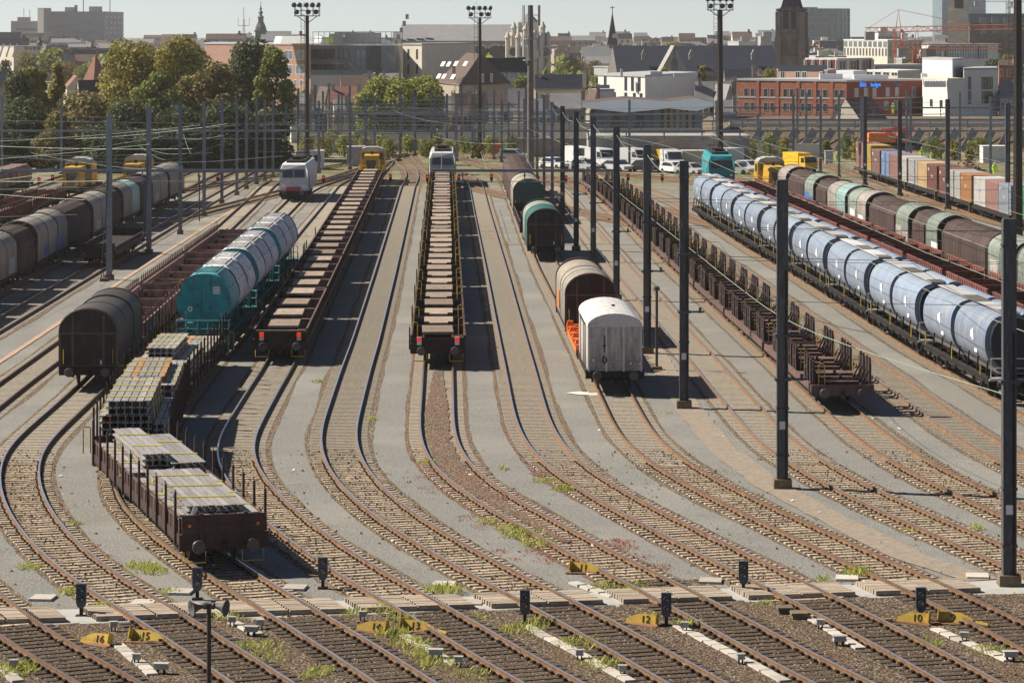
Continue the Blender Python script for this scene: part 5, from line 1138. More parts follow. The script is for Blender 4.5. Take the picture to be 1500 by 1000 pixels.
# ---------------------------------------------------------------- weeds
def leafmesh(name,mt,items):
    v=[];f=[];tn=[]
    for (x,y,r,h,n) in items:
        for _ in range(n):
            a=rnd.uniform(0,6.283); q=r*math.sqrt(rnd.random()); bx,by=x+q*math.cos(a)*1.4,y+q*math.sin(a)*1.6; hh=h*rnd.uniform(.4,1.1)*(1-.5*q/r); le=rnd.uniform(-.12,.12); w=rnd.uniform(.008,.02)+h*.03; t=rnd.uniform(0,6.283); b=len(v)
            c,s=math.cos(t)*w,math.sin(t)*w; z0=hh*rnd.uniform(0,.6)
            v+=[(bx-c,by-s,z0),(bx+c,by+s,z0),(bx+c*.5+le,by+s*.5+le*.5,hh+.02),(bx-c*.5+le,by-s*.5+le*.5,hh+.02)]; f.append((b,b+1,b+2,b+3)); tn.append(rnd.random())
    me=bpy.data.meshes.new(name); me.from_pydata(v,[],f); me.materials.append(MT[mt]); at_=me.attributes.new('tone','FLOAT','FACE'); at_.data.foreach_set('value',tn); me.update(); return me
W1=[(208,830,.5,.35,160),(222,838,.45,.4,160),(45,832,.4,.3,120),(112,767,.25,.2,60),(655,868,.5,.5,130),(640,864,.4,.4,90),(745,775,.5,.3,160),(765,785,.7,.35,260),(790,798,.6,.35,220),(715,765,.4,.25,100),(825,718,.4,.35,160),(800,705,.5,.25,130),(1258,842,.5,.45,200),(1206,850,.25,.3,50),(545,615,.3,.3,60),(625,678,.4,.25,120),(737,687,.2,.3,40),(465,560,.25,.3,50),(103,868,.4,.3,120),(150,890,.3,.3,90),(250,868,.35,.25,90),(600,945,.6,.4,170),(620,960,.5,.4,120),(575,930,.5,.45,150),(590,910,.5,.4,110),(640,975,.6,.4,130),(690,990,.5,.35,100),(765,925,.6,.4,150),(790,915,.5,.4,120),(850,945,.7,.35,140),(880,975,.6,.35,140),(905,860,.9,.3,240),(925,868,.6,.3,150),(1010,915,.4,.35,120),(955,905,.3,.3,60),(1430,775,.3,.35,60),(1330,778,.3,.2,40),(470,985,.4,.3,110),(455,992,.3,.3,80),(20,985,.6,.4,170),(40,975,.4,.3,100),(330,905,.5,.35,120),(375,950,.7,.35,140),(390,965,.6,.3,110),(200,938,.3,.3,60),(1120,885,.5,.2,80),(1450,955,.5,.35,100),(1360,945,.4,.3,90),(560,895,.5,.4,120),(520,900,.4,.35,90),(700,905,.5,.2,60),(285,795,.2,.15,30),(160,430,.4,.15,40),(285,340,.9,.2,200),(300,328,.8,.2,160),(770,450,.6,.12,60),(775,500,.6,.12,60),(800,640,.4,.12,40),(690,505,.3,.1,40),(975,605,.3,.12,30),(1190,392,.4,.15,50),(1060,690,.3,.1,30),(858,475,.5,.2,60)]
ob('weeds',leafmesh('weeds','weed_green',[(*gp(x,y,0)[:2],r*.8,h*.75,int(n*.9)) for x,y,r,h,n in W1]),kind='stuff',label='yellow green weeds growing between the tracks')
W2=[(640,605,.6,.12,260),(630,600,.4,.12,120),(628,618,.3,.1,80),(645,622,.4,.1,120),(628,568,.35,.1,90),(658,570,.2,.1,40),(640,690,.5,.15,140),(676,703,.5,.15,180),(680,692,.35,.15,90),(703,704,.3,.12,60),(742,729,.5,.2,160),(700,758,.7,.12,160),(720,770,.7,.12,160),(690,740,.5,.1,90),(795,808,.6,.15,160),(815,820,.7,.15,180),(905,795,.5,.2,160),(875,800,.4,.15,80),(835,795,.4,.12,90),(905,803,.6,.2,160),(960,832,.5,.2,130),(925,815,.6,.12,120),(790,695,.4,.15,90),(730,808,.3,.15,60),(750,820,.3,.12,50),(718,340,.8,.1,200),(722,350,.8,.1,200),(715,345,.6,.1,120),(545,600,.3,.12,50),(535,582,.3,.12,50),(525,570,.3,.1,40),(560,695,.3,.12,50),(140,800,.3,.1,50),(155,815,.3,.1,50),(1150,765,.3,.1,40),(625,655,.4,.1,50),(618,700,.5,.1,90),(635,715,.5,.1,80)]
ob('weeds',leafmesh('red_weeds','weed_red',[(*gp(x,y,0)[:2],r*.85,h*.7,int(n*.7)) for x,y,r,h,n in W2]),kind='stuff',label='reddish low plants along the track of the red-lamped wagons')
# scraps of litter
lm=MB(); lr=random.Random(9)
for x,y in [(92,726),(437,709),(470,880),(860,576),(430,690),(535,565),(700,645),(1160,735),(1200,752),(600,1,)][:9]+[(lr.uniform(30,1450),lr.uniform(600,860)) for _ in range(26)]:
    p=gp(x,y,0); s=lr.uniform(.04,.13); a_=lr.uniform(0,6.28); z=.05; c_,s_=math.cos(a_)*s,math.sin(a_)*s
    lm.face([(p.x-c_,p.y-s_,z),(p.x+s_*.6,p.y-c_*.6,z+.02),(p.x+c_,p.y+s_,z+.05),(p.x-s_*.6,p.y+c_*.6,z+.01)])
ob('litter',lm.mesh('litter','tag_white'),kind='stuff',label='small white scraps of litter on the paths')
# loose ballast stones near the camera
st_v=[];st_f=[]
def stones(k,n,Y0,Y1,wd):
    for _ in range(n):
        Y=rnd.uniform(Y0,Y1); o_=abs(rnd.gauss(0,wd)); X=at(k,Y)+rnd.choice((-1,1))*o_
        if o_>1.42 and rnd.random()<.82: continue
        
        if abs(X)>.168*Y+1: continue
        s=rnd.uniform(.025,.06); b=len(st_v); j=lambda:rnd.uniform(.6,1.2)*s; z=.02
        st_v.extend([(X-j(),Y-j(),z),(X+j(),Y-j(),z),(X+j(),Y+j(),z),(X-j(),Y+j(),z),(X+rnd.uniform(-s,s)*.5,Y+rnd.uniform(-s,s)*.5,z+s*rnd.uniform(.6,1.3))])
        st_f.extend([(b,b+1,b+4),(b+1,b+2,b+4),(b+2,b+3,b+4),(b+3,b,b+4)])
for k in 'ABCDEFGHIJ': stones(k,2600,62*U,106*U,.85)
me=bpy.data.meshes.new('ballast_stones'); me.from_pydata(st_v,[],st_f); me.materials.append(MT['ballast']); me.update(); ob('ballast_stones',me,kind='stuff',label='loose brown ballast stones lying between the sleepers')
# ---------------------------------------------------------------- vehicles, huts, people in the far yard
def vehicle(r,L,W,prof,paint,glassprof,wheels=((-.33,.3),(.33,.3)),rear=None):
    mb=MB(); mb.xprism(prof,-W/2,W/2); ob('body',mb.mesh('body',paint),r)
    mb=MB(); mb.xprism(glassprof,-W/2-.012,W/2+.012); ob('side_window',mb.mesh('side_window','glass'),r)
    for y,rr in wheels:
        for s in (-1,1): ob('wheel',cm(('vw',rr),lambda:MB().cyl((-.1,0,rr),(.1,0,rr),rr,12).mesh('wheel','tyre')),r,(s*(W/2-.08),y*L,0))
def van(x,y,lab,rz,paint='van_white'):
    p=gp(x,y,0); r=thing('van',lab,'van',(p.x,p.y,0),rz,'white vans and cars'); L=5.6
    vehicle(r,L,2.0,[(-2.8,.35),(2.8,.35),(2.8,.75),(2.6,1.15),(1.75,1.35),(1.05,2.35),(.8,2.5),(-2.7,2.55),(-2.8,2.3)],paint,[(1.0,1.4),(1.6,1.4),(1.1,2.1),(.35,2.1),(.35,1.4)],((-.3,.34),(.32,.34)))
    ob('windscreen',MB().face([(-.9,1.78,1.36),(.9,1.78,1.36),(.85,1.12,2.3),(-.85,1.12,2.3)]).mesh('windscreen','glass'),r,(0,.02,.02)); ob('grille',MB().box(-.6,.6,2.81,2.83,.55,.95).mesh('grille','black'),r)
    for s in (-.75,.75): ob('headlight',cm('vh',lambda:MB().box(-.15,.15,0,.03,.75,1.0).mesh('headlight','glass_blue')),r,(s,2.78,0))
def car(x,y,lab,rz,paint):
    p=gp(x,y,0); r=thing('car',lab,'car',(p.x,p.y,0),rz,'parked cars')
    vehicle(r,4.3,1.75,[(-2.1,.3),(2.1,.3),(2.15,.7),(1.2,.9),(.5,1.42),(-1.2,1.45),(-1.95,.95),(-2.15,.8)],paint,[(-1.6,.95),(.95,.92),(.45,1.34),(-1.15,1.36)])
    ob('windscreen',MB().face([(-.75,1.2,.92),(.75,1.2,.92),(.65,.52,1.4),(-.65,.52,1.4)]).mesh('windscreen','glass'),r,(0,.015,.015))
van(882,246,'white van parked in front of the grey concrete wall, facing the tracks',R(-152)); van(849,243,'white van half hidden by masts, second from the telecom mast',R(-160)); van(985,249,'tall white van parked beside the yellow tipper truck',R(-170)); van(933,246,'small white and blue van next to the yellow tipper truck',R(-150)); van(1040,241,'white van with blue stripes behind the beige shed',R(150)); van(1062,246,'white curved-roof van near the floodlight tower',R(140))
ob('stripe',MB().box(-.012,.012,-.3,-.1,.6,2.3).box(-.012,.012,.1,.3,.6,2.3).mesh('stripe','blue_paint'),bpy.data.objects['van.004'],(-1.01,-1,0))
car(988,254,'small white car parked before the tall white van',R(-150),'van_white'); car(1078,255,'white car beside the floodlight tower foot',R(-120),'van_white'); car(752,234,'white car with orange roof bar by the far grass',R(-110),'van_white'); car(497,224,'black car parked behind the white hut',R(-100),'car_black'); car(484,226,'silver car parked behind the white hut',R(-100),'car_silver'); car(345,238,'silver car under the dark trees',R(-100),'car_silver'); car(410,236,'black car near the white hut and masts',R(-100),'car_black'); car(118,251,'dark blue car in the shade under the trees',R(-95),'car_blue'); car(378,238,'grey car between masts in front of the trees',R(-100),'car_silver')
for x_,y_,n_,p_ in ((858,250,'second','car_silver'),(905,251,'third','van_white'),(948,252,'fourth','car_black'),(1012,256,'fifth','car_silver'),(1096,252,'sixth','van_white'),(812,247,'first','van_white'),(1130,250,'seventh','car_blue'),(1066,240,'eighth','car_silver')): car(x_,y_,'small parked car among the vans by the concrete wall, %s listed, %s'%(n_,{'car_silver':'silver','van_white':'white','car_black':'black','car_blue':'dark blue'}[p_]),R(-140),p_)
def truck(x,y,lab,rz,dump=True):
    p=gp(x,y,0); r=thing('truck',lab,'truck',(p.x,p.y,0),rz,'yellow trucks'); L=7; r.scale=(.78,.78,.78)
    ob('cab',MB().xprism([(1.6,.6),(3.5,.6),(3.5,1.6),(3.2,2.6),(1.6,2.6)],-1.15,1.15).mesh('cab','truck_yellow'),r); ob('windscreen',MB().face([(-1,3.52,1.6),(1,3.52,1.6),(1,3.25,2.45),(-1,3.25,2.45)]).mesh('windscreen','glass'),r,(0,.02,0)); ob('side_window',MB().xprism([(2.2,1.6),(3.3,1.6),(3.1,2.4),(2.2,2.4)],-1.16,1.16).mesh('side_window','glass'),r)
    ob('tipper_body',(MB().hexa([(-1.1,-3.4,1.1),(1.1,-3.4,1.1),(1.1,1.4,1.1),(-1.1,1.4,1.1),(-1.3,-3.6,2.9),(1.3,-3.6,2.9),(1.3,1.5,2.9),(-1.3,1.5,2.9)]) if dump else MB().box(-1.2,1.2,-3.5,1.4,1.0,3.1)).mesh('tipper_body','truck_yellow'),r); ob('chassis',MB().box(-.9,.9,-3.5,3.4,.5,1.0).mesh('chassis','under'),r)
    for y_ in (-2.4,-1.2,2.6):
        for s in (-1,1): ob('wheel',cm(('vw',.48),lambda:MB().cyl((-.14,0,.48),(.14,0,.48),.48,12).mesh('wheel','tyre')),r,(s*1.02,y_,0))
truck(970,244,'yellow tipper truck parked before the grey concrete wall',R(-150)); truck(1172,252,'yellow box truck behind the hooded train locomotive',R(-155),False)
def hut(x0,x1,yt,yb,lab,paint,wins=0,dep=3,name='site_hut',rz=0):
    a=gp(x0,yb,0);b=gp(x1,yb,0); h=CH-(yt-HZ)*a.y/F; r=thing(name,lab,'hut' if name=='site_hut' else name.split('_')[-1],((a.x+b.x)/2,a.y,0),rz,'site huts and containers'); W=(b.x-a.x)/2
    ob('body',MB().box(-W,W,0,dep,0,h).mesh('body',paint),r); ob('roof',MB().box(-W-.08,W+.08,-.08,dep+.08,h,h+.1).mesh('roof',paint),r)
    for i in range(wins): ob('window',MB().box(-.42,.42,-.03,0,h*.45,h*.8).mesh('window','glass'),r,(-W*.1+i*1.1,0,0))
    if not wins: 
        for i in range(6): ob('rib',MB().box(-.04,.04,-.03,0,.1,h-.1).mesh('rib',paint),r,(-W+.2+i*(2*W-.4)/5,0,0))
hut(278,319,220,248,'white container hut at the end of the grey hooded train','white_paint'); hut(435,473,222,249,'white site hut with two dark windows beside the white locomotive','white_paint',2); hut(508,534,216,244,'pale grey container beside the yellow locomotive','render_grey'); hut(1000,1034,222,249,'beige plaster shed between parked vans','render_cream',0); hut(1440,1476,215,239,'white container behind the container train','white_paint'); hut(636,663,219,243,'white high container behind the white electric locomotive','white_paint'); hut(720,732,212,228,'orange red portable toilet in the far grass','orange',0,1.3); hut(1209,1220,222,240,'small white concrete cabinet near the yellow box truck','white_paint',0,1.0)
hut(862,1098,200,244,'long low grey concrete depot building behind the parked vans','stone_grey',0,10,'depot_building')
# red and orange rail crane on the bank behind the containers
p=gp(1305,222,0); t=thing('rail_crane','orange and red rail crane parked behind the containers','crane',(p.x,p.y,0),0)
ob('carriage',MB().box(-3.6,3.6,-1.3,1.3,.9,1.3).mesh('carriage','under'),t); ob('house',MB().box(-3.4,.6,-1.2,1.2,1.3,2.7,0,.1).mesh('house','orange'),t); ob('boom',MB().bar((-1,0,3.0),(3.3,0,3.3),.7,.6).bar((-.5,0,2.7),(1,0,3.5),.5,.5).mesh('boom','red_paint'),t); ob('cab',MB().box(1.0,2.6,-1.1,1.1,1.3,2.9).mesh('cab','orange'),t); ob('cab_window',MB().box(1.2,2.4,-1.12,-1.1,1.9,2.75).mesh('cab_window','glass'),t)
for x in (-2.6,-1,1.4,2.8): ob('wheelset',cm('ws',m_wheelset),t,(x,0,0),R(90))
# debris heap
p=gp(1417,250,0); v=MB()
for i in range(160):
    a=rnd.uniform(0,6.28); q=rnd.random()**.7*2.2; z=max(.1,(2.2-q)*.7*rnd.random()); c=Vector((math.cos(a)*q,math.sin(a)*q*.8,z)); d=Vector((rnd.uniform(-1,1),rnd.uniform(-1,1),rnd.uniform(-.4,.4)))*.6; v.bar(c-d,c+d,.14,.12)
ob('scrap_heap',v.mesh('scrap_heap','dunnage'),None,(p.x,p.y,0),label='brown tangled scrap heap behind the container train',cat='scrap heap')
# people
def person(x,y,lab,h=1.78,bend=0,rz=0):
    p=gp(x,y,0); r=thing('person',lab,'person',(p.x,p.y,0),rz,'workers in high visibility clothing')
    s=h/1.78; J=dict(pel=(0,0,.95),sp=(0,-.10*bend,1.2),ch=(0,-.25*bend,1.42),nk=(0,-.3*bend,1.53),hd=(0,-.34*bend,1.62),ht=(0,-.36*bend,1.74),hl=(-.1,0,.9),kl=(-.12,-.05,.5),al=(-.13,.02,.08),fl=(-.14,-.16,.04),hr=(.1,0,.9),kr=(.13,.08,.5),ar=(.14,.15,.09),fr=(.15,0,.04),sl=(-.2,-.25*bend,1.42),el=(-.29,-.2*bend,1.15),wl=(-.27,-.22-.3*bend,.95),nl=(-.27,-.27-.3*bend,.87),sr=(.2,-.25*bend,1.42),er=(.29,-.15*bend,1.15),wr=(.3,-.12-.3*bend,.92),nr=(.3,-.15-.3*bend,.84))
    rad=dict(pel=.15,sp=.14,ch=.16,nk=.06,hd=.1,ht=.08,hl=.1,kl=.07,al=.05,fl=.045,hr=.1,kr=.07,ar=.05,fr=.045,sl=.08,el=.055,wl=.04,nl=.04,sr=.08,er=.055,wr=.04,nr=.04)
    names=list(J); E=[('pel','sp'),('sp','ch'),('ch','nk'),('nk','hd'),('hd','ht'),('pel','hl'),('hl','kl'),('kl','al'),('al','fl'),('pel','hr'),('hr','kr'),('kr','ar'),('ar','fr'),('ch','sl'),('sl','el'),('el','wl'),('wl','nl'),('ch','sr'),('sr','er'),('er','wr'),('wr','nr')]
    me=bpy.data.meshes.new('body'); me.from_pydata([tuple(c*s for c in J[n]) for n in names],[(names.index(a),names.index(b)) for a,b in E],[]); me.materials.append(MT['hivis'])
    o=ob('body',me,r); sk=o.modifiers.new('skin','SKIN'); 
    if not me.skin_vertices: 
        bpy.context.view_layer.objects.active=o
    for i,n in enumerate(names): me.skin_vertices[0].data[i].radius=(rad[n]*s,rad[n]*s); me.skin_vertices[0].data[i].use_root=(n=='pel')
    o.modifiers.new('sub','SUBSURF').render_levels=1
    dg=bpy.context.evaluated_depsgraph_get(); ev=o.evaluated_get(dg); m2=bpy.data.meshes.new_from_object(ev); o.modifiers.clear(); o.data=m2; m2.name='body'
    m2.materials.clear(); [m2.materials.append(MT[q]) for q in ('hivis','skin','trouser')]
    for pl in m2.polygons:
        z=pl.center.z/s; pl.material_index=1 if z>1.52 or (z<1.0 and abs(pl.center.x)>.24*s) else (2 if z<.12 else 0)
    ob('helmet',MB().lathe([(.135,1.70),(.13,1.76),(.09,1.82),(.02,1.845)],10).mesh('helmet','white_paint'),r,(0,-.35*bend,0),scale=(s,s,s))
try:
    person(545,264,'worker in yellow clothing standing by the yellow locomotive'); person(1226,243,'worker in yellow clothing standing beside a mast near the yellow box truck'); person(1350,236,'worker in a yellow vest bending beyond the containers',bend=.6); person(1364,238,'crouching worker in yellow beside a white crate',1.3,.8); person(1457,261,'worker in yellow clothing walking behind the last containers',1.85,.3); person(1308,196,'worker in yellow on top of the red crane')
except Exception as e: print('PERSON',e)
bpy.data.objects['person.005'].location.z+=3.35
# ---------------------------------------------------------------- the town behind the yard
def PT(x,D): return Vector((px(x,D),D*U,0))
def m_win(w,h,gl,fr):
    mb=MB(); t=min(.09,w*.12); mb.box(-w/2,w/2,-.05,.03,0,t,0); mb.box(-w/2,w/2,-.05,.03,h-t,h,0); mb.box(-w/2,-w/2+t,-.05,.03,t,h-t,0); mb.box(w/2-t,w/2,-.05,.03,t,h-t,0); mb.box(-w/2+t,w/2-t,-.012,.03,t,h-t,1)
    if w>1.3: mb.box(-.035,.035,-.04,.0,t,h-t,0)
    return mb.mesh('window',fr,gl)
def wins(r,a,b,us,zs,w,h,gl='glass',fr='frame_white',name='window'):
    o=Vector(r.location); d=b-a; rz=math.atan2(d.y,d.x); me=cm(('wn',w,h,gl,fr),lambda:m_win(w,h,gl,fr)); k=Vector((d.y,-d.x,0)).normalized()*.012
    for z in zs:
        for u in us: q=a+d*u+k-o; ob(name,me,r,(q.x,q.y,z),rz)
def lin(n,a=.06,b=.94): return [a+(b-a)*i/(n-1) for i in range(n)] if n>1 else [.5]
def block(name,lab,cat,L,C,Rr,zt,wall,roof='render_grey',z0=0,par=.0,group=None,depth=None):
    """box on a parallelogram footprint: L, C, Rr = (photo column, depth) of the left, near and right corner"""
    l,c,q=PT(*L),PT(*C),PT(*Rr); f=l+q-c; r=thing(name,lab,cat,(c.x,c.y,0),0,group)
    P=[p-Vector((c.x,c.y,0)) for p in (l,c,q,f)]
    ob('wall',MB().zprism([(p.x,p.y) for p in P],z0,zt).mesh('wall',wall),r)
    cen=sum(P,Vector())/4; E=[cen+(p-cen)*1.012 for p in P]; ob('roof',MB().zprism([(p.x,p.y) for p in E],zt,zt+.35).mesh('roof',roof),r)
    return r,l,c,q
def house(name,lab,L,C,Rr,ze,zr,wall,roof,axis=0,hip=0.,group='town houses',ov=.25,cat='house'):
    """gabled house: axis 0 = ridge parallel to the wall C-R, axis 1 = ridge parallel to L-C"""
    l,c,q=PT(*L),PT(*C),PT(*Rr); f=l+q-c; r=thing(name,lab,cat,(c.x,c.y,0),0,group); o=Vector((c.x,c.y,0)); l,c0,q,f=l-o,c-o,q-o,f-o
    ob('wall',MB().zprism([(p.x,p.y) for p in (l,c0,q,f)],0,ze).mesh('wall',wall),r)
    a,b,d,e=(c0,q,f,l) if axis==0 else (l,c0,q,f)      # a-b eave, e-d opposite eave
    V=lambda p,z: (p.x,p.y,z)
    m0=(a+e)/2; m1=(b+d)/2; h0=m0.lerp(m1,hip); h1=m1.lerp(m0,hip)
    a2,b2,d2,e2=[p+(p-(a+b+d+e)/4).normalized()*ov for p in (a,b,d,e)]; zo=ze-.15
    mb=MB(); mb.face([V(a2,zo),V(b2,zo),V(h1,zr),V(h0,zr)]); mb.face([V(d2,zo),V(e2,zo),V(h0,zr),V(h1,zr)])
    if hip>0: mb.face([V(b2,zo),V(d2,zo),V(h1,zr)]); mb.face([V(e2,zo),V(a2,zo),V(h0,zr)])
    else: pass
    mb.face([V(a2,zo-.08),V(e2,zo-.08),V(d2,zo-.08),V(b2,zo-.08)]); ob('roof',mb.mesh('roof',roof),r)
    if hip<=0: ob('gable',MB().face([V(b,ze),V(d,ze),V(m1,zr-.12)]).face([V(e,ze),V(a,ze),V(m0,zr-.12)]).mesh('gable',wall),r)
    return r,l+o,c0+o,q+o
def chimney(r,x,D,zt,h=.9,mt='brick_tan',w=.6):
    p=PT(x,D)-Vector(r.location); ob('chimney',cm(('ch',h,mt,w),lambda:MB().box(-w/2,w/2,-w/2,w/2,-1.5,h).box(-w/2-.1,w/2+.1,-w/2-.1,w/2+.1,h,h+.15).box(-.3,-.1,-.1,.1,h+.15,h+.5).box(.1,.3,-.1,.1,h+.15,h+.5).mesh('chimney',mt)),r,(p.x,p.y,zt))
# far grey slab block
r,l,c,q=block('hospital_block','huge hazy grey slab building with rows of small windows above the trees','building',(56,1690),(155,1700),(181,1760),pz(18,1700),'hosp')
wins(r,l,c,lin(22,.17,.97),[pz(y,1700) for y in (32,39,46.5,53,60,67,74)],2.6,1.7,'pane_pale','hosp'); wins(r,c,q,lin(5),[pz(y,1700) for y in (27,35,43,51,59,67)],3,1.6,'glass_blue','hosp')
ob('roof_gear',MB().box(-12,-4,5,12,0,3.5).box(-28,-22,3,9,0,3).box(-16,-15.4,4,4.6,0,9).box(2,2.5,4,4.5,0,8).box(-22,-20,6,7,0,4.5).mesh('roof_gear','hosp'),r,(0,0,pz(18,1700)+.3))
r,l,c,q=block('stair_tower','tall narrow stair tower at the end of the hazy grey slab','building',(55,1675),(64,1672),(75,1690),pz(13,1690),'stone_grey')
r,l,c,q=block('hospital_wing','lower hazy grey wing beside the big slab building','building',(16,1690),(55,1690),(56,1700),pz(32,1690),'hosp'); wins(r,l,c,lin(9,.25,.95),[pz(y,1690) for y in (45,53,61)],2.4,1.4,'glass_blue','hosp'); ob('antenna_rack',MB().box(-14,-6,3,9,0,3).box(-10,-9.7,4,4.3,3,9).box(-6,-5.7,4,4.3,0,8).mesh('antenna_rack','hosp'),r,(0,0,pz(32,1690)))
r,l,c,q=block('office_block','long low office with glass bands below the hazy slab','building',(-12,1500),(64,1500),(78,1540),pz(49,1500),'clad_grey'); wins(r,l,c,lin(16,.03,.72),[pz(y,1500) for y in (57,63.5,70)],3.4,1.6,'glass_blue','frame_white')
r,l,c,q=house('church','dark blue slate church roof between the trees',(66,905),(76,900),(200,900),pz(97,900),pz(73,900),'stone_dark','slate',0,.04,group='churches',cat='church')
t=thing('church_turret','small dark church turret with a pointed cap beside the slate roof','turret',tuple(PT(58,890))); D=890
s=lambda pxw: pxw*D*U/F
ob('shaft',MB().box(-s(5),s(5),-s(5),s(5),0,pz(74,D)).mesh('shaft','stone_dark'),t); ob('cap',MB().lathe([(s(6),pz(75,D)),(s(4.5),pz(73,D)),(s(4),pz(64,D)),(s(5),pz(63,D)),(s(2),pz(59,D)),(s(1.8),pz(56,D)),(s(.2),pz(51,D))],8).mesh('cap','copper_dark'),t)
r,l,c,q=block('concert_hall','cream low building with slanted ribs beside the little turret','building',(-5,860),(20,850),(62,855),pz(69,855),'render_cream')
for i in range(5): ob('slanted_rib',MB().bar((-9+i*2.2,-.6,0),(-7.6+i*2.2,-.6,4.5),.5,.5).mesh('slanted_rib','render_white'),r,(0,0,pz(84,850)))
wins(r,c,q,lin(3,.5,.8),[pz(74,850)],3,1.4,'glass')
r,l,c,q=house('house','low grey house at the edge behind the tall bushes',(-30,420),(-10,415),(20,415),pz(125,415),pz(106,415),'brick_tan','slate',0); 
r,l,c,q=house('house','reddish roofed house with a small turret among the trees',(93,520),(98,515),(128,520),pz(128,515),pz(111,515),'render_cream','tile_red',1); r2=ob('turret_roof',MB().lathe([(s(0)+2.6,0),(.1,5.2)],4).mesh('turret_roof','tile_red'),r,(px(137,515)-r.location.x,3,pz(118,515)))
r,l,c,q=house('house','dark slate roofed house beneath the reddish turret',(112,500),(116,495),(147,500),pz(134,495),pz(118,495),'brick_tan','slate',0)
# belfry and antenna
D=1300; t=thing('belfry','slender dark belfry with onion domes on the skyline','tower',tuple(PT(382,D))); S=lambda q:q*D*U/F
ob('shaft',MB().box(-S(7.5),S(7.5),-S(7.5),S(7.5),0,pz(46,D)).box(-S(9),S(9),-S(9),S(9),pz(47,D),pz(45,D)).box(-S(12),S(12),-S(12),S(12),0,pz(62,D)).mesh('shaft','copper_dark'),t)
ob('dome',MB().lathe([(S(8.5),pz(45,D)),(S(7.5),pz(40,D)),(S(5),pz(34,D)),(S(5),pz(33,D)),(S(4),pz(33,D)),(S(4),pz(27,D)),(S(5),pz(26,D)),(S(2.5),pz(23,D)),(S(1.6),pz(21.5,D)),(S(3.6),pz(19,D)),(S(2.2),pz(17,D)),(S(1),pz(15.5,D)),(S(2),pz(13,D)),(S(.8),pz(11,D)),(S(.5),pz(8,D)),(S(.15),pz(1,D))],8).mesh('dome','copper_dark'),t)
for s_ in (-1,1): ob('pinnacle',cm('pin',lambda:MB().box(-.4,.4,-.4,.4,0,3).mesh('pinnacle','copper_dark')),t,(s_*S(11.5),-S(11.5),pz(62,D)))
D=1100; t=thing('radio_mast','thin lattice radio mast beside the belfry','mast',tuple(PT(357,D))); mb=MB(); hh=pz(18,D)
for a in (0,2.1,4.2): mb.tube([(1.2*math.cos(a),1.2*math.sin(a),0),(.25*math.cos(a),.25*math.sin(a),hh-3)],.12,4)
for i in range(14): mb.bar((-1.1+.06*i,0,i*2),(1.1-.06*i,0,i*2+2),.1,.1)
mb.tube([(0,0,hh-3),(0,0,hh+2)],.08,4); mb.box(-2.4,2.4,-.1,.1,hh-6,hh-5.8); [mb.box(x-.08,x+.08,-.1,.1,hh-6,hh-2.5) for x in (-2.4,2.4)]; ob('lattice',mb.mesh('lattice','crane_grey'),t)
# school: pink brick part, glazed part, concrete part
r,l,c,q=block('school','pink brick school building with two rows of wide windows beside the big trees','building',(300,590),(455,560),(458,600),pz(66,560),'brick_orange','render_grey',group='school buildings')
wins(r,l,c,(.80,.905,.70),[pz(88,560),pz(109.5,560)],3.6,2.1,'glass_blue'); wins(r,l,c,lin(6,.70,.97),[pz(128,560)],1.1,1.6,'glass_blue')
for i in range(5): ob('skylight',cm('skl',lambda:MB().xprism([(0,0),(6,0),(6,1.6)],-2.2,2.2).mesh('skylight','frame_white')),r,(px(415+10*i,560)-r.location.x,0,pz(66,560)+.3))
r,l,c,q=block('school_wing','dark glazed school wing with a rooftop mesh court','building',(455,566),(578,560),(590,575),pz(67,560),'clad_grey','metal_roof',group='school buildings')
wins(r,l,c,lin(7,.03,.40),[pz(87,560)],2.3,2.2,'glass','frame_dark'); wins(r,l,c,lin(7,.03,.40),[pz(104,560)],2.3,1.4,'glass','frame_dark'); wins(r,l,c,(.60,),[pz(88,560),pz(103,560)],2.6,2.4,'glass_blue','frame_dark')
ob('dark_panel',MB().box(-S(0)-.0,4.4,-.08,.02,pz(108,560),pz(68,560)).mesh('dark_panel','frame_dark'),r,(px(537,560)-r.location.x,PT(537,561.5).y-r.location.y-.6,0))
mb=MB(); w0=px(459,562)-r.location.x; w1=px(590,562)-r.location.x; z0,z1=pz(66,562),pz(47,562)
for i in range(17): x=w0+(w1-w0)*i/16; mb.box(x-.06,x+.06,-.06,.06,z0,z1)
for z in (z0+.3,(z0+z1)/2,z1): mb.box(w0,w1,-.06,.06,z-.06,z+.06)
ob('roof_cage',mb.mesh('roof_cage','crane_grey'),r,(0,1,0)); ob('roof_room',MB().box(w0+3.5,w0+6.5,2,5,z0,z1-.4).box(w0+7,w1-5,4,8,z0,z1-.2).mesh('roof_room','render_grey'),r); ob('roof_panel',MB().box(w0+2.6,w0+4.4,1.2,1.4,z0+.6,z0+1.7).mesh('roof_panel','hivis'),r)
r,l,c,q=block('school_stairs','pale concrete school stair building next to the glazed wing','building',(590,566),(618,560),(696,590),pz(66,560),'render_cream','render_grey',group='school buildings'); wins(r,l,c,(.3,.75),[pz(87,560),pz(109,560)],.8,2.2,'glass','frame_dark')
r,l,c,q=block('school_terrace','low pink and grey school terrace with a glass railing','building',(455,550),(548,548),(550,556),pz(110,548),'render_grey','render_grey',group='school buildings'); ob('railing',MB().box(px(456,549)-r.location.x,px(547,549)-r.location.x,.1,.15,0,1.1).mesh('railing','glass_blue'),r,(0,.3,pz(110,548)))
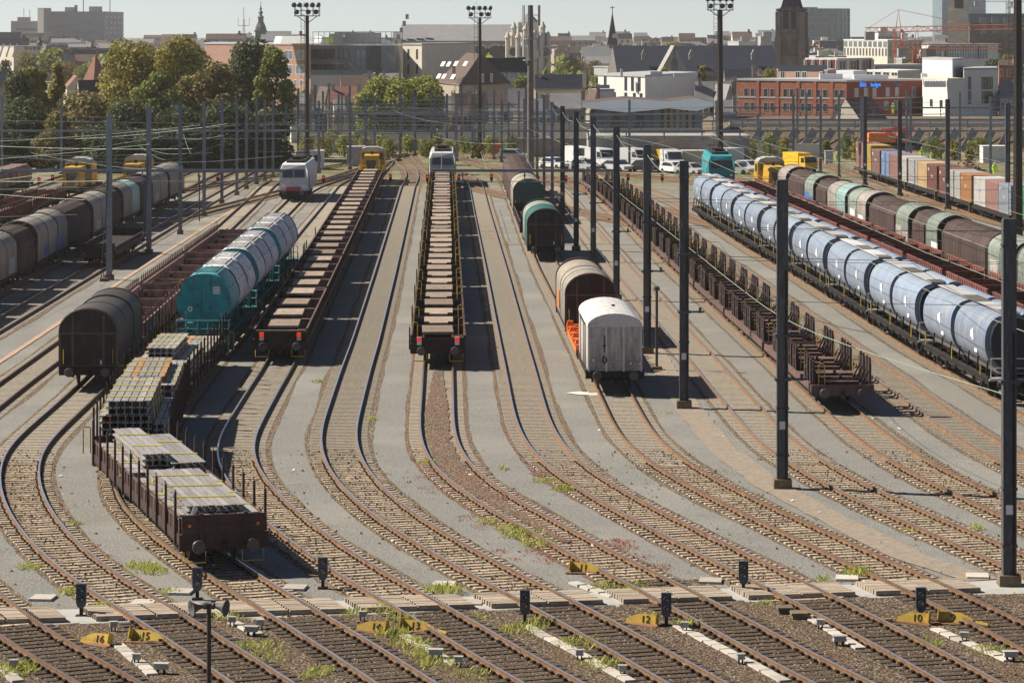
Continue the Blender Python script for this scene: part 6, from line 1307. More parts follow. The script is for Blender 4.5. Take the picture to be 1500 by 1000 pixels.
# big abbey church
D=820; r,l,c,q=house('abbey_church','large abbey church with a long grey slate roof and round windows',(588,850),(588,D),(757,D),pz(60,D),pz(36,D),'stone_grey','slate_light',0,group='churches',cat='church')
for x in (703,726,743): ob('round_window',cm('rwin',lambda:MB().cyl((0,0,0),(0,-.3,0),3.2,24,0).cyl((0,-.3,0),(0,-.4,0),2.4,24,1).mesh('round_window','stone_light','glass')),r,(px(x,D)-r.location.x,-.05,pz(78,D)))
ob('buttress_row',MB().box(0,px(757,D)-px(588,D),-1.2,0,0,pz(84,D)).mesh('buttress_row','stone_grey'),r)
for i in range(4): ob('stepped_gable',cm('sg',lambda:MB().box(-.5,.5,-1,1,0,1.6).mesh('stepped_gable','stone_grey')),r,(-1.+i*.9,1+i*1.2,pz(58,D)+i*2.2))
t=thing('abbey','pale stone abbey front with ring of turrets and round windows','church',tuple(PT(775,800)),0,'churches'); D=800; S2=lambda q:q*D*U/F
ob('wall',MB().zprism([(-S2(33),6),(-S2(28),-1),(-S2(10),-6),(S2(12),-6),(S2(28),-1),(S2(31),6)],0,pz(48,D)).mesh('wall','stone_light'),t); ob('upper_wall',MB().box(-S2(16),S2(14),-2,8,0,pz(33,D)).mesh('upper_wall','stone_light'),t); ob('roof_cone',MB().lathe([(S2(15),pz(33,D)),(.2,pz(18,D))],8,0,(0,3)).mesh('roof_cone','slate_light'),t)
for i,(x,yb,yt) in enumerate(((-31,95,50),(-22,95,36),(-16,95,50),(-5,80,38),(8,95,48),(20,90,35),(28,95,50),(17,95,52))):
    ob('turret',MB().cyl((0,0,0),(0,0,pz(yt+6,D)),.8,8).lathe([(1.05,pz(yt+6,D)),(1.05,pz(yt+5,D)),(.1,pz(yt-4,D))],8).mesh('turret','stone_light'),t,(S2(x),-6.3 if abs(x)<20 else -2.5,0))
for x in (-22,-10,12,24): ob('round_window',cm('rw2',lambda:MB().cyl((0,0,0),(0,-.3,0),2.0,18,0).cyl((0,-.3,0),(0,-.38,0),1.4,18,1).mesh('round_window','stone_light','glass')),t,(S2(x),-6.05 if abs(x)<14 else -4.2,pz(76,D)))
# tan house with big brown roof
D=470; r,l,c,q=house('house','tan house with a huge brown half-hipped roof and skylights',(640,488),(672,465),(748,480),pz(124,465),pz(79,470),'brick_tan','tile_brown',1,.18,cat='house')
for i,(x,y) in enumerate(((646,98),(655,98),(666,97),(680,97),(648,116),(662,116),(640,116))): ob('skylight',cm('sky2',lambda:MB().box(-.45,.45,-.05,.05,0,1.1).mesh('skylight','frame_white')),r,(px(x,466)-r.location.x,PT(x,462+(y-79)*-.0).y-r.location.y+(124-y)*.11*U-.4+((672-x)*.4 if x<672 else 0)*U*.6,pz(y,466)),rot=(R(-38),0,R(-45)))
chimney(r,665,468,pz(105,468),1.4); wins(r,c,q,(.45,.62),[pz(122,465)],.9,1.6,'glass_blue')
r,l,c,q=house('house','blue slate roofed long house behind the tan one',(708,545),(712,540),(772,545),pz(106,540),pz(85,540),'render_grey','slate',0); wins(r,c,q,lin(3,.45,.9),[pz(116,540)],2,1.4,'glass_blue')
# white terraces and roofs along the street
for i,(x0,x1,ye,yr,D,wl,rf,ax) in enumerate([(480,530,150,128,430,'brick_tan','tile_red',0),(463,486,150,128,440,'stone_dark','tile_brown',1),(498,545,130,111,500,'brick_tan','tile_brown',0),(555,590,122,108,520,'render_cream','slate_light',0),(697,745,157,130,400,'render_white','tile_brown',0),(743,778,157,131,402,'render_white','slate_light',0),(783,860,130,110,440,'brick_tan','slate',0),(802,858,160,138,398,'brick_tan','slate_light',0),(815,862,123,104,620,'render_cream','slate',0),(1017,1080,150,120,420,'render_grey','slate_light',0),(1040,1078,150,124,415,'stone_grey','slate_light',1),(1060,1108,114,102,470,'render_grey','slate',0),(1105,1138,112,106,500,'brick_orange','tile_brown',0),(1463,1500,142,118,430,'render_grey','slate_light',0),(1462,1490,96,88,520,'brick_red','tile_brown',0),(690,715,178,140,392,'brick_tan','tile_brown',0),(540,570,150,130,450,'brick_tan','tile_brown',1)]):
    r,l,c,q=house('house','terraced house below the churches with %s roof, %s from the tree side'%({'tile_red':'a red tiled','tile_brown':'a brown tiled','slate':'a dark slate','slate_light':'a light grey'}[rf],CNT[i]),(x0,D+9),(x0+1.5 if not ax else x0+.55*(x1-x0),D),(x1,D+3),pz(ye,D),pz(yr,D),wl,rf,ax)
    n=max(2,int((x1-x0)/9)); wins(r,c,q,lin(n,.12,.9),[max(.5,pz(ye,D)-2.3)],1.0,1.5,'glass'); chimney(r,x1-4,D+3,pz(yr,D)-.8,1.1)
    if i%3==0: chimney(r,x0+8,D+4,pz(yr,D)-.9,1.0)
# spire church and blocks
D=1000; t=thing('church_spire','slim slate church spire with a clock on the skyline','tower',tuple(PT(897,D))); S3=lambda q:q*D*U/F
ob('shaft',MB().box(-S3(9),S3(9),-S3(9),S3(9),0,pz(66,D)).mesh('shaft','stone_grey'),t); ob('spire',MB().lathe([(S3(10.5),pz(66,D)),(S3(.3),pz(18,D))],4).mesh('spire','slate'),t,rz=R(45)); ob('cross',MB().box(-.15,.15,-.15,.15,pz(19,D),pz(9,D)).box(-1,1,-.15,.15,pz(12,D),pz(11,D)).mesh('cross','copper_dark'),t); ob('clock_face',MB().cyl((0,0,0),(0,-.2,0),1.3,18).mesh('clock_face','stone_light'),t,(S3(4),-S3(5.2),pz(54,D)))
for i,(x0,x1,yt,D,wl) in enumerate([(806,833,74,900,'brick_tan'),(838,860,77,1010,'brick_tan'),(852,910,72,960,'render_cream'),(868,905,76,930,'render_cream'),(1066,1140,62,900,'render_grey'),(1110,1130,55,880,'render_grey'),(1182,1240,84,750,'render_cream'),(1182,1218,78,950,'render_white'),(1240,1262,62,1200,'render_grey'),(1280,1310,47,1000,'render_white'),(1310,1330,56,1000,'render_grey'),(300,330,70,900,'render_white'),(312,322,64,950,'render_grey'),(320,345,85,800,'render_white'),(870,1100,100,760,'render_grey'),(620,720,104,700,'brick_tan'),(1000,1080,98,900,'render_cream'),(1380,1465,80,760,'render_grey'),(1310,1362,88,640,'stone_grey'),(1343,1372,83,640,'slate_light')]):
    r,l,c,q=block('town_block','%s flat-roofed town block on the skyline, %s listed from the church spire'%({'brick_tan':'tan brick','render_cream':'cream','render_grey':'grey','render_white':'white','stone_grey':'stone grey','slate_light':'slate grey'}[wl],CNT[i]),'building',(x0,D+20),(x0+.22*(x1-x0),D),(x1,D+6),pz(yt,D),wl,group='town blocks')
    n=max(3,int((x1-x0)/6)); wins(r,c,q,lin(n),[max(1,pz(yt,D)-3.2*k) for k in (1,2)],1.6,1.5,'glass_blue'); ob('roof_box',MB().box(1,4,2,5,0,2).box(6,7,3,4,0,1.4).mesh('roof_box',wl),r,(0,0,pz(yt,D)))
# slate church with tower
D=590; r,l,c,q=house('church','long dark slate church roof behind the white building',(890,620),(905,D),(1145,D),pz(111,D),pz(67.5,D),'stone_dark','slate',0,.0,group='churches',cat='church',ov=.1)
ob('end_gable',MB().face([(0,-.3,pz(111,D)),(-5.5,18,pz(111,D)),(1.6,9,pz(67,D)),(4.,1.,pz(67,D))]).mesh('end_gable','stone_grey'),r,(px(896,D)-px(905,D),0,0)) if False else None
for x in (944,1014,1106): ob('roof_vent',cm('dormer',lambda:MB().box(-.45,.45,-.9,1,0,1.).prism([(-.6,1.),(0,2.4),(.6,1.)],-1.,1).mesh('roof_vent','stone_grey')),r,(px(x,D)-r.location.x,5.2,pz(88,D)))
t=thing('church_transept','grey stone cross gable of the slate church','church',tuple(PT(988,570)),0,'churches'); D=570; S4=lambda q:q*D*U/F
ob('gable_wall',MB().face([(-S4(16),0,0),(S4(22),0,0),(S4(22),0,pz(111,D)),(S4(0),0,pz(67,D)),(-S4(16),0,pz(100,D))]).mesh('gable_wall','stone_grey'),t); ob('roof',MB().face([(-S4(24),-.3,pz(111,D)),(-S4(0),-.3,pz(67,D)),(-S4(0),16,pz(67,D)),(-S4(24),16,pz(111,D))]).face([(S4(23),-.0,pz(111,D)),(S4(0),-.0,pz(67,D)),(S4(0),16,pz(67,D)),(S4(23),16,pz(111,D))][::-1]).mesh('roof','stone_grey','slate'),t); ob('lancet_window',MB().prism([(-.7,0),(.7,0),(.7,2),(0,3.4),(-.7,2)],-.1,.05).mesh('lancet_window','glass'),t,(0,0,pz(104,D))); ob('rose_slot',MB().box(-.3,.3,-.1,.05,0,2).mesh('rose_slot','glass'),t,(0,0,pz(82,D)))
D=575; t=thing('church_tower','square dark brick church tower with paired louvre windows','tower',tuple(PT(1160,D)),R(-14)); S5=lambda q:q*D*U/F; w=S5(17.5)
ob('shaft',MB().box(-w,w,-w,w,0,pz(17,D)).mesh('shaft','stone_mid'),t)
for sx in (-1,1):
    for sy in (-1,1): ob('buttress',cm('but',lambda:MB().box(-.7,.7,-.7,.7,0,pz(55,D)).box(-.55,.55,-.55,.55,pz(55,D),pz(18,D)).mesh('buttress','stone_mid')),t,(sx*w,sy*w,0))
for y in (16,51,82): ob('string_course',cm(('sc',y),lambda:MB().box(-w-.35,w+.35,-w-.35,w+.35,pz(y,D),pz(y,D)+.45).mesh('string_course','stone_dark')),t)
for x in (-.36,.3): ob('louvre_window',cm('lou',lambda:MB().prism([(-.6,0),(.6,0),(.6,4.6),(.35,5.7),(0,6.3),(-.35,5.7),(-.6,4.6)],-.06,.05).mesh('louvre_window','frame_dark')),t,(x*w,-w,pz(43,D)))
for x in (-.36,.3): ob('blind_niche',cm('nic',lambda:MB().prism([(-.7,0),(.7,0),(.7,2.4),(0,3.6),(-.7,2.4)],-.08,.05).mesh('blind_niche','stone_dark')),t,(x*w,-w,pz(76,D)))
ob('spire',MB().lathe([(w*1.5,pz(17,D)),(w*1.1,pz(10,D)),(w*.72,pz(-10,D)),(.1,pz(-95,D))],4).mesh('spire','slate'),t,rz=R(45))
D=1400; t=thing('round_office_tower','curved hazy blue glass office tower behind the church tower','building',tuple(PT(1190,D))); W=54*D*U/F
arc=[(W*math.cos(a),W*math.sin(a)) for a in [math.pi*(1+i/16) for i in range(17)]]; ob('facade',MB().zprism(arc,0,pz(13,D)).mesh('facade','glass_blue'),t)
for y in (27,36,46,56): ob('floor_band',cm(('fb',y),lambda:MB().zprism([(x*1.01,y_*1.01) for x,y_ in arc],pz(y,D),pz(y,D)+.8).mesh('floor_band','hosp')),t)
for i in range(1,16): ob('mullion',cm('mul',lambda:MB().box(-.25,.25,-.25,.25,0,pz(13,D)).mesh('mullion','hosp')),t,(arc[i][0]*1.005,arc[i][1]*1.005,0))
ob('roof_plant',MB().box(-W*.55,W*.1,-W*.4,0,pz(13,D),pz(11,D)).mesh('roof_plant','hosp'),t)
# white modern building
r,l,c,q=block('apartment_building','white cubic apartment building with tall dark windows behind the pavilion','building',(876,434),(945,420),(1023,450),pz(113,420),'render_white','render_grey')
wins(r,l,c,(.16,.60,.74,.88),[pz(134,420)],1.0,2.7,'glass','frame_dark'); wins(r,l,c,(.08,.24,.36,.60,.78,.92),[pz(145,420)],1.0,.9,'glass','frame_dark'); ob('balcony',MB().box(-1,1,-.9,0,0,1.1).mesh('balcony','glass_blue'),r,(px(884,420)-r.location.x,.2,pz(134,420))); ob('roof_gear',MB().box(1,3,3,4,0,.9).box(-4,-3.6,3,4,0,1.3).box(5,9,4,5,0,.6).mesh('roof_gear','frame_white'),r,(0,0,pz(113,420)))
r,l,c,q=block('apartment_annex','low white annex in front of the white apartment building','building',(862,418),(872,414),(900,416),pz(134,414),'render_white','render_grey')
# station pavilion with folded roof
D=368; t=thing('station_pavilion','glass pavilion under a wide folded metal roof','pavilion',(px(950,D),D*U,0)); S6=lambda x:px(x,D)-px(950,D)
top=[(853,152),(918,145),(980,149),(1020,144),(1047,151)]; bot=[(853,158),(915,165),(976,159),(1022,163),(1047,155)]
for i in range(4):
    (xa,ya),(xb,yb)=top[i],top[i+1]; (xc,yc),(xd,yd)=bot[i],bot[i+1]; x0,x1=S6(xa),S6(xb)
    ob('fascia_panel',MB().hexa([(x0,0,pz(yc,D)),(x1,0,pz(yd,D)),(x1,.25,pz(yd,D)),(x0,.25,pz(yc,D)),(x0,0,pz(ya,D)),(x1,0,pz(yb,D)),(x1,.25,pz(yb,D)),(x0,.25,pz(ya,D))]).mesh('fascia_panel','fascia_metal'),t)
    ob('roof_panel',MB().face([(x0,.25,pz(ya,D)),(x1,.25,pz(yb,D)),(x1,14,pz(yb,D)+.1),(x0,14,pz(ya,D)+.1)]).face([(x0,.25,pz(yc,D)+.1),(x0,14,pz(ya,D)-.6),(x1,14,pz(yb,D)-.6),(x1,.25,pz(yd,D)+.1)]).mesh('roof_panel','tile_brown'),t)
z0,z1=pz(189,D),pz(160,D)
ob('inner_wall',MB().box(S6(872),S6(1030),7,7.3,z0,z1).box(S6(870),S6(1031),2.2,13,z0-.5,z0).mesh('inner_wall','render_cream'),t)
for i in range(13):
    xa=S6(871)+(S6(1031)-S6(871))*i/13; xb=S6(871)+(S6(1031)-S6(871))*(i+1)/13
    ob('glass_pane',cm(('gpn',i%3),lambda:MB().box(.05,xb-xa-.05,-.03,.03,0,z1-z0).mesh('glass_pane',['glass_blue','glass_blue','glass'][i%3])),t,(xa,2.4,z0)); ob('mullion',cm('pmul',lambda:MB().box(-.06,.06,-.08,.08,0,z1-z0).mesh('mullion','frame_dark')),t,(xa,2.4,z0))
for i in range(5): ob('timber_screen',cm('tsc',lambda:MB().box(-.25,.25,-.05,.05,0,z1-z0-.1).mesh('timber_screen','board_wood')),t,(S6(976+9*i),2.2,z0))
ob('podium',MB().box(S6(866),S6(1034),1.8,14,0,z0-.5).mesh('podium','render_grey'),t)
# hotel
D=440; r,l,c,q=block('hotel','red brick hotel with two rows of windows and a blue sign','building',(1079,452),(1240,D),(1353,452),pz(120,D),'brick_red','render_grey')
dz=pz(120,D); wins(r,l,c,[.09,.15,.27,.33,.45,.51,.61,.67,.75,.81,.91,.96],[pz(144,D),pz(165,D)],.95,1.5,'glass','stone_grey'); wins(r,l,c,(.2,.28,.4,.5,.6,.72),[pz(184,D)],1.2,1.0,'glass_blue','frame_dark')
for u in (.2,.38,.57,.72,.87): 
    k=l+(c-l)*u-Vector(r.location); ob('pilaster',cm('pil',lambda:MB().box(-.3,.3,-.12,.1,0,dz).mesh('pilaster','brick_red')),r,(k.x,k.y,0),math.atan2((c-l).y,(c-l).x))
for y in (146,): k=l-Vector(r.location); ob('stone_band',MB().box(0,(c-l).length,-.08,0,0,.25).mesh('stone_band','render_grey'),r,(k.x,k.y,pz(y,D)),math.atan2((c-l).y,(c-l).x))
fd=q-c; fa=math.atan2(fd.y,fd.x)
ob('shaded_facade',MB().box(0,fd.length,-.06,-.005,0,dz-.05).mesh('shaded_facade','brick_dark'),r,(0,0,0),fa)  # sheet of darker brick: the shade on this side is put into the colour
o2=Vector((fd.y,-fd.x,0)).normalized()*.09
wins(r,c+o2,q+o2,(.12,.24,.35,.52,.64,.86),[pz(143,D)],1.15,1.6,'glass_blue','stone_grey'); wins(r,c+o2,q+o2,(.5,.62,.8),[pz(163,D)],1.15,1.6,'glass_blue','stone_grey'); ob('stone_band',MB().box(0,fd.length,-.14,-.06,0,.22).mesh('stone_band','render_grey'),r,(0,0,pz(146,D)),fa)
def sign(s,size,u,z,mt):
    c_=bpy.data.curves.new('lettering','FONT'); c_.body=s; c_.size=size; c_.extrude=.05; tmp=bpy.data.objects.new('lettering',c_); col.objects.link(tmp); dg=bpy.context.evaluated_depsgraph_get(); dg.update(); me=bpy.data.meshes.new_from_object(tmp.evaluated_get(dg)); bpy.data.objects.remove(tmp); me.materials.clear(); me.materials.append(MT[mt])
    k=fd*u+o2*1.4; ob('lettering',me,r,(k.x,k.y,z),rot=(R(90),0,fa))
sign('ibis',1.35,.16,pz(127.6,D),'sign_blue'); sign('budget',1.0,.30,pz(127.6,D),'sign_blue'); sign('hotel',.9,.60,pz(127.6,D),'sign_dim'); ob('sign_line',MB().box(0,1.1,-.02,.02,0,.08).mesh('sign_line','sign_dim'),r,tuple(fd*.47+o2*1.4+Vector((0,0,pz(126.8,D)))),fa)
ob('roof_unit',MB().box(0,4,3,5,0,1.0).box(6,12,3,6,0,.8).box(18,21,3,5,0,1.1).mesh('roof_unit','metal_roof'),r,(-4,3,dz+.3))
r,l,c,q=house('house','small house with a bright red tiled gable in front of the hotel',(1215,395),(1262,392),(1300,400),pz(178,392),pz(144,395),'render_cream','tile_red',0,0)
r,l,c,q=block('penthouse_block','orange brick block with roof terrace railing behind the hotel','building',(1138,490),(1212,480),(1226,492),pz(105,480),'brick_orange','render_grey'); wins(r,l,c,(.12,.42,.55,.9),[pz(117,480)],1.4,1.5,'glass'); ob('terrace_rail',MB().box(px(1139,482)-r.location.x,px(1211,482)-r.location.x,0,.06,0,1.2).mesh('terrace_rail','glass_blue'),r,(0,1,pz(105,480)))
r,l,c,q=block('penthouse','red penthouse with white columns above the hotel roof','building',(1180,505),(1226,500),(1278,508),pz(88,500),'brick_dark','render_white'); 
for u in (0,.25,.5,.75,1): k=l+(c-l)*u-Vector(r.location); ob('column',cm('pcol',lambda:MB().box(-.3,.3,-.3,.3,0,pz(88,500)).mesh('column','render_white')),r,(k.x,k.y-.1,0))
for u in (.3,.65,1): k=c+(q-c)*u-Vector(r.location); ob('column',cm('pcol',lambda:0),r,(k.x,k.y-.1,0))
wins(r,c,q,(.15,.45,.8),[pz(103,500)],2.2,1.9,'glass')
r,l,c,q=block('plant_room','grey metal plant room on the hotel roof','building',(1225,470),(1250,462),(1270,468),pz(107,462),'metal_roof','metal_roof')
r,l,c,q=block('terrace_building','pale low terrace building beside the hotel','building',(1270,490),(1315,480),(1350,488),pz(106,480),'render_cream','render_white'); wins(r,l,c,lin(4,.1,.9),[pz(112,480)],2.6,.8,'glass')
r,l,c,q=block('terrace_block','grey upper terrace block beyond the hotel','building',(1269,520),(1281,515),(1352,520),pz(97,515),'render_grey','render_white')
# white modernist block
D=430; r,l,c,q=block('white_block','tall blank white modern building beside the hotel','building',(1351,448),(1395,D),(1412,442),pz(89,D),'render_white','render_grey'); wins(r,c,q,(.75,),[pz(165,D),pz(150,D)],.7,5.0,'glass','frame_dark')
r,l,c,q=block('white_wing','white modern wing with large brown windows at the picture edge','building',(1410,440),(1412,425),(1462,432),pz(103,425),'render_white','render_grey'); wins(r,c,q,(.16,),[pz(132,425),pz(153,425)],.9,2.2,'glass','frame_dark'); wins(r,c,q,(.75,.60),[pz(132,425),pz(153,425)],1.9,2.1,'glass','frame_dark')
r,l,c,q=block('white_annex','low white annex with slatted top band beside the hotel','building',(1352,432),(1388,420),(1412,422),pz(118,420),'render_white','render_cream'); wins(r,l,c,(.35,.75),[pz(158,420)],1.6,1.2,'glass','frame_dark'); ob('slat_band',MB().box(px(1354,420)-r.location.x,px(1386,420)-r.location.x,-.1,.1,0,1.0).mesh('slat_band','frame_white'),r,(0,-.0+.3,pz(128,420)))
for u in lin(10,.02,.98): k=l+(c-l)*u-Vector(r.location); ob('slat',cm('slt',lambda:MB().box(-.08,.08,-.25,0,0,1.0).mesh('slat','render_cream')),r,(k.x,k.y,pz(127,420)))
# office with columns, long glass office, far church
r,l,c,q=block('column_office','pale office building with vertical columns on the skyline','building',(1236,835),(1300,800),(1352,815),pz(60,800),'render_cream','render_white'); wins(r,l,c,lin(14,.03,.97),[pz(83,800)],1.7,2.6,'glass','render_white'); wins(r,l,c,lin(9,.05,.95),[pz(70,800)],3.6,2,'glass_blue','render_white'); wins(r,c,q,lin(7,.08,.92),[pz(72,800),pz(83,800)],1.4,2.4,'glass','render_white')
r,l,c,q=block('glass_office','long low glass office with horizontal white bands','building',(1350,705),(1362,700),(1462,710),pz(66,700),'render_white','metal_roof'); wins(r,c,q,lin(22,.02,.80),[pz(78,700),pz(87,700)],2.2,2.0,'glass_blue','frame_white')
D=760; t=thing('church_tower','pale stone classical church tower cut by the picture top','tower',tuple(PT(1404,D)),R(-12)); S7=lambda q:q*D*U/F; w=S7(14)
ob('shaft',MB().box(-w,w,-w,w,0,pz(-40,D)).mesh('shaft','stone_light'),t)
for y in (19,36): ob('cornice',cm(('cor',y),lambda:MB().box(-w-.5,w+.5,-w-.5,w+.5,pz(y,D),pz(y,D)+.6).mesh('cornice','stone_light')),t)
for x in (-.1,.35): ob('louvre_window',cm('lou2',lambda:MB().box(-.7,.7,-.06,.05,0,6).mesh('louvre_window','frame_dark')),t,(x*w,-w,pz(13,D)))
ob('cap',MB().lathe([(w*1.3,pz(-40,D)),(.2,pz(-75,D))],4).mesh('cap','slate'),t,rz=R(45))
r,l,c,q=house('church','dark roofed stone church nave beside the pale tower at the picture edge',(1416,790),(1420,765),(1520,775),pz(34,765),pz(19.5,765),'stone_dark','slate',0,group='churches',cat='church')
wins(r,c,q,lin(5,.2,.9),[pz(50,765)],2.6,5,'glass','stone_grey')
for D,x0,x1,yt,lab in ((1500,1366,1444,-30,'tall hazy glass tower behind the pale church tower'),):
    r,l,c,q=block('glass_tower',lab,'building',(x0,D+15),(x0+14,D),(x1,D+20),pz(yt,D),'glass_blue','hosp')
    for i in range(18): k=i*(pz(yt,D)/18); ob('floor_band',cm('gtb',lambda:MB().box(0,(q-c).length,-.15,.05,0,.5).mesh('floor_band','hosp')),r,(0,0,k),math.atan2((q-c).y,(q-c).x))
# cranes
def crane(x,yt,yb,D,jl,jr,lab,mt,tilt=0.):
    t=thing('tower_crane',lab,'crane',tuple(PT(x,D)),R(8)); h=pz(yt,D); mb=MB(); w=.9
    for sx in (-w,w):
        for sy in (-w,w): mb.tube([(sx,sy,0),(sx,sy,h)],.14,4)
    n=int(h/2.2)
    for i in range(n):
        z=i*h/n; d=h/n; s=1 if i%2 else -1
        for y in (-w,w): mb.bar((-s*w,y,z),(s*w,y,z+d),.13,.13); mb.bar((y,-s*w,z),(y,s*w,z+d),.13,.13)
    ob('mast',mb.mesh('mast',mt),t); mb=MB()
    for a,b in ((0,-.6),(0,.6)): mb.tube([(-jl,b,h),(jr,b,h+tilt*jr)],.13,4)
    mb.tube([(-jl,0,h+1.2),(jr,0,h+1.2+tilt*jr)],.13,4)
    m=int((jl+jr)/2)
    for i in range(m): x_=-jl+i*2.; zz=h+tilt*max(0,x_); mb.bar((x_,.6,zz),(x_+1,0,zz+1.2),.1,.1); mb.bar((x_+1,0,zz+1.2),(x_+2,.6,zz),.1,.1)
    ob('jib',mb.mesh('jib',mt),t); ob('apex',MB().tube([(-.8,0,h),(0,0,h+6),(.8,0,h)],.14,4).tube([(0,0,h+6),(jr*.7,0,h+1.2)],.06,4).tube([(0,0,h+6),(-jl*.9,0,h+1.2)],.06,4).mesh('apex',mt),t); ob('counterweight',MB().box(-jl,-jl+2.5,-.7,.7,h-2,h+.2).mesh('counterweight','crane_grey'),t); ob('cab',MB().box(.9,2.3,-.8,.8,h-2.2,h-.1).mesh('cab','white_paint'),t)
crane(1316,48,95,660,9,34,'red lattice tower crane over the office buildings','crane_red',.03); crane(1477,3,40,1300,18,60,'pale tower crane behind the far church','crane_grey'); crane(1343,72,98,640,5,22,'small rusty tower crane beside the red one','crane_red')
# far rooftops: one mass of small houses filling the town to the horizon
WM=['brick_tan','render_cream','render_white','brick_red','stone_grey']; RM_=['slate','slate_light','tile_brown','clad_grey','clad_grey']; fr=random.Random(3); mb=MB()
for i in range(900):
    D=fr.uniform(880,2300); x=fr.uniform(-40,1540); X=px(x,D); Yw=D*U; w_=fr.uniform(4,9); dp=fr.uniform(5,9); h=fr.uniform(5,9.5)+(fr.random()<.1)*5; hr=h+fr.uniform(2,4); wm=fr.randrange(5); rm=5+fr.choice((0,0,1,1,2,2,3,4)); wm=fr.choice((0,1,1,2,4,4,3))
    if D<900 and 560<x<780: continue
    mb.box(X-w_,X+w_,Yw,Yw+dp,0,h,wm)
    if fr.random()<.7:
        mb.face([(X-w_,Yw-.3,h),(X+w_,Yw-.3,h),(X+w_,Yw+dp/2,hr),(X-w_,Yw+dp/2,hr)],rm); mb.face([(X+w_,Yw+dp,h),(X-w_,Yw+dp,h),(X-w_,Yw+dp/2,hr),(X+w_,Yw+dp/2,hr)],rm); mb.face([(X-w_,Yw,h),(X-w_,Yw+dp,h),(X-w_,Yw+dp/2,hr)][::-1],wm); mb.face([(X+w_,Yw,h),(X+w_,Yw+dp,h),(X+w_,Yw+dp/2,hr)],wm)
        if fr.random()<.6: mb.box(X+w_*.6,X+w_*.6+1,Yw+dp/2-.5,Yw+dp/2+.5,hr-1,hr+1.2,3)
    else: mb.box(X-w_*.3,X+w_*.3,Yw+2,Yw+4,h,h+1.5,wm)
    for q in range(int(w_/1.6)):
        for z in (h-2.2,h-5): 
            if z>1: xx=X-w_+1.2+q*3.2; mb.box(xx,xx+1.1,Yw-.05,Yw,z,z+1.4,10)
ob('far_rooftops',mb.mesh('far_rooftops',*WM,*RM_,'glass'),kind='stuff',label='mass of small distant houses and roofs filling the town')
fr=random.Random(5); v=[];f=[];tn=[]
for i in range(150):
    D=fr.uniform(560,1900); X=px(fr.uniform(-30,1530),D); Yw=D*U; Rr=fr.uniform(2.5,5.5); H=fr.uniform(6,12)
    for _ in range(150):
        dd=Vector((fr.gauss(0,1),fr.gauss(0,1),fr.gauss(0,1))).normalized()*Rr*fr.random()**.3; p=Vector((X,Yw,H-Rr*.8))+dd; s=fr.uniform(.6,1.3); a1=Vector((fr.uniform(-1,1),fr.uniform(-1,1),fr.uniform(-1,1))).normalized()*s; a2=a1.orthogonal().normalized()*s*.7; b=len(v); v+=[tuple(p-a1),tuple(p+a2),tuple(p+a1),tuple(p-a2)]; f.append((b,b+1,b+2,b+3)); tn.append(fr.random())
me=bpy.data.meshes.new('far_trees'); me.from_pydata(v,[],f); me.materials.append(MT['leaf_green']); at_=me.attributes.new('tone','FLOAT','FACE'); at_.data.foreach_set('value',tn); me.update(); ob('far_treeline',me,kind='stuff',label='scattered distant trees between the roofs of the town')
# street of houses, walls and platforms just behind the yard
for i,(x0,x1,ye,yr,D,wl,rf,ax) in enumerate([(425,462,152,138,395,'render_white','slate_light',0),(645,668,160,142,398,'render_cream','slate_light',0),(640,668,162,142,396,'brick_tan','slate_light',0),(668,692,160,138,394,'render_white','tile_brown',0),(778,806,164,146,392,'render_white','slate_light',0),(858,880,150,132,405,'brick_tan','tile_brown',1),(1046,1080,165,148,405,'stone_grey','slate_light',0),(488,512,160,146,398,'render_cream','slate_light',0)]):
    r,l,c,q=house('house','small street house behind the catenary masts with %s walls, %s from the pink school'%({'render_white':'white','brick_red':'red brick','render_cream':'cream','brick_tan':'tan','stone_grey':'grey'}[wl],CNT[i]),(x0,D+9),(x0+1.5 if not ax else x0+.55*(x1-x0),D),(x1,D+3),pz(ye,D),pz(yr,D),wl,rf,ax)
    wins(r,c,q,lin(max(2,int((x1-x0)/8)),.12,.9),[max(.5,pz(ye,D)-2.4)],.8,1.3,'glass','frame_dark'); chimney(r,x1-4,D+3,pz(yr,D)-.7,1.1)
for i,(x0,x1,yt,yb,D,mt) in enumerate([(440,640,196,206,372,'render_white'),(640,862,193,200,378,'render_white'),(690,880,182,187,384,'stone_light'),(760,866,204,226,352,'brick_tan'),(440,520,200,210,366,'render_cream')]):
    r=thing('boundary_wall','long low pale wall or platform edge behind the throat, %s one counted from the hut'%CNT[i],'wall',(px(x0,D),D*U,0)); ob('wall',MB().box(0,px(x1,D)-px(x0,D),0,.5,0,max(.8,pz(yt,D))).mesh('wall',mt),r); ob('coping',MB().box(-.1,px(x1,D)-px(x0,D)+.1,-.1,.6,max(.8,pz(yt,D)),max(.8,pz(yt,D))+.15).mesh('coping','stone_grey'),r)
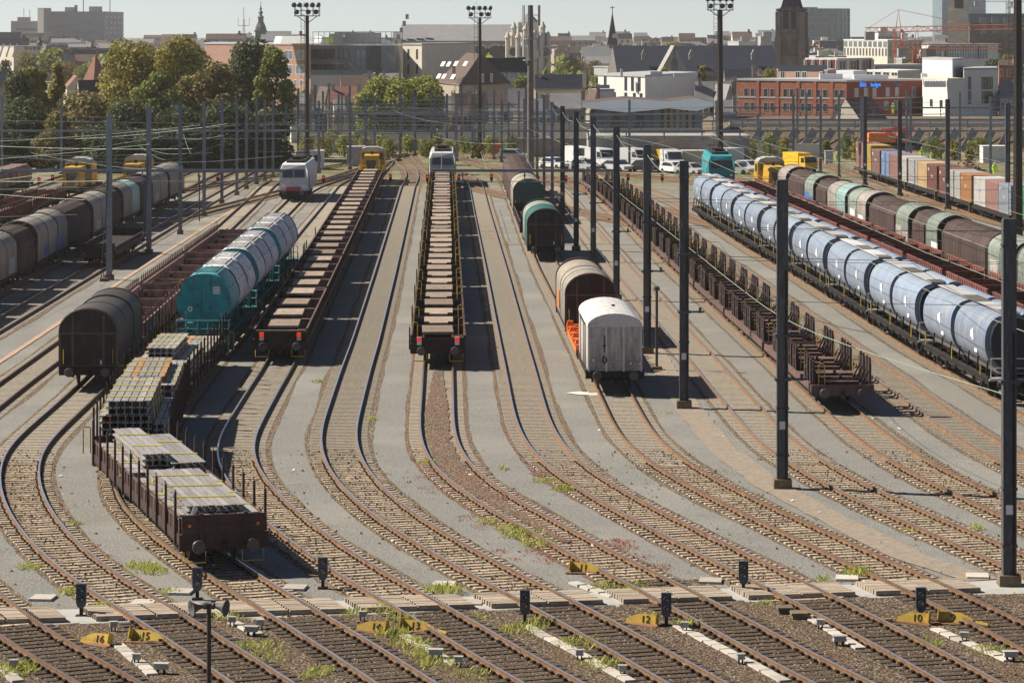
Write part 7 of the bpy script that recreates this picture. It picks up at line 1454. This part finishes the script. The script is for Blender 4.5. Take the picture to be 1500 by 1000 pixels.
# ---------------------------------------------------------------- railway bank at the side
bk=MB(); y0,y1=372*U,394*U; xa,xb=px(1075,372),px(1500,372)+60
bk.hexa([(xa-6,y0-6*U,0),(xb,y0-6*U,0),(xb,y1+30,0),(xa-6,y1+30,0),(xa,y0,3.4),(xb,y0,3.4),(xb,y1+30,3.4),(xa,y1+30,3.4)])
ob('embankment',bk.mesh('embankment','ballast'),kind='structure',label='brown railway bank in front of the hotel')
for i in range(26): ob('slope_slab',cm('slo',lambda:MB().box(-.55,.55,-.1,.1,0,4.2).mesh('slope_slab','concrete')),None,(xa+4+i*2.6,y0-5.9*U,.35),rot=(R(-68),0,R(0)),label='slanting concrete bank slab, %s from the pavilion'%CNT[i],cat='slab',group='bank slabs') if False else None
for i,(yy,z) in enumerate(((170,3.4),(178,3.4))):
    pass
r=thing('platform_canopy','long low pale platform edge on the bank before the hotel','platform',((xa+xb)/2,y0+2,0)); ob('edge',MB().box((xa-xb)/2,(xb-xa)/2,0,.6,3.38,4.0).mesh('edge','stone_light'),r); ob('platform_back',MB().box((xa-xb)/2,(xb-xa)/2,7,8,3.38,4.3).mesh('platform_back','render_cream'),r)
for i in range(30): ob('bank_slab',cm('bsl',lambda:MB().box(-.6,.6,-.06,.06,0,5.6).mesh('bank_slab','concrete')),r,(-(xb-xa)/2+1.5+i*2.6,-9.0,.12),rot=(R(-48),R(38),0))
r=thing('garden_wall','low white wall along the foot of the bank','wall',(px(1090,350),350*U,0)); ob('wall',MB().box(-1,px(1200,350)-px(1090,350),0,.3,0,1.9).mesh('wall','render_white'),r)
# ---------------------------------------------------------------- trees and bushes
def tree(x,yt,hw,D,mt,lab,zb=None,n=4200,name='tree',col_=False,leaf=.42,group='trees around the yard'):
    c=PT(x,D); zt=pz(yt,D); W=hw*D*U/F; zb=max(.3,zt*.22) if zb is None else zb
    t=thing(name,lab,'tree' if name=='tree' else 'bush',(c.x,c.y,0),0,group)
    rr=random.Random(int(x*7+yt)); B=[]
    nb=9 if not col_ else 7
    for i in range(nb):
        f=(i+.5)/nb; z=zb+(zt-zb)*f; wz=(math.sin(math.pi*min(1,(.18+.78*f)))**.6); a=rr.uniform(0,6.28); o=W*wz*rr.uniform(.25,.62)*(0.4 if col_ else 1); rad=W*rr.uniform(.38,.58)*(.6+.4*wz)*(1.2 if col_ else 1)
        B.append((math.cos(a)*o,math.sin(a)*o,min(z,zt-rad*.75),rad))
        if not col_: B.append((math.cos(a+3.1)*o,math.sin(a+2.7)*o,min(z+rr.uniform(-.5,.5),zt-rad*.8),rad*rr.uniform(.7,1)))
    v=[];f=[];tn=[]
    tot=sum(b[3]**2 for b in B)
    for (bx,by,bz,rad) in B:
        sq=rr.uniform(.75,1.05)
        for _ in range(int(n*rad*rad/tot)):
            d=Vector((rr.gauss(0,1),rr.gauss(0,1),rr.gauss(0,1))).normalized(); q=rad*(rr.random()**.22)*(1+.16*mnoise.noise(d*2.2+Vector((bx,by,bz))))
            p=Vector((bx,by,bz))+Vector((d.x*q,d.y*q,d.z*q*sq))
            if p.z<.15: p.z=.15+rr.random()*.4
            nrm=(d*.8+Vector((rr.uniform(-1,1),rr.uniform(-1,1),rr.uniform(-.4,1)))).normalized(); a1=nrm.orthogonal().normalized(); a2=nrm.cross(a1); th=rr.uniform(0,6.28); a1,a2=a1*math.cos(th)+a2*math.sin(th),a2*math.cos(th)-a1*math.sin(th)
            s=leaf*rr.uniform(.5,1.25); b=len(v); v+=[tuple(p-a1*s*.5),tuple(p+a2*s*.32),tuple(p+a1*s*.55),tuple(p-a2*s*.32)]; f.append((b,b+1,b+2,b+3)); tn.append(min(1,max(0,rr.gauss(.45,.25))))
    me=bpy.data.meshes.new('crown'); me.from_pydata(v,[],f); me.materials.append(MT[mt]); at_=me.attributes.new('tone','FLOAT','FACE'); at_.data.foreach_set('value',tn); me.update(); ob('crown',me,t)
    mb=MB(); tr=max(.08,W*.055); mb.cyl((0,0,0),(0,0,zb+(zt-zb)*.55),tr,8,0,tr*.35)
    for i in range(5): b=B[rr.randrange(len(B))]; mb.cyl((0,0,zb*.7+(zt-zb)*.1*i),(b[0]*.8,b[1]*.8,b[2]),tr*.4,5,0,tr*.1)
    ob('trunk',mb.mesh('trunk','bark'),t)
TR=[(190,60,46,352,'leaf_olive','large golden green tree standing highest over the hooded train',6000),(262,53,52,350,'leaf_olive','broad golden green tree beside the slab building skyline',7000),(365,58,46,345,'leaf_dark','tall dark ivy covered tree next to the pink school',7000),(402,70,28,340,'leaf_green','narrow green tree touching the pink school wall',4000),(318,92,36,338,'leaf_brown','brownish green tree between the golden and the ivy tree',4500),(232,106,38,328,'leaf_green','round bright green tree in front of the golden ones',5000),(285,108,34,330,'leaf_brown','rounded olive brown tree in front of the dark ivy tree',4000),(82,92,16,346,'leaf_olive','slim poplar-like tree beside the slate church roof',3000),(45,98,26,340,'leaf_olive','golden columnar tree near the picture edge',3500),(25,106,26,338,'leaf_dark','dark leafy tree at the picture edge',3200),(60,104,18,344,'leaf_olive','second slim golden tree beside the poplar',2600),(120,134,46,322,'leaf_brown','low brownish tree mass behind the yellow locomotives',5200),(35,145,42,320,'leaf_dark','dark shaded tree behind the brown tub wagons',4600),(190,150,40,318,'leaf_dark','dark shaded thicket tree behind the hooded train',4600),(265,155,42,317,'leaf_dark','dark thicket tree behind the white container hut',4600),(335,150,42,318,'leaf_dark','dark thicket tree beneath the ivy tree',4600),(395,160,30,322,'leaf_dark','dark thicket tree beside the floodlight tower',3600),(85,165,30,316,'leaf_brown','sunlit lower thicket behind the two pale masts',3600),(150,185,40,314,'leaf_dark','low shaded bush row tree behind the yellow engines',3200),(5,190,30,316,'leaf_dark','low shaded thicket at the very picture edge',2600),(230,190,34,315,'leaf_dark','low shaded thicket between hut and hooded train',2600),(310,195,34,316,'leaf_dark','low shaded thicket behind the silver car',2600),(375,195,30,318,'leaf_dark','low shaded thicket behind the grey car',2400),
 (568,112,40,384,'leaf_bright','bright green street tree before the school, its wider half',5200),(618,113,38,386,'leaf_bright','bright green street tree beside the tan house',5200),(590,118,36,388,'leaf_green','green street tree between the two bright ones',4000),(540,135,24,382,'leaf_bright','smaller bright green tree beside the street trees',2600),(447,132,20,405,'leaf_bright','thin yellowish tree at the foot of the floodlight tower',1800),(465,160,20,402,'leaf_olive','low yellowish tree behind the white hut',1800),
 (40,78,22,640,'leaf_brown','brownish far tree below the little turret',1800),(95,90,24,620,'leaf_brown','hazy far tree left of the red turret house',1800),(125,97,22,610,'leaf_green','pale far tree behind the red turret house',1600),(8,88,16,640,'leaf_dark','hazy dark tree below the cream hall',1400),
 (765,112,18,500,'leaf_green','small green tree between the slate house and the abbey',1500),(838,84,26,800,'leaf_brown','hazy dark tree in front of the spire church',1600),(870,88,12,790,'leaf_brown','small reddish tree near the spire church',1000),(878,108,20,470,'leaf_green','green tree beside the white apartment building',1600),(974,100,16,455,'leaf_olive','golden tree above the white apartment roof',1400),(1030,96,9,450,'leaf_olive','slender golden tree beside the slate church roof',1100),(984,60,18,640,'leaf_olive','tree crown peeking over the slate church ridge',1200),(1128,100,10,500,'leaf_bright','small green tree at the foot of the church tower',900),
 (1462,86,24,560,'leaf_dark','dark green tree behind the white wing',2600),(1478,80,20,565,'leaf_olive','olive tree behind the black floodlight tower',2200),(1455,120,12,450,'leaf_olive','low olive bush tree beside the white wing',900)]
for x,y,hw,D,m_,lab,n in TR: tree(x,y,hw*(1.22 if D<360 else 1.1),D,m_,lab,n=int(n*1.5),zb=(.4 if D<330 else None),col_=('slim' in lab or 'columnar' in lab or 'slender' in lab),leaf=.5 if D<420 else .6)
BS=[(450,196,16,352,'leaf_bright'),(475,200,16,350,'leaf_olive'),(505,198,16,352,'leaf_bright'),(535,200,16,350,'leaf_olive'),(570,203,16,350,'leaf_bright'),(625,203,16,350,'leaf_olive'),(660,204,16,348,'leaf_bright'),(700,206,14,348,'leaf_olive'),(1128,193,18,345,'leaf_green'),(1150,200,12,343,'leaf_olive'),(1240,196,14,345,'leaf_green'),(1255,205,10,340,'leaf_olive'),(1368,201,18,345,'leaf_green'),(1398,206,10,342,'leaf_olive'),(1436,201,20,345,'leaf_green'),(1100,206,12,342,'leaf_olive'),(1080,204,12,344,'leaf_bright'),(640,196,14,360,'leaf_bright'),(680,200,16,362,'leaf_bright'),(720,198,16,360,'leaf_bright'),(748,196,16,362,'leaf_green'),(600,198,14,364,'leaf_bright'),(560,196,14,366,'leaf_bright'),(520,192,16,370,'leaf_bright'),(490,190,14,372,'leaf_bright'),(780,200,12,355,'leaf_green'),(1210,206,10,340,'leaf_olive'),(1420,215,8,335,'leaf_olive')]
for i,(x,y,hw,D,m_) in enumerate(BS): tree(x,y,hw,D,m_,'low %s bush beyond the yard, %s in the row of bushes'%({'leaf_green':'green','leaf_olive':'olive','leaf_bright':'bright green'}[m_],CNT[i]),zb=.15,n=900,name='bush',leaf=.32,group='bushes beyond the yard')
# dry grass patches in the far throat
gi=[]
for (x,y,r,n) in ((600,232,5,260),(575,240,4,160),(640,228,6,220),(690,236,4,200),(720,246,4,200),(610,246,3,120),(500,245,5,260),(480,250,4,160),(540,235,4,140),(760,252,5,200),(820,250,4,160),(960,262,4,140),(1090,262,5,200),(1010,262,3,100),(440,262,4,160),(395,258,3,80),(330,250,3,80),(1250,235,6,220),(1360,235,5,160),(700,255,3,120),(660,250,3,90),(560,222,6,200),(850,255,3,90),(740,232,5,160)):
    p=gp(x,y,0); gi+= [(p.x+rnd.uniform(-r,r)*1.2,p.y+rnd.uniform(-r,r)*2,1.2,.35,n//5) for _ in range(6)]
ob('grass',leafmesh('grass','weed_green',gi),kind='stuff',label='dry yellow green grass in the far throat of the yard')
# ---------------------------------------------------------------- haze
hz=MB(); hz.box(-2950,2950,-250,7450,-1,78)
m=bpy.data.materials.new('haze'); m.use_nodes=True; t_=m.node_tree; t_.nodes.clear(); o_=t_.nodes.new('ShaderNodeOutputMaterial'); pv=t_.nodes.new('ShaderNodeVolumePrincipled'); pv.inputs['Density'].default_value=.000085; pv.inputs['Color'].default_value=(1,.945,.865,1); pv.inputs['Anisotropy'].default_value=.3
t_.links.new(pv.outputs[0],o_.inputs['Volume']); MT['haze']=m
ob('haze',hz.mesh('haze','haze'),kind='stuff',label='thin pale haze over the town')
